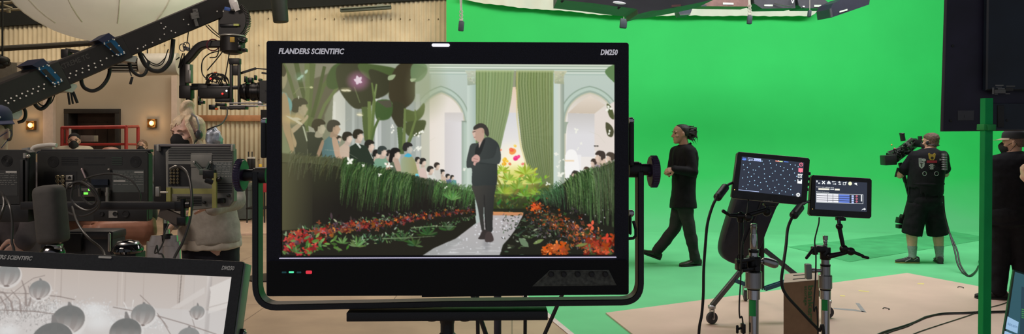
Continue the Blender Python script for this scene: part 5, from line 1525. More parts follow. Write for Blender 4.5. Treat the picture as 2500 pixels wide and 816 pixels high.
f3.head_frame(yaw=.35, pitch=.03)
f3.add_head(f3.body); f3.torso(f3.body, 0, 1.02, 1.05, .02); f3.arms(f3.body, (.054, .045, .032)); f3.legs(f3.body)
f3.hand(f3.body, J['wrL'], (.9, .25, -.1), (.2, -.9, .1), 1, (.3, .4, .3)); f3.hand(f3.body, J['wrR'], (-.9, -.2, .05), (-.2, -.9, .1), -1, (.3, .4, .3))
f3.finish(M_skin, .006, 4)
f3.mask(M_mask_black)
f3.cap_hat(mat('charcoal cap cloth', (.020, .020, .024), .85, var=.2), mat('tan brim cloth', (.36, .27, .19), .8), 0)
m = MB(); f3.torso(m, .024, 1.04, 1.08, .03, lo=-.12)
for e in 'LR':
 a, b = J['sh' + e], J['el' + e]; m.cap(a, a + (b - a) * .74, .076, .072)
put_mesh('shirt', fuse(m, .010, 5), M_cloth_black, f3.root, wrinkle=.008, wscale=7)
m = MB(); f3.legs(m, (.100, .072, .058), .018); m.ell(J['hip'] + V((0, 0, -.02)), (.185, .16, .15))
m.cap(J['hipL'] + (J['knL'] - J['hipL']) * .25 + V((-.06, -.02, 0)), J['hipL'] + (J['knL'] - J['hipL']) * .5 + V((-.06, -.02, 0)), .05, .05)
put_mesh('trousers', fuse(m, .011, 5), M_cloth_black2, f3.root, wrinkle=.012, wscale=6)
f3.shoe('L', (-.97, .2, 0), mat('black canvas', (.015, .013, .013), .8), M_sole, L=.29)
f3.shoe('R', (-.5, .8, 0), mat('black canvas', (.015, .013, .013), .8), M_sole, L=.29)
m = MB(); m.ring_loft([f3.ringH(u, cf, rl, rf) for u, cf, rl, rf in ((-.04, -.054, .052, .044), (-.01, -.034, .070, .066), (.03, -.014, .075, .092), (.05, -.010, .074, .096))])
put_mesh('hair', fuse(m, .007, 3), mat('shaved brown hair', (.13, .075, .055), .7, var=.3, vscale=80), f3.root)
# right-hand gear
M_chrome = mat('chromed tube', (.62, .62, .64), .12, 1.0, var=.03)
M_satin = mat('satin steel', (.42, .42, .43), .32, 1.0, var=.08)
M_blkmetal = mat('black anodised metal', (.012, .012, .013), .32, .4, var=.3, vscale=80, spec=.6)
M_blkplastic = mat('black plastic', (.012, .013, .013), .42, var=.3, vscale=60)
M_cable = mat('black cable rubber', (.010, .010, .011), .5, var=.2)
M_navy = mat('dark navy painted case', (.0055, .0065, .016), .55, var=.5, vscale=6)
M_blue = mat('blue painted steel', (.020, .105, .165), .4, var=.15)
M_card = mat('brown cardboard', (.27, .165, .098), .85, var=.2, vscale=9, bump=.1)
M_cardtop = mat('pale cardboard top', (.60, .50, .40), .85, var=.1)
M_greentxt = mat('green carton print', (.055, .16, .055), .8, var=.3, vscale=60)
M_greenpole = mat('green painted pole', (.006, .36, .095), .6, var=.12, vscale=5, spec=.2)
M_rubber = mat('grey caster tyre', (.05, .05, .055), .7)
M_darkscreen = mat('dark lit panel', (.004, .005, .008), .25, var=.0, emit=(.034, .042, .066), estr=.85)
def glow(name, c, e=1.0):
 return mat(name, c, .5, var=0, emit=c, estr=e)
def tilt_plane(c, yaw_, pitch, roll):
 """yaw turns the face to the viewer's left, pitch leans the face up, roll turns it clockwise."""
 R = rot('Z', yaw_) @ rot('X', -pitch) @ rot('Y', roll)
 return Plane(c, R @ V((1, 0, 0)), R @ V((0, 0, 1)))
def slab(pl, poly, z0, z1, inset=.002, mb=None):
 m = mb or MB()
 cx = sum(p[0] for p in poly) / len(poly); cy = sum(p[1] for p in poly) / len(poly)
 sc = lambda k: [(cx + (x - cx) * k, cy + (y - cy) * k) for x, y in poly]
 w_ = max(abs(p[0] - cx) for p in poly)
 k = 1 - inset / w_
 m.ring_loft([[pl.at(x, y, z0) for x, y in sc(k)], [pl.at(x, y, z0 + inset) for x, y in poly], [pl.at(x, y, z1 - inset) for x, y in poly], [pl.at(x, y, z1) for x, y in sc(k)]])
 return m
def cut_rect(pl, pts, c=.006):
 """Four image corners (tl, tr, br, bl) to a plane polygon with cut corners."""
 q = [V(pl.uv(pl.px(*p)) + (0,)) for p in pts]
 out = []
 for i in range(4):
  a, b, d = q[i - 1], q[i], q[(i + 1) % 4]
  out += [b + (a - b).normalized() * c, b + (d - b).normalized() * c]
 return [(v.x, v.y) for v in out][::-1]
def field_monitor(tag_, plane, outer, inner, foot):
 root = thing('field_monitor', foot, tag_, 'monitor')
 slab(plane, cut_rect(plane, outer, .006), -.022, .0, .002).build('housing', M_blkplastic, root)
 q = [plane.uv(plane.px(*p)) for p in inner][::-1]
 m = MB(); m.prism(q, plane.at(0, 0, -.001), plane.u, plane.v, .0015)
 scn = m.build('screen', M_darkscreen, root, smooth=False)
 return root, scn
def marks(plane, shapes, name, m_, parent, off=.0012):
 """Flat drawn shapes on a screen: each a list of image points."""
 m = MB()
 for s_ in shapes:
  m.add([plane.px(x, y, off) for x, y in s_], [list(range(len(s_)))])
 return m.build(name, m_, parent, smooth=False)
def dot(x, y, r, n=8): return [(x + r * math.cos(2 * PI * i / n), y + r * math.sin(2 * PI * i / n)) for i in range(n)]
def rc(x0, y0, x1, y1, sk=0.0): return [(x0, y0), (x1, y0 + sk * (x1 - x0)), (x1, y1 + sk * (x1 - x0)), (x0, y1)]
Ym = 2.3
p1 = tilt_plane(P(1881, 432, Ym), -.10, .12, .078)
out1 = ((1800, 370), (1978, 386), (1969, 502), (1785, 484))
r1, s1 = field_monitor('small black monitor on a stand showing a dark screen of scattered blue dots', p1, out1, ((1811, 382), (1963, 397), (1956, 481), (1802, 466)), p1.px(1877, 500, -.01))
random.seed(21)
pts = [(.03, .24), (.12, .1), (.14, .19), (.33, .08), (.45, .05), (.6, .02), (.24, .36), (.20, .36), (.29, .25), (.38, .30), (.49, .25), (.56, .33), (.64, .18), (.70, .21), (.76, .25), (.8, .1), (.88, .1), (.93, .14), (.05, .38), (.13, .44), (.22, .47), (.30, .55), (.39, .44), (.48, .50), (.52, .40), (.60, .58), (.66, .42), (.72, .52), (.80, .40), (.88, .33), (.92, .42), (.04, .62), (.12, .58), (.18, .55), (.16, .7), (.24, .66), (.34, .7), (.40, .57), (.46, .78), (.54, .62), (.58, .8), (.64, .7), (.70, .88), (.78, .60), (.84, .72), (.9, .55), (.06, .86), (.14, .80), (.25, .78), (.30, .80), (.12, .92), (.36, .90), (.50, .86), (.60, .88), (.66, .96), (.76, .9), (.84, .82), (.88, .96), (.55, .95), (.43, .66), (.69, .3), (.57, .15), (.47, .12), (.36, .16), (.84, .22), (.1, .3), (.74, .72), (.8, .8)]
tl, tr, br, bl = (1811, 382), (1963, 397), (1956, 481), (1802, 466)
ip = lambda u, v: (tl[0] * (1 - u) * (1 - v) + tr[0] * u * (1 - v) + br[0] * u * v + bl[0] * (1 - u) * v, tl[1] * (1 - u) * (1 - v) + tr[1] * u * (1 - v) + br[1] * u * v + bl[1] * (1 - u) * v)
marks(p1, [dot(*ip(u * .97 + .01, v), 1.15) for u, v in pts], 'tracking_dots', glow('pale blue dots', (.42, .72, .95)), s1)
marks(p1, [rc(1813, 385, 1822, 387, .1), rc(1812, 388, 1822, 390.5, .1), [(1815, 391), (1818, 391), (1816.5, 392.5)]], 'menu_logo', glow('blue menu text', (.10, .22, .75)), s1)
o_ = 1826, 386
marks(p1, [rc(1826, 385, 1858, 385.8, .09), rc(1826, 391, 1858, 391.8, .09), rc(1826, 385, 1826.8, 391.8, .09), rc(1841, 386.5, 1858, 393, .09)], 'menu_tabs', glow('pale blue tab', (.45, .55, .85)), s1)
text_mb('MAP', .0062, p1.px(1829, 391.6, .002), p1.u, p1.v, .0004, width=px_len(p1, 1829, 1838, 390)).build('menu_text', glow('pale blue tab', (.45, .55, .85)), s1, smooth=False)
text_mb('TRACK', .0062, p1.px(1842.5, 393.0, .002), p1.u, p1.v, .0004, width=px_len(p1, 1843, 1856, 390)).build('menu_text', glow('navy tab text', (.03, .05, .2), .3), s1, smooth=False)
marks(p1, [rc(1893, 392, 1903, 394.2, .1)], 'level_bar', glow('red yellow bar', (.85, .30, .22)), s1); marks(p1, [rc(1903, 393, 1911, 395.2, .1)], 'level_bar', glow('green bar', (.55, .8, .35)), s1)
marks(p1, [rc(1914, 394, 1925, 395.6, .1)], 'menu_text', glow('blue menu text', (.10, .22, .75)), s1)
ring = lambda x, y, r0, r1, a0, a1, n=16: [(x + r1 * math.sin(a0 + (a1 - a0) * i / n), y - r1 * math.cos(a0 + (a1 - a0) * i / n)) for i in range(n + 1)] + [(x + r0 * math.sin(a1 - (a1 - a0) * i / n), y - r0 * math.cos(a1 - (a1 - a0) * i / n)) for i in range(n + 1)]
marks(p1, [ring(1956, 402, 3.2, 4.8, .5, 2 * PI - .5), rc(1955.3, 396.5, 1956.9, 402.5)], 'power_icon', glow('rose icon', (.85, .20, .28)), s1)
marks(p1, [[(1949.5, 410.5), (1960.5, 411.5), (1960, 421), (1956, 420.6), (1954, 422), (1953, 420.5), (1949, 420)]], 'stop_icon', glow('rose icon', (.85, .20, .28)), s1)
marks(p1, [rc(1948, 425, 1957, 426.3, .08), rc(1948, 433, 1957, 434.2, .08), rc(1948, 425, 1949.2, 434, .08), rc(1956, 425.5, 1957.2, 434.5, .08), [(1951, 428), (1953, 432), (1959.5, 426.5), (1958.8, 425.5), (1953.4, 430), (1952, 427.6)]], 'check_icon', glow('white icon', (.85, .9, .9)), s1)
marks(p1, [[(1947, 438), (1949, 438), (1949, 442), (1955, 442.6), (1955, 438.6), (1958, 439), (1957.6, 449), (1946.6, 448)]], 'save_icon', glow('white icon', (.85, .9, .9)), s1)
gear = []
for i in range(16):
 a = 2 * PI * i / 16; r = 5.2 if i % 2 == 0 else 3.9
 gear += [(1948.5 + r * math.cos(a - .12), 476 + r * math.sin(a - .12)), (1948.5 + r * math.cos(a + .12), 476 + r * math.sin(a + .12))]
marks(p1, [gear], 'gear_icon', glow('white icon', (.85, .9, .9)), s1)
marks(p1, [dot(1948.5, 476, 1.7)], 'gear_hole', M_darkscreen, s1, .0016)
marks(p1, [rc(1803, 463 + 0, 1853, 464.2, .1)], 'status_text', glow('pale blue tab', (.45, .55, .85)), s1)
text_mb('LILLIPUT', .0045, p1.px(1862.5, 491.5, .0008), p1.u, p1.v, .0004, width=px_len(p1, 1862, 1886, 490)).build('maker_lettering', M_print, r1, smooth=False)
marks(p1, [dot(1793.5, 463.5, 1.1)], 'power_lamp', glow('amber lamp', (.9, .6, .15)), r1, .0006)
m = MB()
for k in range(4): m.box(p1.px(1976 - k * 1.7, 424 + k * 13, -.012), (.006, .010, .010), None, .002)
m.build('side_buttons', M_blkplastic, r1)
p2 = tilt_plane(P(2053, 480, Ym + .02), -.05, .10, .045)
out2 = ((1982, 427), (2129, 436), (2128, 534), (1976, 527))
q2 = ((1991, 439), (2117, 446), (2116, 518), (1990, 511))
r2, s2 = field_monitor('smaller black monitor beside the dotted one, showing a settings page with white icons', p2, out2, q2, p2.px(2050, 531, -.01))
W_ = glow('white icon', (.85, .9, .9))
ic = []
for x0, y0, x1, y1 in ((1993, 441, 1996, 445), (1998, 446, 2002, 449)): ic += [rc(x0, y0, x1, y0 + .9), rc(x0, y1 - .9, x1, y1), rc(x0, y0, x0 + .9, y1), rc(x1 - .9, y0, x1, y1)]
for a in (PI / 4, 3 * PI / 4): ic.append([(2010.5 + 5 * math.cos(a + d_) * s_, 446 + 5 * math.sin(a + d_) * s_) for d_, s_ in ((.2, 1), (-.2, 1), (.2, -1), (-.2, -1))])
ic += [[(2018.5, 447), (2023.5, 441.5), (2028.5, 447.5)], rc(2019, 448.2, 2028, 449.6)]
for y in (443.5, 449): ic.append(rc(2033, y, 2040, y + 1.1))
ic += [[(2031, 444), (2034, 442), (2034, 446)], [(2042, 449.6), (2039, 447.6), (2039, 451.6)], [(2046, 445), (2050, 442.5), (2050, 444.4), (2053, 444.4), (2053, 445.6), (2050, 445.6), (2050, 447.5)], [(2054, 450), (2050, 448), (2050, 449.4), (2047, 449.4), (2047, 450.6), (2050, 450.6), (2050, 452)]]
ic += [rc(2058, 445.5, 2065, 446.5), rc(2058, 451, 2065, 452), rc(2058, 445.5, 2059, 452), rc(2064, 445.5, 2065, 452), [(2062, 446), (2067, 444), (2066, 448)]]
ic.append([(2085, 449), (2090, 446.5), (2092.5, 448), (2092, 451), (2093.5, 453.5), (2090, 451.5)])
for k0, k1 in ((0, 8), (8, 10), (10, 12), (12, 13), (13, 14), (14, 15), (15, 16), (16, 17), (17, 18), (18, 23), (23, 24)): marks(p2, ic[k0:k1], 'toolbar_icon', W_, s2)
marks(p2, [dot(2075.5, 448.5, 4.6, 16)], 'globe_icon', glow('pale yellow icon', (.80, .82, .55)), s2)
text_mb('Device static address setup', .0042, p2.px(1993, 457.5, .0012), p2.u, p2.v, .0004, width=px_len(p2, 1993, 2036, 455)).build('settings_text', W_, s2, smooth=False)
text_mb('Network destinations', .0042, p2.px(1993, 469.5, .0012), p2.u, p2.v, .0004, width=px_len(p2, 1993, 2024, 468)).build('settings_text', W_, s2, smooth=False)
marks(p2, [rc(1998, 459.5, 2025, 463.5, .03), rc(2038, 461, 2050, 465, .03)], 'entry_fields', glow('cream field', (.80, .78, .66)), s2)
marks(p2, [rc(2027, 461.5, 2036, 463, .03)], 'settings_text', W_, s2)
rows_ = []
for i in range(4):
 y = 473 + i * 5.3
 rows_ += [rc(1994, y, 2020, y + 3.9, .035), rc(2021, y + .9, 2033, y + 4.8, .035), rc(2034, y + 1.3, 2047, y + 5.2, .035)]
marks(p2, rows_, 'table_cells', glow('white cells', (.82, .82, .86)), s2)
marks(p2, [rc(2048, 475 + i * 5.3, 2074, 479 + i * 5.3, .035) for i in range(4)], 'table_cells', glow('blue cells', (.12, .20, .62)), s2)
marks(p2, [rc(2079, 477 + i * 5.3, 2084.5, 481 + i * 5.3, .035) for i in range(4)], 'edit_icons', glow('pale blue tab', (.45, .55, .85)), s2)
marks(p2, [ring(2091.5, 479.3 + i * 6.6, 1.2, 2.4, 0, 2 * PI, 8) for i in range(3)], 'delete_icons', glow('rose icon', (.85, .20, .28)), s2)
marks(p2, [rc(1993, 471.5, 2107, 472.3, .035), rc(1993, 493.5, 2107, 494.3, .035), rc(1993, 471.5, 1993.7, 494), rc(2106.4, 475.5, 2107.2, 498), rc(2102, 476, 2104.4, 492)], 'table_border', W_, s2, .0010)
marks(p2, [[(2103, 514), (2107, 509.5), (2110.5, 509.5), (2110.5, 507.5), (2114, 511), (2110.5, 514), (2110.5, 512.2), (2107, 512)]], 'share_icon', W_, s2)
text_mb('LILLIPUT', .0042, p2.px(2043, 530.2, .0008), p2.u, p2.v, .0004, width=px_len(p2, 2043, 2062, 529)).build('maker_lettering', M_print, r2, smooth=False)
marks(p2, [dot(1984, 510.5, 1)], 'power_lamp', glow('amber lamp', (.9, .6, .15)), r2, .0006)
def floor_stand(name, x, top, rows, label, Yd, tape):
 """rows: (y0, y1, half width px, material) along the post from the top; the tube goes on to the floor."""
 c = P(x, top, Yd)
 root = thing('light_stand', (c.x, Yd, 0), label, 'stand', None)
 s_ = Yd / F
 for nm, y0, y1, hw, m_, prof in rows:
  m = MB(); z0 = P(x, y0, Yd).z; z1 = P(x, y1, Yd).z; r = hw * s_
  L = z0 - z1
  if prof == 'ring':
   m.lathe((c.x, Yd, z0), (0, 0, -1), [(0, r * .8), (L * .12, r), (L * .28, r), (L * .34, r * .82), (L * .46, r * .82), (L * .52, r), (L * .7, r * .9), (L, r * .9)], 28)
  elif prof == 'soft':
   m.lathe((c.x, Yd, z0), (0, 0, -1), [(0, r * .9), (L * .06, r), (L * .94, r), (L, r * .9)], 32)
  else:
   m.cyl((c.x, Yd, z0), (c.x, Yd, z1), r, r, 32)
  m.build(nm, m_, root)
 hw = rows[-1][3]
 z0 = P(x, rows[-1][2], Yd).z
 m = MB(); m.cyl((c.x, Yd, z0), (c.x, Yd, .42), hw * .8 * s_, n=32); m.build('outer_tube', M_chrome, root)
 t0, t1, tw = tape
 m = MB(); zz0 = P(x, t0, Yd).z; zz1 = P(x, t1, Yd).z; rr = hw * .8 * s_ + .0006
 arc = [PI + .35 + i * (PI * .42) / 8 for i in range(9)]
 m.ring_loft([[V((c.x + rr * math.cos(a), Yd + rr * math.sin(a), z)) for a in arc] + [V((c.x + (rr + .0006) * math.cos(a), Yd + (rr + .0006) * math.sin(a), z)) for a in reversed(arc)] for z in (zz0, zz1)])
 m.build('tape_flag', M_tape_green, root, smooth=False)
 for k in range(3):
  an = (2.2 if name == 'a' else .1) + k * 2 * PI / 3
  m = MB(); d = V((math.cos(an), math.sin(an), 0)) * (.5 if name == 'a' else .42)
  m.tube([V((c.x, Yd, .52)) + d * .03, V((c.x, Yd, .03)) + d * .52], .0125, 12); m.ell(V((c.x, Yd, .016)) + d * .53, (.02, .02, .016))
  m.bar(V((c.x, Yd, .24)) + d * .02, V((c.x, Yd, .28)) + d * .27, .010, .018)
  m.build('leg', M_chrome, root)
 m = MB(); m.lathe((c.x, Yd, .56), (0, 0, -1), [(0, .026), (.01, .034), (.09, .034), (.1, .026)], 24); m.build('leg_collar', M_satin, root)
 return root, c, s_
Yl = 2.22
ls1, c, s_ = floor_stand('a', 1840, 546, [('spigot', 546, 562, 8.0, M_satin, 'ring'), ('spigot', 562, 572, 6.5, M_satin, ''), ('riser', 571, 612, 8.2, M_chrome, 'soft'), ('collar', 609, 617, 12.5, M_blkmetal, 'soft'), ('riser', 616, 632, 11, M_chrome, ''), ('collar', 626, 662, 17, M_blkmetal, 'soft'), ('sleeve', 662, 704, 19.5, M_satin, 'soft'), ('collar', 702, 708, 15.5, M_blkmetal, 'soft'), ('inner_tube', 707, 730, 15.2, M_chrome, '')], 'chromed stand with green tape carrying the dotted monitor on a clamp arm', Yl, (723, 770, 8))
m = MB()
m.box(P(1804, 647, Yl), (.016, .03, .034), rot('Z', .1), .003); m.box(P(1820, 636, Yl - .025), (.055, .012, .012), rot('Y', -.15), .003)
m.bar(P(1812, 661, Yl - .035), P(1852, 656, Yl - .035), .010, .011, bv=.003); m.cyl(P(1850, 657, Yl - .05), P(1850, 657, Yl - .02), .0078)
m.box(P(1812, 648, Yl - .012), (.022, .03, .026), None, .003)
for k in range(4): m.box(P(1812 + k * 3.6, 649, Yl - .030), (.002, .004, .010))
m.build('clamp', M_blkmetal, ls1)
m = MB(); m.cyl(P(1856, 639, Yl), P(1866, 639, Yl), .007); m.cap(P(1868, 638, Yl), P(1890, 645, Yl), .012, .0135)
m.box(P(1880, 641, Yl), (.03, .014, .026), rot('Y', .25), .006); m.build('tee_handle', M_satin, ls1)
m = MB(); m.cap(P(1800, 797, Yl + .0), P(1800, 812, Yl), .004, .004); m.cap(P(1800, 805, Yl), P(1810, 801, Yl), .0035); m.box(P(1814, 802, Yl), (.012, .02, .03), None, .003); m.build('locking_knob', M_blkmetal, ls1)
Y2 = 2.26
ls2, c2, s2_ = floor_stand('b', 2015, 576, [('spigot', 576, 586, 6.0, M_satin, 'soft'), ('spigot', 586, 606, 5.0, M_satin, 'ring'), ('head', 604, 634, 12.5, M_blkmetal, 'soft'), ('riser', 633, 648, 9.6, M_satin, ''), ('collar', 645, 650, 12, M_blkmetal, 'soft'), ('lock_body', 649, 674, 11.5, M_satin, 'soft'), ('sleeve', 671, 705, 15.5, M_satin, 'soft'), ('collar', 704, 709, 13, M_blkmetal, 'soft'), ('inner_tube', 708, 730, 12.5, M_chrome, '')], 'chromed stand with green tape carrying the monitor with the settings page', Y2, (717, 757, 8))
m = MB(); m.cyl(P(2004, 661, Y2), P(1983, 661, Y2), .0055); m.cap(P(1990, 661, Y2), P(1984, 661, Y2), .0075); m.build('locking_screw', M_satin, ls2)
m = MB(); m.box(P(1973, 663, Y2), (.018, .02, .048), rot('Y', -.04), .004); m.build('tee_handle', mat('clear grey plastic', (.25, .27, .25), .3, var=.1), ls2)
m = MB(); m.box(P(2003, 608, Y2), (.036, .03, .022), rot('Y', .1), .006); m.box(P(1988, 612, Y2 - .01), (.016, .02, .026), rot('Y', -.1), .004); m.cap(P(1984, 610, Y2 - .02), P(1969, 630, Y2 - .03), .0055, .0045); m.build('clamp', M_blkmetal, ls2)
ar = thing('articulated_arm', P(1812, 640, Yl - .01), 'black jointed clamp arm holding up the dotted monitor from its stand', 'clamp arm')
m = MB(); m.cyl(P(1809, 640, Yl - .012), P(1809, 538, Yl - .012), .0072); m.tube([P(1800, 640, Yl - .02), P(1801, 624, Yl - .02), P(1808, 620, Yl - .02), P(1815, 626, Yl - .02)], .002, 6); m.cap(P(1808, 538, Yl - .012), P(1808, 526, Yl - .012), .010, .011); m.build('lower_arm', M_blkmetal, ar)
m = MB(); m.cap(P(1825, 526, Yl - .03), P(1868, 513, Yl - .02), .0075, .0070); m.ell(P(1826, 531, Yl - .03), (.013, .012, .013)); m.ell(P(1872, 518, Yl - .01), (.013, .012, .013)); m.box(P(1873, 508, Yl + .02), (.012, .012, .014), None, .003); m.box(P(1877, 500, Yl + .045), (.032, .024, .008), rot('Y', .06), .002); m.build('upper_arm', M_blkmetal, ar)
m = MB(); m.cap(P(1800, 527, Yl - .02), P(1782, 526, Yl - .03), .0068, .0058); m.cap(P(1781, 526, Yl - .03), P(1766, 516, Yl - .04), .0045, .0055); m.cyl(P(1800, 527, Yl - .02), P(1830, 528, Yl - .03), .008); m.build('locking_lever', M_blkmetal, ar)
ar2 = thing('articulated_arm', P(2018, 626, Y2), 'black jointed clamp arm holding up the monitor with the settings page', 'clamp arm')
m = MB(); m.cap(P(2024, 626, Y2 - .02), P(2064, 617, Y2 - .03), .0085, .0065); m.build('lower_arm', M_blkmetal, ar2)
m = MB(); m.ell(P(2060, 608, Y2 - .03), (.0125, .012, .0125)); m.ell(P(2077, 614, Y2 - .035), (.0125, .012, .0125)); m.cap(P(2060, 608, Y2 - .03), P(2077, 614, Y2 - .035), .009); m.build('elbow_joint', M_blkmetal, ar2)
m = MB(); m.cap(P(2058, 600, Y2 - .028), P(2050, 560, Y2 - .02), .0060, .0065); m.ell(P(2049, 553, Y2 - .02), (.0105, .0105, .0105)); m.cap(P(2049, 550, Y2 - .015), P(2048, 539, Y2 + .01), .0055); m.box(P(2052, 535, Y2 + .035), (.026, .022, .010), None, .002); m.build('upper_arm', M_blkmetal, ar2)
m = MB(); m.cap(P(2084, 616, Y2 - .04), P(2106, 625, Y2 - .05), .0055, .0045); m.cap(P(2107, 627, Y2 - .05), P(2119, 630, Y2 - .055), .0048, .0042); m.build('locking_lever', M_blkmetal, ar2)
def cable(name, pts, r, label, bead=None, group=None):
 t = thing(name, pts[0], label, 'cable', group)
 m = MB(); m.tube(spline(pts, 8), r, 10); m.build('lead', M_cable, t)
 if bead:
  m = MB(); a, b, rr = bead; m.cyl(a, b, rr, n=16); d = (V(b) - V(a)).normalized()
  m.lathe(V(a) - d * .006, d, [(0, rr * .55), (.006, rr), (.007, rr)], 16); m.lathe(V(b) + d * .006, -d, [(0, rr * .55), (.006, rr), (.007, rr)], 16)
  m.build('ferrite_bead', M_blkplastic, t)
 return t
Yk = 2.16
g1 = G(1706, 1500)
cable('monitor_cable', [p1.px(1789, 446, -.012), P(1777, 452, 2.28), P(1764, 464, 2.2), P(1750, 483, 2.16), P(1738, 508, Yk), P(1727, 548, Yk), P(1722, 600, Yk), P(1718, 660, Yk), P(1717, 720, Yk), P(1713, 770, Yk), P(1706, 820, Yk), P(1702, 1000, Yk), V((P(1700, 1100, Yk).x, Yk, .12)), V((P(1700, 1100, Yk).x + .1, Yk + .2, .008))], .0042, 'thick black cable with ferrite bead hanging left from the dotted monitor', (P(1770, 458, 2.235), P(1752, 482, 2.17), .0125))
cable('monitor_cable', [p2.px(1977, 492, -.012), P(1968, 494, 2.27), P(1957, 500, 2.2), P(1944, 516, 2.16), P(1933, 533, 2.12), P(1923, 560, 2.1), P(1919, 600, 2.08), P(1912, 650, 2.06), P(1908, 690, 2.06), P(1919, 720, 2.06), P(1950, 755, 2.06), P(1980, 787, 2.06), P(1999, 808, 2.06), P(2012, 840, 2.05), V((P(2020, 900, 2.05).x, 2.05, .5)), V((P(2020, 900, 2.05).x + .05, 2.0, .008))], .0042, 'thick black cable with ferrite bead looping down in front of the carton', (P(1953, 507, 2.185), P(1938, 526, 2.13), .0125))
cable('power_lead', [p1.px(1827, 490, -.01), P(1826, 500, 2.24), P(1824, 530, 2.2), P(1820, 560, 2.19), P(1811, 600, 2.17), P(1809, 650, 2.15), P(1808, 690, 2.15), P(1805, 740, 2.15), P(1806, 775, 2.15), P(1815, 815, 2.15), V((P(1822, 900, 2.15).x, 2.15, .6)), V((P(1826, 900, 2.15).x, 2.15, .02))], .0022, 'thin black power lead hanging from the dotted monitor along its stand')
cable('power_lead', [p2.px(2000, 532, -.01), P(1999, 545, 2.26), P(1994, 565, 2.24), P(1989, 590, 2.2), P(1992, 625, 2.19), P(1991, 680, 2.19), P(1988, 725, 2.19), P(1987, 760, 2.19), P(1996, 785, 2.2), V((P(2000, 800, 2.2).x, 2.2, .6)), V((P(2000, 800, 2.2).x, 2.2, .02))], .0022, 'thin black power lead hanging from the settings monitor along its stand')
Yb = 4.75
bx0 = P(1913, 700, Yb); bx1 = P(1998, 700, Yb)
zt = P(1913, 692, Yb).z
cb = thing('cardboard_box', ((P(1960, 700, Yb).x), Yb + .1, .018), 'tall brown cardboard carton with hand holes and green print standing behind the stands', 'box')
A0 = V((bx0.x, Yb, .018)); A1 = V((P(2015, 700, Yb).x, Yb + .10, .018)); A2 = A1 + V((.12, .30, 0)); A3 = A0 + V((.12, .30, 0))
up = V((0, 0, zt - .018))
m = MB(); m.ring_loft([[A0, A1, A2, A3], [p + up for p in (A0, A1, A2, A3)]]); m.build('carton', M_card, cb, smooth=False)
m = MB(); T_ = [p + up + V((0, 0, .0008)) for p in (A0, A1, A2, A3)]
m.ring_loft([T_, [p + V((0, 0, .003)) for p in T_]]); tp_ = m.build('top_flap', M_cardtop, cb, smooth=False)
m = MB(); ce = (A0 + A3) / 2 + up + (A1 - A0) * .44 + V((0, 0, .0045)); dx = (A1 - A0).normalized();
for dd in (-.07, .07):
 cc = ce + (A3 - A0).normalized() * dd
 m.ring_loft([[cc + dx * x + (A3 - A0).normalized() * y + V((0, 0, h)) for x, y in rrect(-.055, -.013, .055, .013, .0125)] for h in (0, .001)])
m.build('hand_hole', mat('dark hole', (.02, .018, .015), .9), cb, smooth=False)
fx = (A1 - A0).normalized(); fn = fx.cross(V((0, 0, 1)))
fo = A0 + up + fn * .0012
M_up = V((0, 0, 1))
text_mb('bankers', .062, fo + fx * (.20) - M_up * .03, -M_up, fx, .0, width=.24, bold=.02).build('carton_print', M_greentxt, cb, smooth=False)
text_mb('storage', .035, fo + fx * (.17) - M_up * .03, -M_up, fx, .0, width=.13, bold=.015).build('carton_print', M_greentxt, cb, smooth=False)
m = MB(); o = fo + fx * .13 - M_up * .50; m.ring_loft([[o, o + fx * .12, o + fx * .12 - M_up * .16, o - M_up * .16], [q + fn * .0008 for q in (o, o + fx * .12, o + fx * .12 - M_up * .16, o - M_up * .16)]]); m.build('carton_print', M_greentxt, cb, smooth=False)
m = MB(); o = fo + fx * .165 - M_up * .36 + fn * .001; m.ring_loft([[o, o + fx * .05, o + fx * .05 - M_up * .22, o - M_up * .22], [q + fn * .0008 for q in (o, o + fx * .05, o + fx * .05 - M_up * .22, o - M_up * .22)]]); m.build('packing_tape', mat('pale packing tape', (.34, .27, .20), .4), cb, smooth=False)
Yc_ = 6.55
rs = thing('rolling_stand', (P(1858, 700, Yc_).x, Yc_, .017), 'black wheeled stand with blue braces on the hardboard behind the dotted monitor', 'stand')
cx_ = P(1858, 700, Yc_).x
m = MB(); m.cyl((cx_, Yc_, 1.1), (cx_, Yc_, .30), .028); m.build('centre_post', M_blkmetal, rs)
m = MB(); m.lathe((cx_, Yc_, .95), (0, 0, -1), [(0, .034), (.02, .042), (.10, .042), (.12, .034)]); m.build('collar', M_blkmetal, rs)
m = MB(); m.cap(V((cx_ + .02, Yc_ - .06, 1.02)), V((cx_ + .06, Yc_ - .06, 1.02)), .016); m.build('red_knob', mat('red knob', (.4, .02, .03), .5), rs)
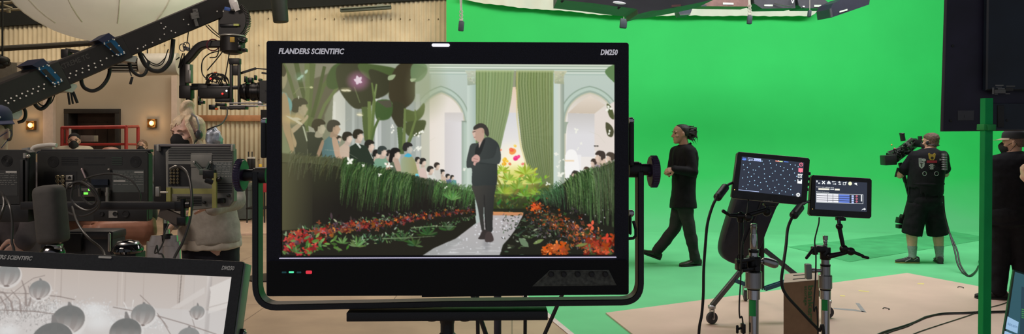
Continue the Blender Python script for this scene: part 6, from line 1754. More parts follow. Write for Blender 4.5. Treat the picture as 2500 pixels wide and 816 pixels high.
for (fx_, fy_) in ((1738, 768), (1990, 757), (1868, 700)):
 ft = G(fx_, fy_, .1) if fy_ != 700 else V((cx_ + .1, Yc_ + .75, .1))
 if fy_ == 757: ft = V((cx_ + .62, Yc_ + .05, .1))
 hd = V((cx_, Yc_, .64)); d = (V((ft.x, ft.y, 0)) - V((cx_, Yc_, 0))).normalized()
 k_ = V((ft.x, ft.y, .175))
 m = MB(); m.bar(hd + d * .03, k_, .030, .042, bv=.003); lg = m.build('leg', mat('grey steel leg', (.10, .11, .11), .4, .6), rs)
 m = MB(); q = hd + (k_ - hd) * .55
 for s_ in (-.018, .018): m.bar(V((cx_, Yc_, .29)) + d.cross(V((0, 0, 1))) * s_ + d * .03, q + d.cross(V((0, 0, 1))) * s_, .010, .035)
 m.build('brace', M_blue, rs)
 m = MB(); w0 = V((ft.x, ft.y, .017 + .052)); sd = d.cross(V((0, 0, 1)))
 m.lathe(w0 - sd * .016, sd, [(0, .03), (0, .048), (.004, .052), (.028, .052), (.032, .048), (.032, .03)], 24); wh = m.build('caster', M_rubber, lg)
 m = MB(); m.lathe(V((ft.x, ft.y, .185)), (0, 0, -1), [(0, .02), (.01, .034), (.03, .034), (.04, .02)], 20)
 for s_ in (-1, 1): m.bar(V((ft.x, ft.y, .155)) + sd * .024 * s_, w0 + sd * .024 * s_, .008, .05)
 m.cyl(w0 - sd * .028, w0 + sd * .028, .012); m.build('fork', M_satin, lg)
cs = thing('tilted_case', P(1825, 560, Yc_ - .05), 'dark tilted rounded case hanging behind the dotted monitor', 'case')
cpl = Plane(P(1825, 560, Yc_ - .14), (1, 0, 0), (0, 0, 1))
q = [cpl.uv(cpl.px(x, y)) for x, y in ((1798, 462), (1915, 462), (1893, 500), (1868, 560), (1848, 612), (1836, 632), (1815, 643), (1790, 642), (1768, 632), (1758, 612), (1762, 580), (1780, 520))]
q = [(v.x, v.y) for v in spline([V((*a, 0)) for a in q + q[:1]], 5)[:-1]]
slab(cpl, q[::-1], -.09, .07, .02).build('shell', M_navy, cs, angle=60)
m = MB(); m.tube([cpl.px(1868, 466, .08), cpl.px(1845, 530, .08), cpl.px(1815, 600, .08)], .006, 8); m.build('seam_bead', M_blkmetal, cs)
Yt_ = 3.3
tp2 = Plane(P(2400, 160, Yt_), (math.cos(.05), math.sin(.05), 0), (.012, 0, 1))
tv = thing('large_display', P(2404, 322, Yt_), 'large dark flat display seen from behind, above the man with the cap', 'display')
ot = [tp2.uv(tp2.px(x, y)) for x, y in ((2303, 320), (2303 + 7, -60), (2640, -60), (2640, 322))]
slab(tp2, ot[::-1], -.02, .0, .003).build('back_panel', mat('dark violet navy panel', (.016, .014, .036), .55, var=.35, vscale=5), tv)
m = MB()
a = tp2.uv(tp2.px(2398, -40)); b = tp2.uv(tp2.px(2620, 225))
slab(tp2, [(a[0], b[1]), (b[0], b[1]), (b[0], a[1]), (a[0], a[1])], 0, .03, .006).build('rear_housing', mat('dark teal housing', (.006, .013, .026), .5, var=.4, vscale=5), tv)
a = tp2.uv(tp2.px(2402, 318)); b = tp2.uv(tp2.px(2620, 256))
slab(tp2, [(a[0], a[1]), (b[0], a[1]), (b[0], b[1]), (a[0], b[1])], 0, .024, .005).build('connector_housing', mat('dark teal housing', (.006, .013, .026), .5, var=.4, vscale=5), tv)
m = MB(); a = tp2.uv(tp2.px(2449, 256, .026)); b = tp2.uv(tp2.px(2436, 312, .026))
m.box(tp2.px(2443, 284, .026), (.028, .006, .10), None, .002); m.build('cable_slot', M_cable, tv)
m = MB(); pq = tp2.px(2600, 200, -.05); m.cyl(pq, (pq.x, pq.y, .05), .025); m.box((pq.x, pq.y, .034), (.5, .5, .03), None, .005); m.build('floor_post', M_cable, tv)
for x, y in ((2326, 112), (2321, 295), (2459, 294)):
 m = MB(); m.lathe(tp2.px(x, y, .001 if x < 2400 else .024), tp2.n, [(0, .006), (.002, .006), (.003, .003)], 14); m.build('screw', M_cable, tv)
m = MB(); q = [tp2.px(x, y, .0012) for x, y in ((2338, 294), (2377, 294), (2378, 270), (2338, 270))]
m.ring_loft([q, [p + tp2.n * .0006 for p in q]]); stx = m.build('sticker', mat('grey sticker', (.060, .060, .075), .6), tv, smooth=False)
text_mb('1', .018, tp2.px(2354, 288, .0022), tp2.u, tp2.v, .0002).build('sticker_digit', mat('dark ink', (.015, .015, .02), .6), tv, smooth=False)
for x0, y0, x1, y1, c_ in ((2422, 214, 2427, 230, .16), (2428, 219, 2455, 228, .12), (2430, 207, 2450, 210, .20), (2456, 209, 2478, 212, .10), (2436, 216, 2453, 218, .26), (2428, 229, 2436, 230.5, .2), (2455, 214, 2474, 222, .03), (2455, 228, 2466, 230, .14), (2432, 212, 2446, 213.4, .22)):
 m = MB(); q = [tp2.px(x, y, .0306) for x, y in ((x0, y1), (x1, y1), (x1, y0), (x0, y0))]; m.ring_loft([q, [p + tp2.n * .0005 for p in q]]); m.build('rating_label', mat('label grey %d' % int(c_ * 100), (c_, c_, c_), .6), tv, smooth=False)
Yp_ = 3.05
px_ = P(2403, 500, Yp_)
gp = thing('green_pole', (px_.x - .01, Yp_, .018), 'square green pole standing in front of the large dark display', 'pole')
m = MB()
wv = 20.5 * Yp_ / F / 2
t0 = P(2409, 240, Yp_); b0_ = V((P(2402, 816, Yp_).x - .006, Yp_, .018))
rg = []
for p, w_ in ((b0_, wv * 1.0), (t0, wv * .96)): rg.append([p + V((a * w_, b * w_, 0)) for a, b in ((-1, -.9), (-.9, -1), (.9, -1), (1, -.9), (1, .9), (.9, 1), (-.9, 1), (-1, .9))])
m.ring_loft(rg); m.build('post', M_greenpole, gp, smooth=False)
m = MB(); m.box(P(2408, 311, Yp_), (.05, .05, .025), rot('Y', .05), .002); m.box(P(2420, 311, Yp_ - .03), (.03, .004, .022), rot('Y', -.1), .001); m.build('tape_band', M_tape_green, gp)
m = MB(); m.box((b0_.x, b0_.y, .025), (.34, .34, .012), None, .003); m.build('base_plate', M_greenpole, gp)
Yd_ = 1.75
dp = Plane(P(2470, 740, Yd_), (math.cos(.30), -math.sin(.30), -.20), (.20, .10, 1))
dv = dp.v; dp.v = (dp.v - dp.u * dp.v.dot(dp.u)).normalized(); dp.n = dp.u.cross(dp.v)
sd_ = thing('tilted_screen', dp.px(2450, 840), 'dark tilted screen with a pale blue tile, at the lower right corner of the picture', 'display')
q = [dp.uv(dp.px(x, y)) for x, y in ((2476, 659), (2580, 690), (2575, 900), (2440, 880))]
slab(dp, q[::-1], -.015, 0, .003).build('housing', mat('dark teal frame', (.010, .040, .034), .35, var=.2), sd_)
q = [(2478, 664), (2580, 696), (2575, 900), (2449, 860)]
m = MB(); pq = dp.px(2560, 800, -.02); m.cyl(pq, (pq.x, pq.y, .02), .015); m.box((pq.x, pq.y, .012), (.3, .3, .02), None, .004); m.build('floor_post', M_cable, sd_)
m = MB(); m.ring_loft([[dp.px(x, y, .0004) for x, y in q[::-1]], [dp.px(x, y, .001) for x, y in q[::-1]]]); ss = m.build('screen', mat('dim teal screen', (.01, .03, .04), .15, var=0, emit=(.028, .088, .112), estr=1.0), sd_, smooth=False)
marks(dp, [[(2460, 773), (2487, 787), (2484, 815), (2455, 803)], [(2453, 808), (2484, 821), (2482, 840), (2449, 830)]], 'screen_tile', glow('pale blue tile', (.26, .42, .60)), ss, .0014)
text_mb('display options', .010, dp.px(2459.5, 793, .002), (dp.px(2486, 803, .002) - dp.px(2459.5, 793, .002)), dp.v, .0002, width=px_len(dp, 2459, 2484, 795)).build('tile_text', glow('slate text', (.10, .18, .28), .6), ss, smooth=False)
marks(dp, [[(2494, 700), (2520, 708), (2516, 900), (2486, 900)]], 'screen_column', glow('darker teal column', (.018, .045, .065)), ss, .0012)
marks(dp, [rc(2494, 754 + i * 5, 2500, 756 + i * 5, .3) for i in range(5)], 'code_lines', glow('green code', (.05, .22, .06)), ss, .0016)
def ground_cable(pts, r, label, z=.018):
 t = MB(); t.tube(spline([V((G(x, y, z + r).x, G(x, y, z + r).y, z + r)) for x, y in pts], 8), r, 8)
 return tag(t.build('floor_cable', M_cable), label, 'cable')
ground_cable([(2120, 830), (2155, 812), (2195, 800), (2230, 788), (2260, 775), (2300, 766), (2350, 764), (2400, 762), (2470, 760), (2540, 757)], .008, 'thick black cable curving over the hardboard to the right edge of the picture')
ground_cable([(2140, 830), (2170, 812), (2215, 797), (2245, 781), (2265, 772), (2305, 768), (2360, 766), (2420, 764.5), (2480, 763), (2540, 760)], .005, 'thinner cable lying along the lower side of the thick floor cable')
ground_cable([(2205, 828), (2240, 812), (2290, 795), (2340, 779), (2378, 766), (2398, 755.5), (2440, 745), (2462, 737)], .004, 'thin straight black cable on the hardboard, running under the thick cable bundle')
def tape_mark(polys, m_, label, z=.0168):
 m = MB()
 for pl_ in polys:
  q = [V((G(x, y, z).x, G(x, y, z).y, z)) for x, y in pl_]
  m.ring_loft([q, [p + V((0, 0, .0008)) for p in q]])
 return tag(m.build('tape_mark', m_, smooth=False), label, 'tape mark')
tape_mark([[(2034, 752), (2089, 756), (2116, 763), (2036, 755)], [(2088, 740), (2098, 741), (2115, 763), (2104, 762)]], M_tape_grey, 'grey tape L mark on the hardboard right of the carton')
tape_mark([[(2240, 692), (2256, 692), (2256, 694.5), (2240, 694)]], M_tape_yellow, 'small yellow tape mark near the far corner of the hardboard')
tape_mark([[(2096, 709), (2122, 712), (2122, 714), (2096, 711)]], M_tape_yellow, 'longer yellow tape mark at the left edge of the hardboard')
tape_mark([[(2051, 721), (2063, 722), (2063, 724.5), (2051, 723.5)]], M_tape_yellow, 'yellow tape mark just right of the settings stand')
for (x, y, lab) in ((2163, 754, 'dark scrap curled on the hardboard in front of the grey tape mark'), (2345, 702, 'dark curled scrap at the far edge of the hardboard')):
 m = MB(); c = G(x, y, .022)
 m.tube(spline([c + V((-.03, 0, 0)), c + V((-.005, .02, .004)), c + V((.03, .0, .0)), c + V((.01, -.03, 0))], 5), .004, 6); tag(m.build('scrap', M_cable), lab, 'scrap')
t = thing('camera_cable', P(2304, 500, Yo - .2), 'pair of black cables hanging from the camera operator to the floor by the green pole', 'cable')
for dx in (0, 6):
 m = MB(); m.tube(spline([P(2303, 478, Yo - .25), P(2306, 520, Yo - .25), P(2317, 565, Yo - .3), P(2330 + dx, 610, Yo - .5), P(2338 + dx, 645, 8.9), G(2352 + dx, 668, .012), G(2368, 675 - dx * .3, .012), G(2384, 660, .012), G(2391, 638, .012), P(2398, 600, 9.2), P(2410, 575, 8.4)], 8), .010, 8); m.build('lead', M_cable, t)
# left-hand gear
R_ = rot('Z', .07195) @ rot('X', -.26580) @ rot('Y', .05959)
fo_ = V((-.61398, 1.67415, CZ - .28518))
fp = Plane(fo_, R_ @ V((1, 0, 0)), R_ @ V((0, 0, 1)))
bw = thing('picture_monitor', fp.at(-.297, -.417), 'tilted black picture monitor at the lower left showing paper lanterns in pale grey', 'monitor')
W_m, H_m = .594, .417
m = MB()
frame_mesh(Plane(fp.at(-W_m / 2, -H_m / 2), fp.u, fp.v), (-W_m / 2, -H_m / 2, W_m / 2, H_m / 2), (-W_m / 2 + .0245, -H_m / 2 + .066, W_m / 2 - .0229, H_m / 2 - .0356), -.01, .0, m)
m.box(fp.at(-W_m / 2, -H_m / 2, -.03), (W_m - .004, .042, H_m - .004), R_, .004)
m.build('housing', mat('black matte monitor shell', (.014, .015, .017), .5, var=.3, vscale=200), bw)
m = MB(); m.box(fp.at(.001, -H_m / 2, -.028), (.006, .050, H_m - .006), R_, .002); m.build('side_rail', mat('grey green painted edge', (.20, .23, .21), .4, var=.1), bw)
sx0, sx1, sy0, sy1 = -W_m + .0245, -.0229, -.0356, -H_m + .066
def on_canvas(x, y):
 a, b = fp.uv(fp.px(x, y))
 return (a - sx0) / (sx1 - sx0) * 1000, (b - sy0) / (sy1 - sy0) * 563
cvl = paint_lanterns(on_canvas)
screen_mesh('screen', cvl, lambda u, v: fp.at(sx0 + (sx1 - sx0) * u, sy0 + (sy1 - sy0) * v, -.005), 2.0, screen_material('pale picture on the lit screen', 1.0), bw)
text_mb('FLANDERS SCIENTIFIC', .0125, fp.at(-.5735, -.0195), fp.u, fp.v, .0006, .22, width=.1085, bold=.035).build('maker_lettering', M_print, bw, smooth=False)
text_mb('DM250', .0125, fp.at(-.0475, -.0205), fp.u, fp.v, .0006, .22, width=.0285, bold=.035).build('model_lettering', M_print, bw, smooth=False)
m = MB(); m.prism(rrect(-.3225, -.0075, -.2935, -.0025, .0024), fp.at(0, 0, .0001), fp.u, fp.v, .0012); m.build('tally_lamp', mat('unlit cream lamp', (.62, .60, .54), .4), bw)
m = MB(); m.prism([(a, b) for a, b in rrect(-.006, -.30, .012, -.148, .006)], fp.at(.004, 0, -.034), fp.n * -1, fp.v, .008); m.build('side_bracket', M_steelblk, bw)
m = MB(); m.lathe(fp.at(.012, -.158, -.034), fp.u, [(0, .007), (.003, .007), (.004, .004), (.006, .004)], 18); m.build('side_screw', M_satin, bw)
s_p = fp.at(-W_m / 2, -H_m, -.03)
m = MB(); m.cyl(V((s_p.x, s_p.y + .04, s_p.z + .04)), V((s_p.x, s_p.y + .04, .04)), .02); m.lathe((s_p.x, s_p.y + .04, 0), (0, 0, 1), [(0, .24), (.02, .24), (.04, .03)]); m.build('stand_post', M_steelblk, bw)
M_back = mat('charcoal monitor back', (.0125, .0135, .013), .55, var=.15, vscale=40)
M_back2 = mat('darker back plate', (.0075, .008, .009), .5, var=.2)
M_backgrey = mat('olive grey monitor back', (.185, .185, .168), .5, var=.08, vscale=30)
M_label = mat('slate label', (.050, .060, .058), .5, var=.1)
M_ink = mat('grey label print', (.20, .21, .20), .6)
M_brass = mat('brass sockets', (.45, .38, .24), .35, .9)
M_nickel = mat('nickel plate', (.40, .38, .34), .35, .7)
M_led = glow('green link light', (.16, .85, .08), 1.1)
M_chartreuse = mat('yellow green painted bar', (.30, .29, .09), .45, var=.12)
M_mint = mat('dark green grey steel', (.075, .098, .082), .45, .3)
def back_plane(px, py, Y, yaw_=0.0): return Plane(P(px, py, Y), (math.cos(yaw_), math.sin(yaw_), 0), (0, 0, 1))
def prect(pl, x0, y0, x1, y1, z0, z1, name, m_, parent, bv=0.0, label=None):
 a = pl.uv(pl.px(x0, y1)); b = pl.uv(pl.px(x1, y0))
 m = MB()
 c = pl.at((a[0] + b[0]) / 2, (a[1] + b[1]) / 2, (z0 + z1) / 2)
 Rm = Matrix((pl.u, -pl.n, pl.v)).transposed()
 m.box(c, (b[0] - a[0], abs(z1 - z0), b[1] - a[1]), Rm, bv)
 return m.build(name, m_, parent, label=label)
def text_lines(pl, x0, y0, x1, rows, z, parent, seed=1, m_=None, sz=None):
 R = random.Random(seed); m = MB()
 for i, y in enumerate(rows):
  x = x0
  while x < x1 - 2:
   w_ = R.uniform(2, 9) if R.random() < .8 else R.uniform(10, 20)
   w_ = min(w_, x1 - x)
   m.add([pl.px(a, b, z) for a, b in ((x, y + .9), (x + w_, y + .9), (x + w_, y), (x, y))], [[0, 1, 2, 3]])
   x += w_ + R.uniform(1.2, 5)
 m.build('label_text', m_ or M_ink, parent, smooth=False)
pa = back_plane(226, 455, 3.9)
ma = thing('back_facing_monitor', pa.px(226, 540, .0), 'charcoal monitor back with looped cables and a green link light, behind the tilted screen', 'monitor')
q = [pa.uv(pa.px(x, y)) for x, y in ((90, 374), (96, 370), (356, 370), (362, 376), (362, 536), (358, 541), (94, 541), (90, 537))]
slab(pa, q[::-1], -.05, 0, .004).build('housing', M_back, ma)
prect(pa, 93, 365, 362, 372, -.06, -.02, 'top_edge', M_back2, ma, .003)
for x in (130, 331):
 m = MB(); c = pa.px(x, 395, .001)
 for k in range(1, 6):
  r = .005 * k + .003
  m.tube([c + pa.u * r * math.cos(a) + pa.v * r * math.sin(a) for a in [2 * PI * i / 28 for i in range(28)]], .0012, 6, closed=True)
 m.lathe(c - pa.n * .002, pa.n, [(0, .031), (.0022, .031), (.0022, .029)], 28)
 m.build('fan_grille', M_back2, ma)
for x0, x1, n in ((150, 190, 1), (205, 256, 2), (273, 298, 5)):
 m = MB()
 for k in range(n if n > 1 else 5):
  y = 385 + k * (17 / max(1, (n if n > 1 else 5) - 1))
  a = pa.px(x0, y, .001); b = pa.px(x1, y, .001); m.bar(a, b, .0016, .003)
 m.build('vent_slots', mat('dark green vents', (.022, .045, .030), .6) if x0 == 273 else M_back2, ma)
prect(pa, 107, 419, 188, 460, -.001, .0012, 'socket_recess', M_back2, ma)
m = MB()
for y in (432, 442, 453):
 for x in (142, 154):
  m.lathe(pa.px(x, y, .001), pa.n, [(0, .0105), (.006, .0105), (.007, .008), (.014, .008), (.014, .004), (.003, .003)], 16)
m.build('coaxial_sockets', M_brass, ma)
for y in (434, 451):
 m = MB(); m.box(pa.px(170, y, .005), (.036, .010, .028), None, .001); nt_ = m.build('network_socket', M_nickel, ma)
 m = MB(); m.box(pa.px(170, y + 1, .0095), (.017, .004, .012)); m.box(pa.px(170, y - 2, .0095), (.008, .004, .008)); m.build('socket_opening', mat('black opening', (.004, .004, .004), .8), nt_)
prect(pa, 275, 415, 352, 470, 0, .0012, 'rating_label', M_label, ma)
text_lines(pa, 277, 418, 350, (420, 425, 430, 434, 438, 443, 450), .0018, ma, 4)
m = MB(); m.add([pa.px(a, b, .002) for a, b in ((277, 444), (306, 444), (306, 440.5), (277, 440.5))], [[0, 1, 2, 3]]); m.add([pa.px(a, b, .002) for a, b in ((328, 422), (350, 422), (350, 419), (328, 419))], [[0, 1, 2, 3]]); m.build('label_text', mat('pale label print', (.42, .42, .40), .6), ma, smooth=False)
m = MB(); m.cap(pa.px(200, 413, .02), pa.px(211, 439, .02), .0055, .0045); m.build('silver_latch', mat('pale pink steel', (.55, .42, .42), .3, .5), ma)
for x in (203, 268):
 m = MB(); m.ell(pa.px(x - 2, 414, .012), (.008, .008, .006)); m.build('mount_screw', M_nickel, ma)
prect(pa, 226, 438, 266, 452, .0, .012, 'slot_panel', mat('dark navy panel', (.006, .009, .018), .3), ma)
cv_ = prect(pa, 203, 459, 250, 479, .012, .045, 'converter', mat('grey converter box', (.075, .07, .062), .5), ma, .002)
for x, y in ((233, 462), (222, 471)): prect(pa, x - 5, y - 2.6, x + 5, y + 2.6, .045, .048, 'link_light', M_led, cv_)
for x in (211, 243): prect(pa, x - 4, 465, x + 4, 474, .045, .047, 'socket_opening', mat('black opening', (.004, .004, .004), .8), cv_)
m = MB()
for y0, y1, r in ((458, 470, .008), (470, 478, .011), (478, 492, .009)): m.cyl(pa.px(262, y0, .02), pa.px(262, y1, .02), r)
m.build('steel_spigot', M_nickel, ma)
lowp = prect(pa, 232, 505, 362, 540, 0, .016, 'lower_panel', M_back2, ma, .002)
prect(pa, 270, 514, 291, 531, .016, .019, 'xlr_plate', M_nickel, lowp)
for x, r in ((281, .012), (248, .012), (306, .020)):
 m = MB(); m.lathe(pa.px(x, 522.5, .019), pa.n, [(0, r), (.003, r), (.003, r * .7), (.001, r * .6)], 20); m.build('round_socket', M_back2, lowp)
pc = back_plane(30, 450, 3.75)
mc = thing('back_facing_monitor', pc.px(20, 545, 0), 'charcoal monitor back cut by the left edge of the picture', 'monitor')
q = [pc.uv(pc.px(x, y)) for x, y in ((-160, 366), (62, 366), (73, 372), (73, 500), (-160, 500))]
slab(pc, q[::-1], -.05, 0, .004).build('housing', M_back, mc)
prect(pc, 53, 390, 62, 500, .0, .02, 'side_rail', M_back2, mc, .002); prect(pc, 64, 380, 71, 500, .0, .012, 'side_rail', M_back2, mc, .002)
prect(pc, -40, 500, 72, 542, -.04, .01, 'lower_panel', M_back2, mc, .002)
m = MB(); c = pc.px(17, 393, .001)
for k in range(1, 6):
 r = .005 * k + .003; m.tube([c + pc.u * r * math.cos(a) + pc.v * r * math.sin(a) for a in [2 * PI * i / 28 for i in range(28)]], .0012, 6, closed=True)
m.build('fan_grille', M_back2, mc)
prect(pc, -30, 416, 43, 478, 0, .0012, 'rating_label', mat('dark slate label', (.028, .03, .03), .5), mc)
text_lines(pc, -20, 418, 42, (424, 429, 434, 440, 445, 450), .0018, mc, 9)
m = MB(); m.add([pc.px(a, b, .002) for a, b in ((14, 422), (41, 422), (41, 418), (14, 418))], [[0, 1, 2, 3]]); m.build('label_text', mat('pale label print', (.42, .42, .40), .6), mc, smooth=False)
m = MB(); m.cyl(pc.px(61, 374, .02), pc.px(61, 386, .02), .009); m.ell(pc.px(69, 382, .025), (.010, .010, .010)); m.build('rail_clamp', M_nickel, mc)
pb_ = back_plane(480, 432, 3.72, -.03)
mb_ = thing('back_facing_monitor', pb_.px(480, 520, 0), 'olive grey slatted monitor back on a yellow green bracket in front of the blonde woman', 'monitor')
q = [pb_.uv(pb_.px(x, y)) for x, y in ((403, 372), (418, 357), (560, 357), (569, 365), (570, 492), (560, 505), (470, 514), (405, 516))]
slab(pb_, q[::-1], -.05, 0, .006).build('housing', M_backgrey, mb_)
q = [pb_.uv(pb_.px(x, y)) for x, y in ((372, 353), (404, 354), (416, 357), (403, 372), (403, 498), (372, 502))]
slab(pb_, q[::-1], -.09, -.012, .004).build('side_shell', M_back2, mb_)
prect(pb_, 385, 352, 563, 358, -.06, .004, 'top_edge', mat('mauve grey edge', (.13, .12, .125), .5), mb_, .002)
for x in (387, 568): prect(pb_, x - 3, 353, x + 3, 369, -.02, .01, 'corner_bumper', mat('pale bumper', (.34, .33, .30), .6), mb_, .003)
for x0, x1, ys in ((411, 466, range(363, 392, 4)), (518, 566, range(363, 392, 4)), (466, 518, range(363, 374, 4)), (432, 492, range(481, 502, 4)), (531, 567, range(449, 470, 4))):
 m = MB()
 for y in ys: m.bar(pb_.px(x0, y, .0012), pb_.px(x1, y, .0012), .0022, .0035)
 m.build('vent_slots', M_back2, mb_)
prect(pb_, 411, 401, 466, 455, .0, .0015, 'socket_recess', M_back2, mb_)
m = MB()
for y in (414, 422, 430, 438, 446):
 for x in (419, 427, 436): m.lathe(pb_.px(x, y, .001), pb_.n, [(0, .007), (.006, .007), (.012, .005), (.012, .003), (.003, .003)], 12)
m.build('coaxial_sockets', M_brass, mb_)
m = MB(); m.tube([pb_.px(415, 412, .01), pb_.px(428, 405, .02), pb_.px(446, 410, .02)], .005, 8); m.build('socket_hood', M_nickel, mb_)
prect(pb_, 520, 396, 567, 448, 0, .0012, 'rating_label', mat('grey label', (.10, .115, .11), .5), mb_)
text_lines(pb_, 522, 398, 565, (398, 402, 406, 410, 415, 419, 424, 430), .0018, mb_, 6, mat('pale label print', (.42, .42, .40), .6))
prect(pb_, 466, 378, 518, 408, 0, .004, 'mount_boss', M_backgrey, mb_, .002)
br_ = MB(); br_.bar(pb_.px(474, 396, .012), pb_.px(500, 424, .02), .004, .018, pb_.n); br_.bar(pb_.px(514, 396, .012), pb_.px(500, 424, .02), .004, .018, pb_.n)
br_.bar(pb_.px(474, 396, .012), pb_.px(500, 424, .02), .018, .006, pb_.n); br_.bar(pb_.px(514, 396, .012), pb_.px(500, 424, .02), .018, .006, pb_.n)
br_.box(pb_.px(500, 420, .022), (.05, .02, .03), None, .003); b1 = br_.build('mount_bracket', M_mint, mb_)
for x in (474, 514):
 m = MB(); m.lathe(pb_.px(x, 397, .018), pb_.n, [(0, .006), (.003, .006), (.004, .003)], 12); m.build('mount_screw', M_nickel, b1)
m = MB()
m.bar(pb_.px(411, 467, .05), pb_.px(528, 467, .05), .010, .026); m.bar(pb_.px(413, 492, .056), pb_.px(413, 458, .056), .022, .018, (0, 1, 0)); m.bar(pb_.px(524, 508, .056), pb_.px(524, 422, .056), .020, .016, (0, 1, 0))
m.build('clamp_frame', M_chartreuse, mb_)
m = MB(); m.box(pb_.px(514, 442, .05), (.05, .03, .03), rot('Y', .3), .006); m.cap(pb_.px(530, 440, .05), pb_.px(538, 436, .05), .010); m.box(pb_.px(512, 426, .05), (.06, .03, .045), None, .004); m.build('black_clamp', M_blkmetal, mb_)
m = MB(); m.cyl(pb_.px(411, 470, .06), pb_.px(392, 470, .06), .006); m.box(pb_.px(386, 468, .06), (.022, .02, .05), None, .004); m.build('screw_handle', M_nickel, mb_)
for x, y in ((540, 490), (500, 495), (559, 478)):
 m = MB(); m.lathe(pb_.px(x, y, .002), pb_.n, [(0, .008), (.012, .007), (.014, .004)], 12); m.build('round_socket', M_cable, mb_)
prect(pb_, 534, 484, 552, 496, .0, .03, 'plug', M_cable, mb_, .004)
prl = back_plane(250, 505, 3.6)
rl = thing('cart_rail', prl.px(250, 512), 'long black rail running across the backs of the charcoal monitors', 'rail')
prect(prl, 56, 493, 441, 511, -.02, .02, 'bar', mat('black painted rail', (.008, .008, .010), .45), rl, .002)
prect(prl, 432, 490, 452, 515, -.03, .03, 'end_clamp', M_blkmetal, rl, .004)
m = MB(); m.cyl(prl.px(447, 484, .02), prl.px(447, 545, .02), .012); m.box(prl.px(446, 540, .02), (.045, .04, .045), None, .005); m.lathe(prl.px(455, 500, .02), (1, 0, 0), [(0, .018), (.02, .02), (.03, .014)]); m.build('vertical_pin', M_blkmetal, rl)
for a in ((405, 520, 545, .014), (408, 560, 575, .012)):
 m = MB(); m.cyl(prl.px(a[0], a[1], -.03), prl.px(a[0], a[2], -.03), a[3]); m.build('chrome_pin', mat('yellowish chrome', (.55, .54, .40), .2, 1), rl)
m = MB(); m.bar(prl.px(392, 517, .0), prl.px(444, 540, .02), .02, .05); m.bar(prl.px(436, 556, .0), prl.px(390, 519, .0), .012, .012); m.build('joint_arm', mat('worn grey arm', (.10, .085, .075), .4, .5), rl)
post_b = prl.px(404, 565, -.03)
m = MB(); m.lathe(prl.px(409, 571, -.03), (0, 0, -1), [(0, .018), (.008, .026), (.022, .026), (.026, .018)], 22); m.build('collar', M_blkmetal, rl)
for x0, x1, x2 in ((388, 378, 377), (409, 420, 428)):
 m = MB(); pts = [prl.px(x0 + 3, 575, -.03), prl.px((x0 + x1) / 2, 600, -.03), prl.px(x1, 640, -.03), V((prl.px(x2, 700, -.03).x, 3.6, .02))]
 pts = spline(pts, 5)
 rings = []
 for p in pts: rings.append([p + V((a * .042, b * .014, 0)) for a, b in ((-1, -.5), (-.7, -1), (.7, -1), (1, -.5), (1, .5), (.7, 1), (-.7, 1), (-1, .5))])
 m.ring_loft(rings); m.build('leg', mat('brushed silver leg', (.50, .45, .42), .32, .85, var=.1), rl)
m = MB(); m.cyl(prl.px(404, 540, -.03), prl.px(404, 580, -.03), .010); m.box(prl.px(120, 512, .0) - V((0, 0, .6)), (.05, .05, 1.24), None, .004); m.build('post', M_blkmetal, rl)
def coil(label, pts, r=.0048, grp=None):
 m = MB(); m.tube(spline([P(*p) for p in pts], 8), r, 10)
 return tag(m.build('hanging_cable', mat('grey black cable', (.035, .034, .033), .4, var=.15)), label, 'cable', grp)
yq = 3.50
loops = [P(196 + (46 - 13 * k_) * math.cos(a) * (1 + .1 * math.sin(3 * a + k_)) + 9 * k_, 486 + (42 - 9 * k_) * math.sin(a + .3 * k_) - 5 * k_, yq + .002 * i + .012 * k_) for k_, i, a in [(k_, i, 2 * PI * i / 18 - 1.2) for k_ in range(3) for i in range(18)]]
m = MB(); m.tube(spline(loops, 4), .0050, 8); tag(m.build('monitor_cable', mat('grey black cable', (.035, .034, .033), .35)), 'black cable coiled in three loops on the middle charcoal monitor back', 'cable')
coil('black cable arching from the coil across the grey label of the charcoal monitor', [(190, 450, 3.8), (220, 432, 3.78), (268, 424, 3.78), (305, 432, 3.79), (330, 450, 3.79), (342, 475, 3.79), (340, 498, 3.79)])
coil('black cable running down from the coil past the dark case', [(176, 505, 3.52), (190, 545, 3.45), (215, 580, 3.4), (245, 605, 3.3), (256, 625, 3.2), (262, 680, 3.1), (264, 900, 3.1)], .0055)
coil('black cable with yellow tag dropping from the olive monitor back', [(420, 412, 3.66), (440, 408, 3.62), (458, 425, 3.58), (466, 455, 3.55), (468, 495, 3.52), (463, 540, 3.5), (447, 590, 3.48), (425, 632, 3.46), (415, 680, 3.4), (410, 900, 3.3)], .0070)
m = MB(); m.cyl(P(466, 507, 3.515), P(464, 528, 3.505), .0085, n=12); tag(m.build('cable_tag', mat('yellow tape', (.72, .62, .20), .7)), 'yellow tag wrapped round the cable under the olive monitor', 'tag')
coil('thick grey cable loop hanging off the leftmost charcoal monitor', [(2, 470, 3.68), (8, 480, 3.64), (10, 500, 3.62), (4, 520, 3.6), (-6, 545, 3.6)], .007)
coil('grey cable hanging from the leftmost charcoal monitor to the floor', [(4, 474, 3.68), (12, 482, 3.64), (24, 505, 3.6), (30, 545, 3.58), (29, 590, 3.56), (36, 640, 3.55), (40, 900, 3.5)], .006)
coil('thin black cord looping over the silver stand legs', [(412, 548, 3.52), (402, 568, 3.5), (399, 590, 3.5), (388, 612, 3.49), (378, 618, 3.49), (383, 600, 3.49), (386, 618, 3.49), (396, 622, 3.49), (402, 640, 3.49)], .004)
pd = thing('padded_rest', P(128, 600, 3.2), 'grey padded rest on a steel ball joint in front of the charcoal monitors', 'pad')
m = MB()
ax = (P(132, 594, 3.2) - P(118, 452, 3.2)); ud = ax.normalized(); sd = V((0, 1, 0)).cross(ud).normalized()
rg = []
c0 = P(118, 452, 3.2); Lp = ax.length; hw = 33 * 3.2 / F
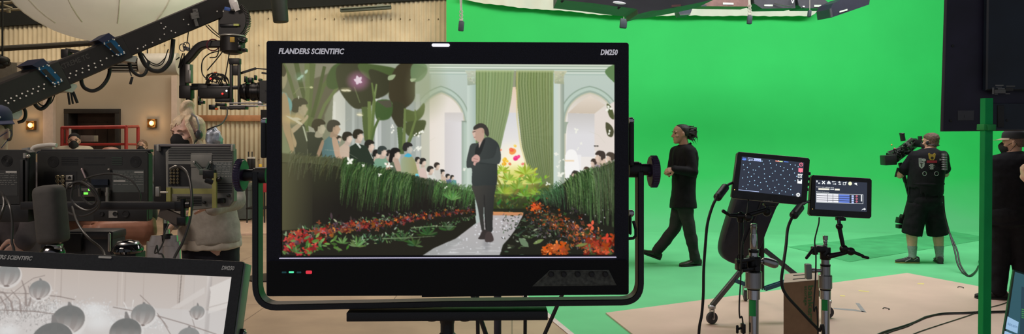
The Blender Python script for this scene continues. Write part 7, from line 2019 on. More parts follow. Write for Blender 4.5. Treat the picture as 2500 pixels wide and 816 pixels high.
for t, k in ((0, .35), (.01, .62), (.03, .82), (.07, .95), (.13, 1), (.88, 1), (.95, .97), (.985, .86), (1, .6)):
 rg.append([c0 + ud * Lp * t + sd * (hw * k * (abs(math.cos(q)) ** .7) * (1 if math.cos(q) >= 0 else -1)) + V((0, .055 * k * (abs(math.sin(q)) ** .7) * (1 if math.sin(q) >= 0 else -1), 0)) for q in [2 * PI * i / 28 for i in range(28)]])
m.ring_loft(rg); m.build('pad', mat('grey neoprene', (.052, .050, .047), .75, var=.12, vscale=30, bump=.08, bscale=300), pd, angle=60)
m = MB(); m.box(P(133, 601, 3.2), (.05, .05, .02), rot('Y', .1), .004); m.lathe(P(140, 600, 3.19), V((0, 0, -1)), [(0, .016), (.01, .02), (.018, .014)]); m.build('base_clip', M_nickel, pd)
m = MB(); m.ell(P(128, 622, 3.2), (.052, .052, .05)); m.cyl(P(128, 622, 3.2), V((P(128, 622, 3.2).x, 3.2, .02)), .022); m.lathe((P(128, 622, 3.2).x, 3.2, 0), (0, 0, 1), [(0, .2), (.02, .2), (.03, .03)]); m.build('ball_joint', mat('dark chrome', (.20, .19, .20), .15, 1.0), pd)
cs_ = thing('equipment_case', P(215, 640, 4.05), 'charcoal lidded case below the crossed arms of the bald man', 'case')
a = P(158, 640, 4.05); b = P(275, 562, 4.05)
zb_ = .018 * 0
m = MB(); m.box(((a.x + b.x) / 2, 4.12, b.z / 2 - .02), (b.x - a.x, .14, b.z - .05), None, .01); m.build('body', mat('charcoal case', (.024, .023, .024), .6, var=.15), cs_)
m = MB(); m.box(((a.x + b.x) / 2, 4.12, b.z - .03), (b.x - a.x + .01, .15, .05), None, .014); m.build('lid', mat('dark lid', (.030, .028, .028), .5), cs_)
m = MB(); m.cap(P(267, 572, 4.04), P(267, 612, 4.04), .008); m.build('corner_latch', M_nickel, cs_)
m = MB(); m.box(P(178, 592, 4.03), (.10, .02, .10), None, .004); m.build('front_pocket', mat('black opening', (.004, .004, .004), .8), cs_)
dm = thing('dome_speaker', P(312, 620, 3.9), 'glossy black dome with a steel rim on a dark pedestal right of the charcoal case', 'speaker')
m = MB(); c = P(312, 611, 3.9); r = 36 * 3.9 / F
m.lathe(c, (0, 0, 1), [(-.012, r * .92), (0, r), (.012, r * .98), (.030, r * .80), (.045, r * .55), (.054, r * .25), (.056, .004)], 36); m.build('dome', mat('glossy black shell', (.006, .006, .009), .08, spec=.8, coat=.6), dm)
m = MB(); m.lathe(c + V((0, 0, .034)), (0, 0, 1), [(0, r * .74), (.006, r * .72), (.012, r * .66), (.010, r * .60)], 30); m.build('rim', M_satin, dm)
m = MB(); m.box((c.x, 3.93, (c.z - .014) / 2), (.11, .11, c.z - .014), None, .006); m.build('pedestal', M_back2, dm)
ct = thing('tube_cart', P(100, 400, 4.7), 'white bent tube frame of a cart between the two charcoal monitors', 'cart')
pts = [V((P(72, 620, 4.7).x - .0, 4.7, .06)), P(75, 520, 4.7), P(78, 440, 4.7), P(79, 372, 4.7), P(82, 362, 4.7), P(90, 358, 4.7), P(120, 354, 4.7), P(138, 355, 4.7)]
m = MB(); m.tube(spline(pts, 6), .014, 12); m.build('tube', mat('white enamel', (.62, .60, .55), .4), ct)
m = MB(); m.tube(spline([P(82, 420, 4.72), P(83, 380, 4.72), P(92, 366, 4.72), P(130, 362, 4.72)], 6), .011, 12); m.build('tube', mat('white enamel', (.62, .60, .55), .4), ct)
m = MB(); m.bar(P(62, 405, 4.72), P(98, 409, 4.72), .03, .02); m.build('shelf', M_nickel, ct)
m = MB(); m.bar(P(60, 368, 4.72), P(74, 366, 4.72), .05, .03); m.build('bracket', M_nickel, ct)
m = MB(); m.box(P(104, 366, 4.75), (.10, .05, .05), None, .006); m.build('blue_bin', mat('blue plastic', (.06, .16, .34), .5), ct)
m = MB(); m.box(P(75, 500, 4.75), (.02, .02, .02)); m.cyl(V((P(72, 620, 4.7).x, 4.7, .10)), V((P(72, 620, 4.7).x, 4.7, .0)), .03); m.build('foot', M_cable, ct)
fn = thing('leaning_board', (P(86, 500, 4.9).x, 4.9, 0), 'white narrow board leaning behind the cart frame', 'board')
m = MB(); m.bar(V((P(84, 700, 4.9).x + .02, 4.88, .0)), P(80, 410, 4.95), .075, .02); m.build('panel', mat('white board', (.66, .60, .50), .6), fn)
def rect3(x0, y0, x1, y1, Y, dep, bv=.004):
 a = P(x0, y1, Y); b = P(x1, y0, Y); m = MB(); m.box(((a.x + b.x) / 2, Y + dep / 2, (a.z + b.z) / 2), (b.x - a.x, dep, b.z - a.z), None, bv); return m
c = P(595, 540, 14.62)
tc_ = thing('trash_can', (c.x, 14.62, 0), 'grey green wheeled trash can by the corrugated wall', 'trash can')
rg = []
for z, k in ((.02, .80), (.03, .84), (.60, .98), (.61, 1.04), (.66, 1.04), (.66, .98)):
 rg.append([V((c.x + .2 * k * x, 14.62 + .2 * k * y, z)) for x, y in rrect(-1, -1, 1, 1, .25)])
m = MB(); m.ring_loft(rg, False); m.add(rg[0], [list(range(len(rg[0])))]); m.build('bin', mat('grey green plastic bin', (.105, .125, .115), .6, var=.1), tc_)
m = MB(); m.ring_loft([[V((c.x + .2 * k * x, 14.62 + .2 * k * y, z)) for x, y in rrect(-1, -1, 1, 1, .25)] for z, k in ((.66, 1.06), (.70, 1.06), (.73, .9))]); m.build('lid', mat('grey green lid', (.13, .15, .14), .6), tc_)
for dx in (-.13, .13):
 m = MB(); m.lathe((c.x + dx - .02, 14.74, .045), (1, 0, 0), [(0, .03), (0, .045), (.04, .045), (.04, .03)]); m.build('wheel', M_cable, tc_)
sh = thing('utility_cart', (P(620, 530, 13.9).x, 13.9, 0), 'dark utility cart with bottles half hidden behind the large monitor', 'cart')
zs = P(620, 412, 13.9).z
for z_ in (zs - .02, .30):
 m = MB(); m.box((P(628, 500, 13.9).x, 14.0, z_), (.36, .4, .03), None, .005); m.build('shelf', M_back2, sh)
for dx in (-.165, .165):
 for dy in (-.18, .18):
  m = MB(); m.cyl((P(628, 500, 13.9).x + dx, 14.0 + dy, zs), (P(628, 500, 13.9).x + dx, 14.0 + dy, .0), .013); m.build('leg', M_back2, sh)
for i, x in enumerate((609, 618)):
 b = thing('radio_handset', (P(x, 411, 13.85).x, 13.85, zs - .005), ('black radio with white top and short aerial, left one on the utility cart', 'black radio with short aerial, right one on the utility cart')[i], 'radio', 'radios on the utility cart')
 h = (411 - 386) * 13.85 / F
 m = MB(); m.box((b.location.x, 13.85, zs - .003 + h / 2), (.075, .05, h), None, .006); m.build('body', M_back2, b)
 m = MB(); m.box((b.location.x, 13.85, zs + h + .012), (.07, .05, .035), None, .004); m.build('top', mat('pale radio top', (.5, .47, .42) if i == 0 else (.10, .09, .08), .6), b)
 m = MB(); m.cyl((b.location.x - .02, 13.85, zs + h + .02), (b.location.x - .02, 13.85, zs + h + .13), .010); m.build('aerial', M_cable, b)
m = rect3(632, 401, 638, 412, 13.8, .04); tag(m.build('yellow_drill', mat('yellow plastic', (.72, .46, .04), .5)), 'yellow tool lying on the utility cart by the radios', 'tool')
m = rect3(640, 428, 652, 470, 13.6, .2, .02); tag(m.build('hanging_bag', mat('red canvas', (.42, .03, .04), .7)), 'red bag hanging in the gap behind the large monitor yoke', 'bag')
m = MB()
q = [G(577, 546, .004), G(670, 537, .004), G(690, 572, .004), G(582, 575, .004)]
m.ring_loft([[V((p.x, p.y, .002)) for p in q], [V((p.x, p.y, .03)) for p in q]])
tag(m.build('floor_board', mat('pinkish plywood', (.60, .42, .32), .6, var=.1)), 'pinkish plywood board lying on the tan floor near the trash can', 'board')
bp_ = thing('black_flag', (P(645, 400, 8.5).x, 8.5, 0), 'black upright panel on a stand just left of the large monitor', 'panel')
rect3(636, 268, 662, 372, 8.5, .04).build('panel', mat('black fabric panel', (.006, .006, .007), .8), bp_)
m = MB(); m.cyl((P(652, 400, 8.5).x, 8.55, .0), (P(652, 400, 8.5).x, 8.55, 1.6), .015); m.lathe((P(652, 400, 8.5).x, 8.55, 0), (0, 0, 1), [(0, .25), (.015, .25), (.03, .02)]); m.build('stand', M_cable, bp_)
for (x, y), lab in (((78, 306), 'square brass wall lamp with glowing bulb left of the pale pilaster'), ((373, 301), 'square brass wall lamp with glowing bulb right of the dark doorway')):
 s = thing('wall_lamp', P(x, y, YP - .005), lab, 'wall lamp')
 c = P(x, y, YP - .02); m = MB()
 m.box(c, (.165, .03, .175), None, .005); m.build('back_plate', mat('old brass', (.22, .13, .045), .35, .8), s)
 m = MB()
 for dx in (-.075, .075): m.box(c + V((dx, -.03, 0)), (.012, .06, .17), None, .002)
 for dz_ in (-.08, .08): m.box(c + V((0, -.03, dz_)), (.16, .06, .012), None, .002)
 m.build('frame', mat('old brass', (.22, .13, .045), .35, .8), s)
 m = MB(); m.ell(c + V((0, -.05, 0)), (.045, .04, .05)); m.build('bulb', mat('glowing amber bulb', (1, .7, .35), .4, var=0, emit=(1.0, .50, .17), estr=2.2), s)
 l = bpy.data.lights.new('lamp', 'POINT'); l.energy = 2.2; l.color = (1, .6, .28); l.shadow_soft_size = .05
 lo = bpy.data.objects.new('wall_lamp_light', l); lo.location = c + V((0, -.16, 0)); COL.objects.link(lo)
dk = thing('air_duct', P(390, 190, 13.6), 'pale round air duct with a louvred grille hanging above the beige wall', 'duct')
m = MB(); m.cyl(P(345, 158, 13.6), P(436, 156, 13.7), 27 * 13.6 / F, n=40); m.build('duct', mat('pale painted duct', (.55, .52, .46), .55, var=.06), dk)
m = MB(); a = P(275, 160, 13.6); b = P(345, 158, 13.6); m.bar(a, b, .26, 30 * 13.6 / F * 1.0); gb = m.build('grille_box', mat('dark louvre', (.05, .047, .042), .6), dk)
m = MB()
for k in range(5):
 z = P(275, 150 + k * 6.5, 13.44).z; m.bar(V((a.x, 13.44, z)), V((b.x, 13.44, z)), .03, .02)
m.build('louvres', mat('grey louvre', (.20, .19, .17), .5), gb)
m = MB(); m.cyl(P(360, 135, 13.6), P(360, 60, 13.6), .012); m.cyl(P(420, 135, 13.6), P(420, 40, 13.6), .012); m.build('hanger', M_cable, dk)
tl_ = thing('wall_lamp', P(893, 20, 14.9), 'grey green tube light fixed high on the corrugated wall', 'wall lamp')
m = MB(); m.bar(P(831, 25, 14.95), P(955, 17, 14.95), .10, .085, bv=.01); m.build('housing', mat('grey green enamel', (.085, .10, .078), .5), tl_)
m = MB(); m.bar(P(832, 21, 14.88), P(954, 13, 14.88), .06, .02); m.bar(P(920, 14, 14.88), P(935, 12.5, 14.88), .03, .05); m.build('reflector', mat('grey reflector', (.20, .22, .17), .5), tl_)
hp = thing('hanging_pipe', P(683, 58, 11.0), 'thick dark pipe stub hanging from the roof above the large monitor', 'pipe')
m = MB(); m.lathe(P(686, 55, 11.0), P(676, -60, 11.0) - P(686, 55, 11.0), [(0, .06), (.005, .105), (.02, .112), (.8, .132), (2.2, .135)], 32); m.build('pipe', mat('dark green black pipe', (.016, .019, .015), .6, var=.15), hp)
m = MB();
for x, y, r in ((-4, 140, .07), (8, 148, .09), (14, 156, .06), (3, 160, .07)): m.ell(P(x, y, 12), (r * 1.1, r, r * .8))
m.bar(P(0, 150, 12), P(24, 155, 12), .05, .05); m.cyl(P(6, 145, 12), P(6, -30, 12), .015)
tag(m.build('hanging_lamp', mat('black lamp housing', (.008, .008, .008), .6)), 'black lamp cluster hanging at the left edge under the beam', 'lamp')
rd = thing('lift_basket', (P(245, 400, 12.4).x, 12.4, 0), 'red tubular guard rail of a lift platform in front of the dark doorway', 'lift')
M_red = mat('red enamel', (.42, .035, .028), .45, var=.2, vscale=6)
fl, fr, bl, br4 = 152, 308, 168, 337
Yf, Yb2 = 12.2, 13.3
for (xa, ya, Ya, xb, yb, Yb_, r) in ((152, 312, Yf, 308, 310, Yf, .030), (152, 353, Yf, 308, 352, Yf, .022), (168, 311, Yb2, 337, 309, Yb2, .022), (308, 310, Yf, 337, 309, Yb2, .024), (308, 352, Yf, 337, 353, Yb2, .020), (152, 312, Yf, 168, 311, Yb2, .024)):
 m = MB(); m.tube([P(xa, ya, Ya), P(xb, yb, Yb_)], r, 10); m.build('rail', M_red, rd)
for x, Y_ in ((152, Yf), (308, Yf), (168, Yb2), (337, Yb2), (163, Yf)):
 p = P(x, 311, Y_); m = MB(); m.cyl(p, (p.x, p.y, .7), .028 if x != 163 else .018); m.build('upright', M_red, rd)
a = P(152, 312, Yf); b = P(308, 312, Yf)
m = MB(); m.box(((a.x + b.x) / 2, 12.75, .66), (b.x - a.x, 1.2, .08), None, .01); m.build('platform', M_red, rd)
m = MB(); m.box(((a.x + b.x) / 2, 12.75, .32), (b.x - a.x - .1, .9, .60), None, .02); m.build('base', mat('dark lift base', (.03, .03, .03), .6), rd)
rect3(168, 314, 173, 346, 12.15, .01, 0).build('notice', mat('white paper', (.72, .68, .62), .7), rd)
rect3(196, 331, 230, 346, 12.3, .12).build('control_box', mat('grey control box', (.25, .22, .19), .5), rd)
bg = MB()
random.seed(12)
c = P(524, 345, 5.6)
bg.ell(c, (.062, .05, .11), None, 22, 16)
bg.v = [v + V((mn.noise(v * 22) * .022, mn.noise(v * 25 + V((5, 0, 0))) * .02, mn.noise(v * 19 + V((0, 7, 0))) * .02)) for v in bg.v]
sb = thing('crumpled_bag', (c.x, 5.6, 0), 'crumpled silver and blue bag on a post just behind the blonde woman', 'bag')
bg.build('bag', mat('silver blue foil', (.38, .42, .50), .35, .5, var=.6, vscale=24), sb, angle=25)
m = MB(); m.cyl((c.x, 5.6, 0), (c.x, 5.6, c.z - .1), .015); m.lathe((c.x, 5.6, 0), (0, 0, 1), [(0, .2), (.02, .2), (.03, .02)]); m.build('post', M_cable, sb)
m = MB(); m.tube(spline([P(505, 318, 5.5), P(520, 311, 5.5), P(540, 303, 5.6), P(553, 285, 5.9), P(555, 270, 6.6), P(553, 262, 7.3)], 6), .006, 8); m.build('hanging_cord', M_cable, sb)
# camera crane over the left side
M_crane = mat('satin black crane tube', (.015, .013, .013), .45, var=.2, vscale=5, spec=.4)
M_cblue = mat('blue anodised collar', (.010, .075, .17), .35, .3, var=.15)
M_cnavy = mat('dark navy pad', (.010, .014, .045), .5)
M_csilver = mat('brushed silver plate', (.45, .44, .40), .4, .6)
M_dot = mat('pale roller ends', (.62, .60, .58), .4)
def cyx(px): return 6.2 + (px / 580.0) * 1.4
cr = thing('camera_crane', (P(-200, 330, 5.8).x, 5.8, 0), 'long black telescopic crane arm with blue collars reaching up across the upper left', 'crane')
def arm(name, xa, ya, xb, yb, ha, hb, wid, bv=.012):
 a, b = P(xa, ya, cyx(xa)), P(xb, yb, cyx(xb))
 d = (b - a).normalized(); up = V((0, 0, 1)); up = (up - d * up.dot(d)).normalized(); sd = d.cross(up)
 m = MB(); rg = []
 for p, h, x in ((a, ha, xa), (b, hb, xb)):
  H = h * cyx(x) / F * (d.x ** 2 + d.y ** 2) ** .5 / 2
  rg.append([p + up * H * q + sd * wid * r for q, r in ((-1, -.85), (-.9, -1), (.9, -1), (1, -.85), (1, .85), (.9, 1), (-.9, 1), (-1, .85))])
 m.ring_loft(rg)
 return m.build(name, M_crane, cr, smooth=False), a, b, d, up, sd
s1 = arm('outer_section', -330, 378, 140, 183, 100, 83, .13)
s2 = arm('middle_section', 110, 196, 300, 116, 72, 66, .112)
s3 = arm('inner_section', 270, 128, 566, 3, 60, 62, .095)
def front(px, py, wid):
 p = P(px, py, cyx(px)); return p
def arm_pt(sec, px, py, off):
 """The point of a section's near face seen at an image point."""
 _, a, b, d, up, sd = sec
 n = sd if sd.y < 0 else -sd
 o = a + n * off
 ray = P(px, py, 1.0) - V((0, 0, CZ)); t = (o - V((0, 0, CZ))).dot(n) / ray.dot(n)
 return V((0, 0, CZ)) + ray * t, n
for sec, off, q, hole, top, cap_ in (
  (s1, .135, ((88, 165), (114, 155), (153, 199), (131, 208)), ((101, 172), (111, 168), (138, 197), (129, 200)), ((75, 159), (103, 143), (116, 155), (89, 166)), ((100, 152), (114, 150), (129, 150), (110, 157))),
  (s2, .118, ((248, 104), (275, 92), (306, 131), (287, 138)), ((259, 107), (270, 103), (293, 129), (284, 133)), ((237, 98), (264, 81), (279, 92), (250, 105)), ((265, 90), (280, 90), (294, 92), (275, 97)))):
 pts = [arm_pt(sec, *p, off) for p in q]; n = pts[0][1]
 m = MB(); m.ring_loft([[p - n * .27 for p, _ in pts], [p for p, _ in pts], [p + n * .012 for p, _ in pts]]); cl = m.build('collar', M_cblue, cr, smooth=False)
 hp_ = [arm_pt(sec, *p, off + .013)[0] for p in hole]
 m = MB(); m.ring_loft([hp_, [p + n * .003 for p in hp_]]); m.build('collar_window', M_crane, cl, smooth=False)
 m = MB()
 for i in range(4):
  for t in (.08, .5, .92):
   a, b = pts[i][0], pts[(i + 1) % 4][0]
   cc = sum((p for p, _ in pts), V((0, 0, 0))) / 4
   p = (a + (b - a) * t) * .90 + cc * .10
   m.lathe(p + n * .012, n, [(0, .007), (.004, .006), (.005, .003)], 10)
 m.build('collar_screws', M_dot, cl)
 tp4 = [arm_pt(sec, *p, off - .0)[0] for p in top]
 m = MB(); m.ring_loft([[p + n * .02 for p in tp4], [p - n * .26 for p in tp4]]); m.build('collar_pad', M_cnavy, cl, smooth=False)
 c4 = [arm_pt(sec, *p, off - .05)[0] for p in cap_]
 m = MB(); m.ring_loft([c4, [p - n * .2 for p in c4]]); m.build('silver_shim', M_csilver, cl, smooth=False)
for sec, off, q in ((s1, .115, ((150, 203), (187, 206), (189, 212), (177, 226), (140, 220), (153, 204))), (s2, .10, ((308, 133), (336, 138), (330, 153), (301, 148))), (s1, .10, ((14, 264), (54, 267), (55, 280), (44, 292), (8, 284)))):
 pts = [arm_pt(sec, *p, off) for p in q]; n = pts[0][1]
 m = MB(); m.ring_loft([[p for p, _ in pts], [p - n * .2 for p, _ in pts]]); m.build('end_plate', M_csilver, cr, smooth=False)
def rollers(sec, off, lst, r=.0072):
 for x, y in lst:
  m = MB(); p, n = arm_pt(sec, x, y, off); m.lathe(p, n, [(0, r), (.004, r), (.007, r * .5)], 10); m.build('roller', M_dot, cr)
rollers(s1, .131, [(13 + 13.5 * i, 246 - 5.7 * i) for i in range(8)] + [(20 + 14.5 * i, 252 - 5.8 * i) for i in range(7)] + [(131, 205), (137, 200), (143, 206), (134, 211)])
rollers(s2, .113, [(157 + 14.7 * i, 186 - 6.2 * i) for i in range(9)] + [(169 + 16 * i, 190 - 6.3 * i) for i in range(6)])
rollers(s3, .096, [(355, 111), (372, 104), (390, 96), (401, 84), (404, 66), (393, 57), (400, 70), (418, 76), (448, 48), (460, 60), (530, 28), (545, 28), (336, 119), (428, 80), (350, 115)], .0065)
p0, n0 = arm_pt(s2, 146, 172, .1125); p1_, _ = arm_pt(s2, 221, 141, .1125)
ux = (p1_ - p0).normalized(); uy = n0.cross(ux); uy = uy if uy.z > 0 else -uy
ML = mat('faint grey lettering', (.040, .037, .036), .5)
t = text_mb('XTREME TC', .062, p0, ux, uy, .001 if ux.cross(uy).dot(n0) > 0 else -.001, .15, width=(p1_ - p0).length, bold=.02); t.build('arm_lettering', ML, cr, smooth=False)
def hose(name, pts, r, Yo_=0.0):
 m = MB(); m.tube(spline([P(x, y, cyx(x) + Yo_) for x, y in pts], 8), r, 10); m.build(name, M_cable, cr)
hose('hose_loop', [(198, 190), (200, 204), (208, 216), (226, 222), (244, 215), (258, 200), (266, 183), (268, 168)], .017)
hose('hose_loop', [(340, 126), (345, 140), (356, 160), (372, 172), (392, 173), (408, 160), (418, 140), (423, 96)], .021)
hose('hose_loop', [(316, 150), (320, 168), (330, 180), (344, 185), (356, 177), (363, 150)], .015)
hose('hose_loop', [(82, 244), (88, 258), (100, 266), (113, 258), (121, 244), (123, 230)], .017)
hose('hose_loop', [(52, 256), (61, 270), (62, 284), (56, 295), (44, 299)], .014)
for pts in ([(348, 130), (362, 148), (385, 157), (405, 140)], [(345, 128), (370, 158), (396, 156), (411, 120)], [(90, 248), (104, 258), (124, 252), (134, 232)], [(312, 152), (317, 175), (321, 186)], [(460, 78), (456, 108)], [(502, 62), (518, 78), (536, 92)], [(507, 60), (524, 76), (538, 88)]): hose('thin_cable', pts, .005)
for (x0, y0, x1, y1, w_) in ((166, 224, 170, 256, .020), (173, 224, 178, 254, .018), (178, 224, 189, 252, .026), (323, 188, 318, 206, .026)):
 m = MB(); m.bar(P(x0, y0, cyx(x0)), P(x1, y1, cyx(x1)), w_, w_ * .8, bv=.004); m.build('hanging_plug', M_cable, cr)
m = MB(); p, n = arm_pt(s3, 474, 33, .1)
for x0, y0, x1, y1, w_ in ((474, 24, 477, 52, .02), (465, 36, 484, 34, .03), (467, 44, 485, 40, .03), (470, 26, 482, 25, .02), (477, 50, 481, 64, .016)):
 m.bar(arm_pt(s3, x0, y0, .11)[0], arm_pt(s3, x1, y1, .11)[0], w_, .03)
m.build('arm_clamp', mat('grey clamp', (.18, .17, .16), .4, .5), cr)
m = MB(); m.box(P(163, 132, 6.8), (.07, .08, .085), None, .008); m.bar(P(160, 122, 6.8), P(194, 128, 6.85), .05, .03); m.cap(P(158, 124, 6.8), P(158, 146, 6.8), .016); m.build('hoist_motor', M_crane, cr)
m = MB(); p = P(-250, 345, cyx(-250)); m.cyl(p, (p.x, p.y, .3), .11); m.box((p.x, p.y, .16), (1.1, 1.1, .30), None, .03); m.build('column', M_crane, cr)
Yh = 7.45
hd = thing('remote_head', P(568, 130, Yh), 'black motorised camera head with toothed tilt quadrant under the crane tip', 'camera head')
m = MB(); c = P(560, 52, Yh); r = 43 * Yh / F
arc = [(-.95 + i * 2.15 / 26) for i in range(27)]
q = [c + V((r * math.cos(a), 0, -r * math.sin(a) * 1.0)) for a in arc]
ring = [c + V((-r * .55, 0, r * .6))] + q + [c + V((-r * .55, 0, -r * .75))]
m.ring_loft([[p + V((0, -.035, 0)) for p in ring], [p + V((0, .035, 0)) for p in ring]])
m.build('tilt_quadrant', M_crane, hd, smooth=False)
m = MB()
for i in range(26):
 a = -.9 + i * 2.05 / 25; dd = V((math.cos(a), 0, -math.sin(a)))
 m.bar(c + dd * r * .99, c + dd * (r + .034), .05, .010)
m.build('gear_teeth', M_crane, hd, smooth=False)
m = MB(); m.box(P(572, 12, Yh - .05), (.06, .09, .10), rot('Y', -.3), .006); m.bar(P(572, 6, Yh - .1), P(580, 26, Yh - .1), .004, .05); m.build('end_label', mat('white label', (.62, .60, .60), .5), hd)
m = MB(); m.box(P(555, 22, Yh - .11), (.06, .01, .035), rot('Y', .2), .003); m.build('blue_tag', mat('blue tag', (.03, .09, .34), .5), hd)
m = MB()
for x in (545, 562, 580): m.cyl(P(x, 62, Yh), P(x, 88, Yh), .014)
m.box(P(562, 64, Yh), (.17, .12, .03), None, .005); m.build('spacer_posts', M_blkmetal, hd)
m = MB(); m.box(P(577, 61, Yh - .06), (.05, .02, .02)); m.build('bubble_level', mat('yellow green vial', (.5, .55, .10), .3), hd)
m = MB(); m.cyl(P(568, 92, Yh), P(568, 126, Yh), 29 * Yh / F, n=36); m.lathe(P(568, 126, Yh), (0, 0, -1), [(0, .10), (.02, .085), (.03, .05)], 30); m.build('pan_housing', M_crane, hd)
m = MB(); m.lathe(P(568, 86, Yh), (0, 0, -1), [(0, .115), (.006, .128), (.016, .128), (.02, .118)], 40); m.build('silver_ring', M_csilver, hd)
m = MB(); m.box(P(567, 97, Yh - .115), (.042, .02, .05), None, .003); m.build('yellow_label', mat('amber label', (.55, .34, .05), .5), hd)
m = MB()
random.seed(4)
for i in range(9): m.box(P(random.uniform(578, 600), random.uniform(94, 128), Yh - .06), (random.uniform(.02, .06), .05, random.uniform(.02, .05)), None, .004)
m.build('connector_cluster', M_blkmetal, hd)
pts = spline([P(548, 108, Yh), P(525, 108, Yh), P(500, 109, Yh), P(484, 117, Yh), P(466, 138, Yh), P(454, 150, Yh), P(450, 165, Yh), P(450, 200, Yh), P(450, 232, Yh)], 5)
m = MB(); rg = []
for i, p in enumerate(pts):
 tg = (pts[min(i + 1, len(pts) - 1)] - pts[max(i - 1, 0)]).normalized(); nn = V((0, 1, 0)).cross(tg)
 w_ = .036
 rg.append([p + nn * w_ * a + V((0, .045 * b, 0)) for a, b in ((-1, -.7), (-.7, -1), (.7, -1), (1, -.7), (1, .7), (.7, 1), (-.7, 1), (-1, .7))])
m.ring_loft(rg); m.build('curved_bracket', M_crane, hd)
m = MB(); m.box(P(462, 180, Yh - .02), (.05, .08, .19), None, .006); m.box(P(463, 186, Yh - .06), (.03, .02, .12), None, .002); m.build('silver_motor', mat('grey motor plate', (.22, .21, .20), .4, .6), hd)
m = MB(); m.tube([P(520 + 17 * math.cos(a) * .9, 110 + 14 * math.sin(a), Yh - .05 + .05 * math.cos(a)) for a in [2 * PI * i / 20 for i in range(20)]], .006, 8, closed=True); m.build('red_cable_loop', mat('dark red cable', (.14, .02, .035), .5), hd)
m = MB()
for x, y in ((446, 116), (455, 112)): m.tube([P(x + 8 * math.cos(a), y + 9 * math.sin(a), Yh - .08) for a in [2 * PI * i / 16 for i in range(16)]], .005, 8, closed=True)
m.box(P(456, 119, Yh - .06), (.06, .03, .04), rot('Y', .3), .005); m.build('cable_hook', mat('steel grey loops', (.30, .30, .33), .4, .6), hd)
for pts in ([(446, 130), (440, 150), (436, 166)], [(450, 130), (447, 152), (441, 168)], [(438, 140), (430, 146)], [(536, 124), (510, 132), (494, 150), (494, 180), (510, 196), (530, 202)], [(545, 124), (528, 146), (516, 160), (506, 172)], [(560, 128), (555, 160), (550, 186), (548, 200)], [(535, 118), (529, 138), (512, 141)]):
 m = MB(); m.tube(spline([P(x, y, Yh - .05) for x, y in pts], 6), .006, 8); m.build('thin_cable', M_cable, hd)
m = MB(); m.box(P(456, 225, Yh), (.12, .10, .13), None, .008); m.box(P(462, 240, Yh), (.05, .06, .05), None, .006); m.build('bracket_foot', M_crane, hd)
cm = thing('cinema_camera', P(530, 262, Yh), 'black cinema camera with lens and rods hung under the crane head, pointing right', 'camera')
m = MB(); m.bar(P(450, 216, Yh), P(590, 214, Yh), .09, .035, bv=.005); m.bar(P(470, 208, Yh), P(560, 208, Yh), .06, .03, bv=.004); m.build('top_plate', M_blkmetal, cm)
m = MB(); m.box(P(528, 228, Yh), (.30, .14, .105), None, .012); m.box(P(500, 222, Yh), (.10, .12, .12), None, .01); m.box(P(548, 245, Yh), (.16, .10, .04), None, .008); m.build('body', mat('black camera body', (.010, .010, .011), .5, var=.3, vscale=30), cm)
m = MB()
for x, w_ in ((565, .030), (584, .026)): m.box(P(x, 206, Yh - .04), (w_, .03, .52), None, .004)
m.box(P(574, 150, Yh - .04), (.11, .06, .06), None, .006); m.box(P(572, 264, Yh - .02), (.26, .10, .03), None, .006); m.box(P(575, 172, Yh - .02), (.09, .05, .10), None, .006); m.build('side_cage', mat('dark grey cage', (.035, .034, .033), .45, .4), cm)
m = MB(); m.bar(P(578, 182, Yh), P(625, 167, Yh), .02, .022); m.bar(P(622, 167, Yh), P(660, 170, Yh), .016, .012); m.bar(P(640, 178, Yh), P(665, 182, Yh), .04, .018); m.build('top_handle', M_blkmetal, cm)
m = MB(); m.lathe(P(590, 224, Yh), (1, 0, 0), [(0, .075), (.03, .085), (.05, .075), (.10, .085), (.12, .095), (.18, .085), (.25, .105), (.30, .108), (.30, .09)], 30)
for t in (.05, .11, .17): m.lathe(P(590, 224, Yh) + V((t, 0, 0)), (1, 0, 0), [(0, .096), (.018, .096)], 30)
m.build('lens', mat('black lens barrel', (.008, .008, .009), .35, .3), cm)
m = MB(); m.lathe(P(590, 224, Yh) + V((.20, 0, 0)), (1, 0, 0), [(0, .10), (.02, .15), (.09, .15), (.09, .12)], 4); m.build('matte_box', M_blkplastic, cm)
m = MB()
for y in (252, 258): m.cyl(P(560, y, Yh - .05), P(660, y, Yh - .05), .008)
m.bar(P(588, 259, Yh), P(628, 259, Yh), .05, .02); m.box(P(636, 252, Yh - .04), (.05, .03, .04), None, .004); m.build('rods', M_satin, cm)
for x, y, w_, h_ in ((612, 196, .05, .05), (624, 190, .02, .05), (600, 194, .02, .06), (636, 196, .03, .03), (620, 238, .03, .06), (520, 262, .07, .05), (540, 256, .10, .03), (487, 246, .02, .09), (492, 250, .06, .03)): m = MB(); m.box(P(x, y, Yh - .03), (w_, .05, h_), None, .004); m.build('lens_motor', M_blkmetal, cm)
for x, y, c_ in ((543, 229, (1, .04, .03)), (514, 192, (1, .05, .04)), (553, 222, (.85, .85, .85))):
 m = MB(); m.ell(P(x, y, Yh - .09), (.010, .008, .010)); m.build('status_lamp', mat('lamp %d' % int(c_[1] * 100), c_, .4, var=0, emit=c_, estr=1.2), cm)
for x, y in ((526, 178), (529, 266)):
 m = MB(); m.box(P(x, y, Yh - .06), (.03, .02, .022), None, .004); m.build('orange_tab', mat('orange tab', (.75, .14, .02), .5), cm)
random.seed(9)
for i in range(12):
 x0, x1 = random.uniform(500, 530), random.uniform(530, 562); y0, y1 = random.uniform(186, 206), random.uniform(184, 208)
 m = MB(); m.tube(spline([P(x0, y0 + 8, Yh - .04), P(x0 + 5, y0 - 4, Yh - .07), P((x0 + x1) / 2, min(y0, y1) - random.uniform(2, 10), Yh - .08), P(x1 - 4, y1 - 3, Yh - .07), P(x1, y1 + 6, Yh - .04)], 5), .006, 8); m.build('camera_cable', M_cable, cm)
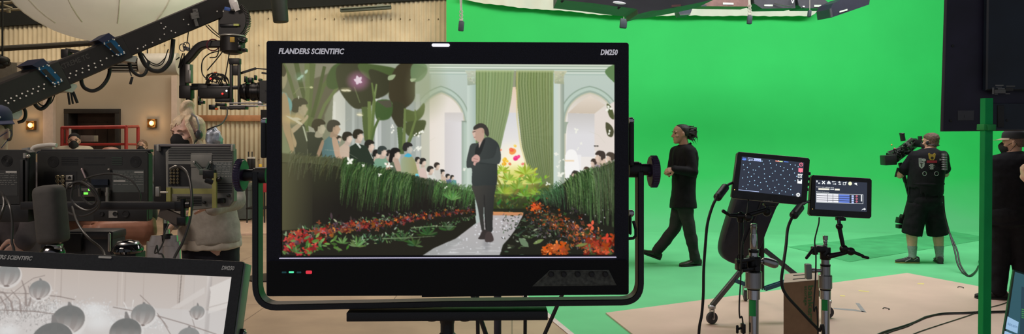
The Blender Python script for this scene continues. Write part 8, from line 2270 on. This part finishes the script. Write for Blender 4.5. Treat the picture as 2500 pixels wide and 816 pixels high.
text_mb('SONY', .03, P(499, 236, Yh - .072), (1, 0, 0), (0, 0, 1), .001).build('body_marks', M_print, cm, smooth=False) if False else None
bl_ = thing('lighting_balloon', P(275, 105, 10.2), 'large sagging white silk lighting balloon under the roof at the upper left', 'balloon')
Yb3 = 10.2
c = P(275, -46, Yb3); rx = 228 * Yb3 / F; rz = 150 * Yb3 / F
m = MB(); m.ell(c, (rx, rx * .9, rz), rot('Z', .3), 96, 48)
vs = []
for v in m.v:
 q = v - c; ang = math.atan2(q.y, q.x)
 rr = 1 - .006 * abs(math.sin(ang * 6)) ** .5 * 0 + .010 * mn.noise(v * 2.2) + .006 * mn.noise(V((v.x * 7, v.y * 7, v.z * 1.5)))
 vs.append(c + q * rr)
m.v = vs
m.build('envelope', mat('white silk', (.80, .75, .66), .7, var=.05, vscale=2, emit=(.80, .78, .62), estr=.16), bl_, angle=80)  # balloon is unlit; emission stands in for room light on the silk
for k in range(12):
 an = k * PI / 6 + .25
 m = MB(); pts = []
 for i in range(5, 23):
  t = PI * i / 24
  q = V((rx * math.sin(t) * math.cos(an), rx * .9 * math.sin(t) * math.sin(an), -rz * math.cos(t)))
  pts.append(c + rot('Z', .3) @ q * 1.004)
 m.tube(pts, .010, 6); m.build('seam', mat('seam tape', (.72, .70, .58), .6), bl_)
m = MB(); m.cyl(c + V((0, 0, rz * .95)), V((c.x, c.y, 6.58)), .02); m.build('tether', M_cable, bl_)
m = MB(); m.tube([P(-20, 26, 12.8), P(75, 22, 12.8)], .025, 10); m.tube([P(-10, 8, 12.6), P(60, 3, 12.6)], .025, 10); m.tube([P(-6, 8, 12.6), P(30, 20, 12.7)], .02, 8); m.box(P(21, 27, 12.7), (.05, .05, .06), None, .005); m.tube([P(-20, 26, 12.8), P(-20, -230, 12.8)], .02, 8)
tag(m.build('hanging_pipe', mat('tan pipe', (.22, .19, .12), .5)), 'tan lighting pipes crossing at the upper left corner', 'pipe')
# overhead at the right
sk = thing('white_silk', P(1560, 38, 14.5), 'pale silk panel hanging along the top of the green wall', 'silk')
Ys = 14.52
tab = [(1130, -2), (1180, 8), (1260, 18), (1340, 24), (1400, 29), (1470, 36), (1500, 37.5), (1580, 37), (1600, 39), (1660, 38), (1700, 38), (1726, 39), (1760, 39), (1860, 39), (1920, 39.5), (1978, 40), (1988, 34), (1998, 22)]
m = MB(); rg = []
for i in range(181):
 x = 1122 + i * (1998 - 1122) / 180
 y = float(np.interp(x, [t[0] for t in tab], [t[1] for t in tab])) + .5 * math.sin(i * 1.1)
 b = P(x, y, Ys); off = .03 * math.sin(i * .21) + .012 * math.sin(i * .73)
 rg.append([V((b.x, Ys + off, b.z)), V((b.x, Ys + off, 5.2)), V((b.x, Ys + off + .012, 5.2)), V((b.x, Ys + off + .012, b.z))])
m.ring_loft(rg); m.build('cloth', mat('pale green white silk', (.66, .68, .58), .8, var=.05, vscale=3), sk, angle=70)
m = MB(); m.tube([V((rg[0][1].x, Ys, 5.22)), V((rg[-1][1].x, Ys, 5.22))], .025, 10); m.tube([V((0.5, Ys, 5.22)), V((.5, Ys, 6.6))], .01, 6); m.tube([V((5, Ys, 5.22)), V((5, Ys, 6.6))], .01, 6); m.build('batten', M_satin, sk)
M_fix = mat('dark grey fixture paint', (.035, .035, .045), .5, var=.15)
M_fixr = mat('reddish fixture back', (.16, .085, .075), .5, var=.2)
M_fixlab = mat('pale fixture label', (.50, .58, .50), .5)
Yx = 11.6
def fixture(label, q, lab, body, rib=True, Y=Yx, dep=.5, grp=None):
 t = thing('stage_fixture', P(*q[0], Y), label, 'light fixture', grp)
 m = MB(); a = [P(x, y, Y) for x, y in q]
 m.ring_loft([a, [p + V((0, dep, .04)) for p in a]]); m.build('housing', body, t, smooth=False)
 m = MB(); z = [P(x, y, Y - .01) for x, y in lab]; m.ring_loft([z, [p + V((0, .008, 0)) for p in z]]); m.build('label', M_fixlab, t, smooth=False)
 e0, e1 = q[-1], q[-2]
 m = MB(); m.bar(P(e0[0], e0[1] - 1, Y - .02), P(e1[0], e1[1] - 1, Y - .02), .03, .03)
 m.build('front_edge', M_fix, t)
 hx = sum(p[0] for p in q) / len(q)
 for dx in (-18, 18):
  m = MB(); p = P(hx + dx, min(p[1] for p in q) + 2, Y + .2); m.cyl(p, (p.x, p.y, 6.58), .012, n=8); m.build('hanger', M_cable, t)
 return t
fixture('reddish light panel above the silk, leftmost of the row over the green wall', [(1700, -14), (1830, -14), (1832, 16), (1724, 15), (1705, 14)], [(1765, 6), (1791, 7), (1791, 11.5), (1765, 11)], M_fixr)
t = fixture('dark light panel with a wire loop, middle of the row over the green wall', [(1838, -14), (1940, -12), (1942, 20), (1862, 21), (1842, 8)], [(1866, 11), (1887, 11), (1887, 15.5), (1866, 15)], M_fix)
m = MB(); m.tube(spline([P(1890, 8, Yx - .03), P(1915, 14, Yx - .05), P(1936, 15, Yx - .03)], 6), .008, 6); m.tube(spline([P(1932, -4, Yx - .03), P(1935, 8, Yx - .05), P(1939, -4, Yx - .03)], 6), .008, 6); m.build('wire_loop', M_satin, t)
t = fixture('dark light panel with two white stickers, right end of the level row', [(1945, -14), (2000, -14), (2035, 18), (2030, 20), (1958, 20), (1950, 12)], [(1988, 12), (2005, 12), (2005, 17), (1988, 17)], M_fix)
for x in (1962, 2024):
 m = MB(); m.box(P(x, 16, Yx - .015), (.03, .01, .022)); m.build('sticker', mat('white sticker', (.7, .7, .72), .5), t)
t = fixture('black light panel tilted apart at the right, over the green wall', [(2034, 8), (2064, -6), (2126, -18), (2122, 11), (2030, 43), (2027, 22)], [(2050, 27), (2069, 21.5), (2069, 25.5), (2050, 31)], mat('navy black fixture', (.012, .013, .028), .45), Y=10.9)
m = MB(); m.box(P(2030, 36.5, Yx - .015), (.03, .01, .02)); m.box(P(2037, 17, Yx - .015), (.03, .01, .022)); m.tube(spline([P(2062, 13, Yx - .03), P(2074, 8, Yx - .04), P(2084, 10, Yx - .03), P(2092, 2, Yx - .03)], 5), .014, 6); m.build('sticker', mat('pale tan fittings', (.42, .36, .28), .5), t)
hg = thing('overhead_hood', P(1600, 20, 9.0), 'dark grey overhead lighting hood in front of the silk', 'light fixture')
m = MB()
Yq = 9.0
q = [(1361, -30), (1361, -1), (1450, 8), (1500, 15), (1545, 20), (1556, 23), (1558, 34.5), (1592, 26), (1610, 25), (1655, 17), (1700, 8), (1745, -2), (1745, -30)]
a = [P(x, y, Yq) for x, y in q]
m.ring_loft([a, [p + V((0, .9, .05)) for p in a]]); m.build('hood', mat('slate grey hood', (.062, .066, .088), .55, var=.2, vscale=2), hg, smooth=False)
m = MB(); m.ell(P(1512, 7, Yq - .02), (16 * Yq / F, .02, 3.2 * Yq / F), rot('Y', .1)); m.build('bright_slot', mat('white opening', (.7, .7, .75), .5, emit=(.6, .6, .66), estr=.4), hg)
for x, y in ((1508, 22), (1370, 6)):
 m = MB(); m.bar(P(x + 8, y - 8, Yq + .05), P(x, y, Yq + .05), .02, .025); m.build('lug', M_fix, hg)
m = MB(); m.bar(P(1640, 15, Yq - .02), P(1662, 13, Yq - .02), .02, .025); m.build('red_handle', mat('dull red handle', (.18, .09, .10), .5), hg)
m = MB(); p = P(1560, -25, Yq + .5); m.cyl(p, (p.x, p.y, 6.58), .015); p = P(1700, -25, Yq + .5); m.cyl(p, (p.x, p.y, 6.58), .015); m.build('hanger', M_cable, hg)
bx = thing('hanging_box', P(1674, 37, 10.8), 'small dark box lamp hanging right of the grey hood', 'light fixture')
m = MB(); a = [P(x, y, 10.8) for x, y in ((1654, 12), (1694, 9), (1690, 22), (1685, 35), (1660, 37), (1657, 30))]; m.ring_loft([a, [p + V((0, .25, 0)) for p in a]]); m.build('housing', mat('slate box', (.035, .045, .058), .5), bx, smooth=False)
m = MB(); m.bar(P(1660, 36, 10.78), P(1685, 34.5, 10.78), .02, .02); p = P(1674, 10, 10.9); m.cyl(p, (p.x, p.y, 6.58), .012); m.build('mount', M_satin, bx)
for x, y0, y1, y2, w_, lab, ch in ((1126, -4, 52, 76, 13, 'black weight on a chain hanging at the left edge of the green wall', True), (1522, 36, 46, 69, 17, 'black weight hanging near the middle of the green wall top', False), (1830, -6, 38, 59, 11, 'black weight on a strap and shackle below the row of light panels', True), (1976, 20, 25, 42, 7, 'small black weight under the right end of the silk', False)):
 Y_ = 11.2
 t = thing('hanging_weight', P(x, y2, Y_), lab, 'weight')
 m = MB(); a, b = P(x + 1, y1, Y_), P(x - 1, y2, Y_); m.bar(a, b, w_ * Y_ / F, .07, (0, 1, 0), bv=.012); m.build('weight', mat('slate rubber weight', (.022, .035, .045), .6), t)
 m = MB(); p = P(x + 1, y1, Y_); m.cyl(p, (p.x, p.y, 6.58), .008 if ch else .005, n=8)
 if ch:
  for k in range(3):
   z = P(x, y1 - 5 - k * 9, Y_)
   m.tube([z + V((.025 * math.cos(q), .0, .028 * math.sin(q))) for q in [2 * PI * i / 12 for i in range(12)]], .006, 6, closed=True)
  m.box(P(x, y1 - 3, Y_), (.05, .03, .03), None, .004)
  m.bar(P(x, y1 - 26, Y_), P(x - 2, y0 - 20, Y_), .035, .008, (0, 1, 0))
 m.build('strap', mat('grey webbing', (.34, .33, .28), .6), t)
m = MB(); p = P(1428, 4, 12.5); m.bar(p + V((0, 0, 0)), P(1428, 28, 12.5), .05, .02, (0, 1, 0)); m.cyl(p, (p.x, p.y, 6.58), .01);
for k in range(3): m.box(P(1429, 6 + k * 7, 12.48), (.07, .03, .012))
tag(m.build('webbing_strap', mat('pale webbing', (.5, .48, .40), .7)), 'pale webbing strap hanging in front of the silk', 'strap')
sc_ = thing('stabilised_camera', P(2205, 370, Yo + .35), 'black stabilised camera rig with lens and monitor held at the operator\'s left shoulder', 'camera')
Yr2 = Yo + .42
M_rig = mat('black rig metal', (.011, .012, .012), .45, .3, var=.4, vscale=40)
m = MB(); a, b = P(2178, 388, Yr2 - .25), P(2232, 348, Yr2 + .2); d = (b - a)
m.bar(a, b, .10, .13, bv=.015); m.build('body', M_rig, sc_)
m = MB(); m.box(P(2169, 391, Yr2 - .30), (.16, .14, .13), rot('Y', -.05), .010); m.build('battery', M_blkplastic, sc_)
m = MB(); m.lathe(P(2212, 366, Yr2 + .02), (P(2232, 346, Yr2 + .25) - P(2212, 366, Yr2 + .02)), [(0, .055), (.05, .062), (.06, .055), (.12, .065), (.20, .072), (.22, .06)], 24); m.build('lens', M_rig, sc_)
m = MB(); m.cyl(P(2205, 344, Yr2), P(2202, 327, Yr2), .032, n=20); m.lathe(P(2202, 328, Yr2), (0, 0, 1), [(0, .034), (.012, .036), (.018, .03)], 20); m.build('top_motor', M_blkplastic, sc_)
m = MB(); m.box(P(2239, 350, Yr2 - .1), (.11, .04, .10), rot('Y', .1), .006); m.box(P(2246, 346, Yr2 - .06), (.04, .05, .15), None, .006); m.build('monitor', M_blkplastic, sc_)
m = MB()
for x0, y0, x1, y1, w_ in ((2210, 352, 2226, 338, .03), (2216, 360, 2232, 345, .02), (2205, 356, 2218, 372, .03), (2195, 375, 2228, 368, .03), (2168, 372, 2198, 362, .03)):
 m.bar(P(x0, y0, Yr2 - .12), P(x1, y1, Yr2 - .12), w_, w_)
m.build('silver_rods', mat('grey rods', (.25, .26, .25), .35, .7), sc_)
random.seed(31)
for i in range(26):
 x, y = random.uniform(2164, 2230), 0; y = 395 - (x - 2164) * .62 + random.uniform(-14, 12)
 m = MB(); m.box(P(x, y, Yr2 - .2 + random.uniform(-.05, .05)), (random.uniform(.02, .05), .04, random.uniform(.02, .05)), rot('Y', random.uniform(-.8, .8)), .004); m.build('fitting', M_rig if random.random() < .75 else mat('grey rods', (.25, .26, .25), .35, .7), sc_)
for i in range(12):
 x = random.uniform(2164, 2215); y = 388 - (x - 2164) * .5
 m = MB(); m.tube(spline([P(x, y, Yr2 - .24), P(x + random.uniform(-6, 8), y + random.uniform(-14, 10), Yr2 - .3), P(x + random.uniform(2, 18), y + random.uniform(-12, 14), Yr2 - .24)], 5), .006, 6); m.build('rig_cable', M_cable, sc_)
for x, y in ((2184, 363), (2177, 354)):
 m = MB(); m.ell(P(x, y, Yr2 - .25), .010); m.build('status_lamp', mat('small red lamp', (.8, .05, .08), .4, var=0, emit=(.8, .05, .08), estr=.8) if x == 2184 else mat('amber tab', (.6, .3, .03), .5), sc_)
m = MB(); m.cyl(P(2197, 398, Yr2 - .1), P(2211, 445, Yr2 - .15), .026); m.cyl(P(2211, 445, Yr2 - .15), P(2220, 480, Yr2 - .15), .020); m.cyl(P(2220, 480, Yr2 - .15), P(2202, 545, Yr2 - .15), .016); m.build('post', M_rig, sc_)
m = MB(); m.bar(P(2192, 410, Yr2 - .25), P(2186, 432, Yr2 - .28), .02, .012); m.build('hanging_lead', M_cable, sc_)
m = MB(); m.box(P(2203, 540, Yr2 - .2), (.14, .10, .08), rot('Y', .2), .008); m.box(P(2200, 553, Yr2 - .2), (.11, .09, .05), None, .006); m.box(P(2206, 530, Yr2 - .2), (.08, .08, .05), rot('Y', .4), .006); m.tube([P(2198, 538, Yr2 - .2), P(2204, 526, Yr2 - .2), P(2209, 534, Yr2 - .2)], .005, 6); m.build('lower_sled', M_rig, sc_)
# people at the left
M_sweater = mat('pale grey knit', (.36, .335, .30), .9, var=.10, vscale=40, bump=.12, bscale=90)
M_navyp = mat('navy trousers', (.010, .011, .020), .85, var=.2)
M_greyp = mat('mauve grey trousers', (.085, .075, .080), .85, var=.2)
Yw2 = 4.75
f4 = Fig('blonde woman with hair bun, headset and black mask in grey sweater behind the olive monitor', (P(505, 400, Yw2).x, Yw2, 0), (-.52, -.85), 1.02)
f4.pose(); J = f4.J
for n_, (x, y, d) in dict(hip=(514, 584, 0), chest=(506, 476, 0), neck=(488, 382, -.0), head=(460, 326, -.06), shL=(560, 412, -.02), elL=(578, 490, -.12), wrL=(520, 508, -.36), shR=(440, 412, .10), elR=(420, 490, .02), wrR=(428, 545, -.22), hipL=(542, 606, .0), hipR=(488, 606, .04), knL=(545, 790, .0), anL=(548, 940, 0), knR=(488, 790, .02), anR=(486, 940, .05)).items():
 J[n_] = P(x, y, Yw2 + d)
for e in 'LR': J['an' + e].z = .085
f4.head_frame(yaw=.10, pitch=.14)
f4.add_head(f4.body, .92); f4.torso(f4.body, -.01); f4.arms(f4.body, (.042, .034, .024)); f4.legs(f4.body, (.085, .055, .04))
f4.hand(f4.body, J['wrR'], (-.35, -.55, -.5), (.3, -.2, -.8), -1, (.5, .6, .5)); f4.hand(f4.body, J['wrL'], (-.9, -.3, .05), (0, 0, -1), -1, (.3, .4, .3))
f4.finish(M_skin_fair, .006, 3)
f4.face(mat('light brown brow', (.22, .12, .07), .6), .45)
f4.mask(M_mask_black)
m = MB(); f4.torso(m, .026, 1.0, 1.06, .02, flare=.01, lo=-.02)
for e in 'LR': f4.limb(m, 'sh' + e, 'el' + e, 'wr' + e, (.050, .044, .036), .010)
put_mesh('sweater', fuse(m, .010, 5), M_sweater, f4.root, wrinkle=.010, wscale=7)
m = MB(); f4.torso(m, .016, 1.0, 1.06, .02, flare=.022, lo=-.055)
sm = fuse(m, .011, 4)
bm = bmesh.new(); bm.from_mesh(sm); [bm.verts.remove(v) for v in list(bm.verts) if v.co.z > J['hip'].z + .015]; bm.to_mesh(sm); bm.free()
put_mesh('shirt_tail', sm, mat('cream cotton', (.56, .51, .44), .85), f4.root, wrinkle=.012, wscale=11)
m = MB(); f4.legs(m, (.092, .070, .055), .016); m.ell(J['hip'] + V((0, 0, -.10)), (.168, .13, .13))
put_mesh('trousers', fuse(m, .011, 5), M_navyp, f4.root, wrinkle=.006)
for e in 'LR': f4.shoe(e, (-.5, -.85, 0), M_shoe, M_sole)
m = MB()
m.ring_loft([f4.ringH(u, cf, rl, rf) for u, cf, rl, rf in ((-.05, -.056, .056, .048), (-.02, -.042, .075, .062), (.02, -.030, .081, .078), (.055, -.028, .081, .086), (.085, -.020, .068, .082), (.108, -.014, .044, .060), (.120, -.012, .014, .022))])
random.seed(8)
for i in range(26):
 a = random.uniform(-1, 1)
 p = f4.H(.03 - .05 * abs(a), .03 * a, .118); q = f4.H(.078 - .03 * abs(a), .066 * a, .088); r_ = f4.H(.096 - .06 * abs(a) ** 1.5, .082 * a, .066 - .045 * a * a - .02 * random.random())
 m.tube([p, (p + q) / 2 + f4.hu * .008, q, r_], [.006, .007, .006, .002], 6)
for e in (-1, 1):
 for i in range(12):
  o = random.uniform(-.012, .012)
  m.tube([f4.H(.055 + o, e * .062, .07), f4.H(.050 + o, e * .080, .03), f4.H(.035 + o, e * .085, -.03), f4.H(.03 + o, e * .076 + o, -.09), f4.H(.02 + o, e * .072 + o, -.13 - .03 * random.random())], [.008, .008, .006, .004, .002], 6)
put_mesh('hair', fuse(m, .0045, 3), M_hair_blonde, f4.root)
m = MB()
c = f4.H(-.015, -.005, .150)
m.tube([c + f4.hR @ V((.030 * math.cos(a), .022 * math.sin(a) * .6, .030 * math.sin(a) + .012)) for a in [2 * PI * i / 18 for i in range(18)]], .022, 12, closed=True)
m.tube([f4.H(-.01, 0, .10), f4.H(-.015, 0, .135), c + f4.hu * .01], [.050, .040, .030], 12)
for i in range(8):
 a = random.uniform(0, 6.3); m.tube([c + f4.hR @ V((.03 * math.cos(a), .0, .03 * math.sin(a))), c + f4.hR @ V((.05 * math.cos(a + .5), .02, .045 * math.sin(a + .5) + .01))], [.008, .003], 6)
put_mesh('hair_bun', fuse(m, .006, 2), M_hair_blonde, f4.root)
m = MB(); m.tube([f4.H(-.0, .088, .0), f4.H(-.006, .093, .05), f4.H(-.01, .075, .10), f4.H(-.01, .03, .128), f4.H(-.01, -.03, .128), f4.H(-.01, -.075, .10), f4.H(-.006, -.093, .05), f4.H(0, -.088, 0)], .007, 8)
hs = m.build('headset', mat('steel grey band', (.34, .34, .34), .35, .6), f4.root)
for e in (-1, 1):
 m = MB(); m.ell(f4.H(-.0, e * .092, -.008), (.027, .014, .031), f4.hR); m.build('earcup', mat('dark grey earcup', (.06, .06, .065), .4), hs)
m = MB(); m.tube([f4.H(.02, .095, -.03), f4.H(.05, .085, -.07), f4.H(.085, .05, -.09)], .004, 6); m.build('microphone_boom', M_cable, hs)
Yb4 = 4.80
f5 = Fig('bald man in blue grey shirt with crossed bare arms, hidden behind the charcoal monitor', (P(272, 400, Yb4).x, Yb4, 0), (.05, -1), .92)
f5.pose(); J = f5.J
for n_, (x, y, d) in dict(hip=(275, 655, .05), chest=(275, 525, .02), neck=(270, 446, 0), head=(268, 398, -.02), shL=(345, 468, .0), elL=(346, 566, -.16), wrL=(250, 564, -.30), shR=(200, 468, .0), elR=(192, 556, -.05), wrR=(290, 553, -.20), hipL=(305, 665, .0), hipR=(245, 665, 0), knL=(308, 800, 0), anL=(308, 940, 0), knR=(240, 800, 0), anR=(240, 940, 0)).items():
 J[n_] = P(x, y, Yb4 + d)
for e in 'LR': J['an' + e].z = .085
f5.head_frame(); f5.add_head(f5.body); f5.torso(f5.body); f5.arms(f5.body, (.070, .098, .066)); f5.legs(f5.body)
f5.hand(f5.body, J['wrL'], (-1, -.1, .05), (0, .9, -.2), -1, (.3, .4, .3)); f5.hand(f5.body, J['wrR'], (1, .1, .0), (0, .9, -.2), 1, (.3, .4, .3))
f5.finish(mat('reddish tan skin', (.34, .155, .10), .5, var=.1, vscale=30), .0065, 3)
f5.face(M_hair_brown)
m = MB(); f5.torso(m, .024, 1.06, 1.1, .03, lo=-.05)
for e in 'LR':
 a, b = J['sh' + e], J['el' + e]; m.cap(a, a + (b - a) * .60, .092, .096)
put_mesh('shirt', fuse(m, .011, 4), mat('slate blue shirt', (.055, .062, .075), .85), f5.root, wrinkle=.008)
m = MB(); f5.legs(m, (.10, .075, .06), .016); m.ell(J['hip'], (.18, .16, .14)); put_mesh('trousers', fuse(m, .012, 4), M_cloth_black2, f5.root)
for e in 'LR': f5.shoe(e, (0, -1, 0), M_shoe, M_sole)
Yl4 = 4.35
f6 = Fig('person in navy cap, blue mask and grey hoodie at the left edge of the picture', (P(0, 400, Yl4).x, Yl4, 0), (.15, -.99), 1.02)
f6.pose(); J = f6.J
for n_, (x, y, d) in dict(hip=(10, 590, .0), chest=(2, 480, .0), neck=(-12, 390, 0), head=(-14, 325, -.04), shL=(66, 420, 0), elL=(88, 520, -.1), wrL=(60, 590, -.22), shR=(-66, 420, 0), elR=(-80, 520, -.1), wrR=(-30, 590, -.22), hipL=(42, 600, 0), hipR=(-22, 600, 0), knL=(48, 760, 0), anL=(48, 940, 0), knR=(-22, 760, 0), anR=(-22, 940, 0)).items():
 J[n_] = P(x, y, Yl4 + d)
for e in 'LR': J['an' + e].z = .085
f6.head_frame(yaw=-.10, pitch=.05)
f6.add_head(f6.body); f6.torso(f6.body); f6.arms(f6.body); f6.legs(f6.body)
f6.hand(f6.body, J['wrL'], (-.4, -.6, -.6), (-.6, .3, -.3), -1); f6.hand(f6.body, J['wrR'], (.4, -.6, -.6), (.6, .3, -.3), 1)
f6.finish(M_skin_fair, .006, 3); f6.face(M_hair_brown)
f6.mask(mat('slate blue mask', (.085, .095, .21), .8))
h = f6.cap_hat(mat('navy cap cloth', (.016, .024, .07), .8), mat('navy cap cloth', (.016, .024, .07), .8), 1.0, .036)
m = MB()
for i, (l, u) in enumerate(((.048, .068), (.055, .06), (.042, .060), (.060, .050), (.052, .050))): m.ell(f6.H(.062, l * 1.15, u + .042), (.009, .008, .007))
m.build('cap_emblem', mat('white thread', (.7, .7, .72), .7), h)
m = MB(); m.ring_loft([f6.ringH(u, cf, rl, rf) for u, cf, rl, rf in ((-.05, -.05, .056, .048), (-.02, -.034, .073, .066), (.02, -.02, .078, .085), (.05, -.016, .080, .090), (.08, -.016, .074, .086), (.10, -.014, .06, .07))]); put_mesh('hair', fuse(m, .006, 2), M_hair_brown, f6.root)
m = MB(); f6.torso(m, .03, 1.08, 1.12, .04, flare=.05, lo=-.16)
for e in 'LR': f6.limb(m, 'sh' + e, 'el' + e, 'wr' + e, (.06, .054, .042), .012)
put_mesh('hoodie', fuse(m, .011, 4), M_greyp, f6.root, wrinkle=.014, wscale=6)
m = MB(); f6.legs(m, (.10, .075, .06), .016); put_mesh('trousers', fuse(m, .012, 4), M_cloth_black2, f6.root)
for e in 'LR': f6.shoe(e, (0, -1, 0), M_shoe, M_sole)
def far_person(label, px_, ytop, Yd, fwd, shirt, hair, mask_, yaw_=0, long_=False, hunch=0.0):
 Zt = P(px_, ytop, Yd).z
 k = Zt / 1.765
 f = Fig(label, (P(px_, 400, Yd).x, Yd, 0), fwd, k)
 f.pose(wrL=(.22, .14, 1.02), wrR=(.20, -.12, 1.05), elL=(.02, .25, 1.13), elR=(.02, -.25, 1.13))
 for j in ('shL', 'shR', 'neck'): f.J[j].z += hunch
 f.head_frame(yaw=yaw_)
 f.add_head(f.body); f.torso(f.body); f.arms(f.body); f.legs(f.body)
 f.hand(f.body, f.J['wrL'], f.D(.8, -.5, .1), f.D(0, -.5, -.6), -1); f.hand(f.body, f.J['wrR'], f.D(.8, .5, .1), f.D(0, .5, -.6), 1)
 f.finish(M_skin, .009, 3); f.face(hair); f.mask(mask_)
 m = MB(); f.torso(m, .026, 1.05, 1.06, .02, flare=.02, lo=-.12)
 for e in 'LR': f.limb(m, 'sh' + e, 'el' + e, 'wr' + e, (.052, .046, .036), .010)
 put_mesh('jacket', fuse(m, .014, 4), shirt, f.root, wrinkle=.008)
 m = MB(); f.legs(m, (.09, .066, .055), .014); m.ell(f.J['hip'], (.17, .15, .13)); put_mesh('trousers', fuse(m, .014, 4), M_navyp, f.root)
 for e in 'LR': f.shoe(e, fwd + (0,), M_shoe, M_sole)
 m = MB()
 if long_:
  m.ring_loft([f.ringH(u, cf, rl, rf) for u, cf, rl, rf in ((-.22, -.05, .085, .045), (-.12, -.045, .088, .055), (-.04, -.035, .086, .068), (.02, -.022, .085, .088), (.06, -.014, .080, .100), (.095, -.012, .06, .078), (.12, -.012, .014, .022))])
 else:
  m.ring_loft([f.ringH(u, cf, rl, rf) for u, cf, rl, rf in ((-.03, -.05, .056, .050), (.01, -.024, .078, .078), (.05, -.012, .080, .100), (.09, -.011, .066, .086), (.115, -.012, .036, .050), (.122, -.012, .012, .02))])
 put_mesh('hair', fuse(m, .009, 2), hair, f.root)
 return f
fa = far_person('man in black beanie and mask with cream jacket behind the red guard rail', 182, 325, 10.4, (.35, -.93), mat('cream jacket', (.50, .43, .33), .85), mat('black knit', (.012, .010, .012), .9), M_mask_black, .1, False, .085)
m = MB(); o = fa.L(.13, .10, 1.44); m.ell(o, (.045, .02, .06)); m.build('jacket_patch', mat('black patch', (.02, .02, .02), .8), fa.root)
fb = far_person('woman with long brown hair and black mask in front of the beige wall', 348, 341, 11.6, (.2, -.98), mat('dark grey jacket', (.055, .052, .055), .85), mat('long brown hair', (.16, .085, .05), .6, var=.4, vscale=40), M_mask_black, 0, True)
m = MB()
f7 = thing('person', (P(2535, 400, 6.2).x, 6.2, .018), 'bare forearm of a person cut off by the right edge of the picture', 'person')
m = MB()
a, b, c_ = P(2545, 380, 6.2), P(2530, 455, 6.1), P(2500, 432, 5.95)
m.cap(a, b, .048, .043); m.cap(b, c_, .043, .03)
bx_ = P(2562, 352, 6.25)
m.ring_loft([[V((bx_.x + rx_ * math.cos(q), 6.25 + ry_ * math.sin(q), z)) for q in [2 * PI * i / 24 for i in range(24)]] for z, rx_, ry_ in ((.86, .16, .11), (1.0, .16, .115), (1.2, .15, .11), (1.4, .17, .11), (1.47, .14, .09), (1.5, .07, .06), (1.56, .055, .055))])
m.cap(V((bx_.x - .15, 6.25, 1.42)), a, .05, .046); m.cap(V((bx_.x + .15, 6.25, 1.42)), V((bx_.x + .22, 6.2, 1.12)), .05, .04); m.cap(V((bx_.x + .22, 6.2, 1.12)), V((bx_.x + .1, 6.0, 1.1)), .04, .03)
for dx in (-.09, .09): m.cap(V((bx_.x + dx, 6.25, .9)), V((bx_.x + dx, 6.25, .5)), .085, .055); m.cap(V((bx_.x + dx, 6.25, .5)), V((bx_.x + dx, 6.25, .1)), .055, .04); m.cap(V((bx_.x + dx, 6.28, .066)), V((bx_.x + dx, 6.08, .056)), .045, .035)
hf = Fig.__new__(Fig); hf.k = 1.0
Fig.hand(hf, m, c_, V((-.35, -.5, .45)), V((.8, -.2, .3)), 1, (.4, .5, .4)); Fig.hand(hf, m, V((bx_.x + .1, 6.0, 1.1)), V((-.6, -.6, 0)), V((0, 0, -1)), 1)
hf.f = V((-.3, -.95, 0)); hf.l = V((.95, -.3, 0)); hf.J = dict(head=V((bx_.x, 6.23, 1.68)), neck=V((bx_.x, 6.25, 1.5))); hf.root = f7
hf.head_frame(); hf.add_head(m)
put_mesh('body', fuse(m, .007, 3), M_skin_fair, f7)
m = MB(); m.ring_loft([[V((bx_.x + rx_ * math.cos(q), 6.25 + ry_ * math.sin(q), z)) for q in [2 * PI * i / 24 for i in range(24)]] for z, rx_, ry_ in ((.84, .18, .13), (1.0, .18, .135), (1.2, .17, .13), (1.4, .19, .13), (1.475, .15, .10), (1.5, .08, .07))]); m.build('shirt', M_cloth_black, f7)
m = MB()
for dx in (-.09, .09): m.cap(V((bx_.x + dx, 6.25, .88)), V((bx_.x + dx, 6.25, .12)), .105, .065)
put_mesh('trousers', fuse(m, .012, 3), M_cloth_black2, f7)
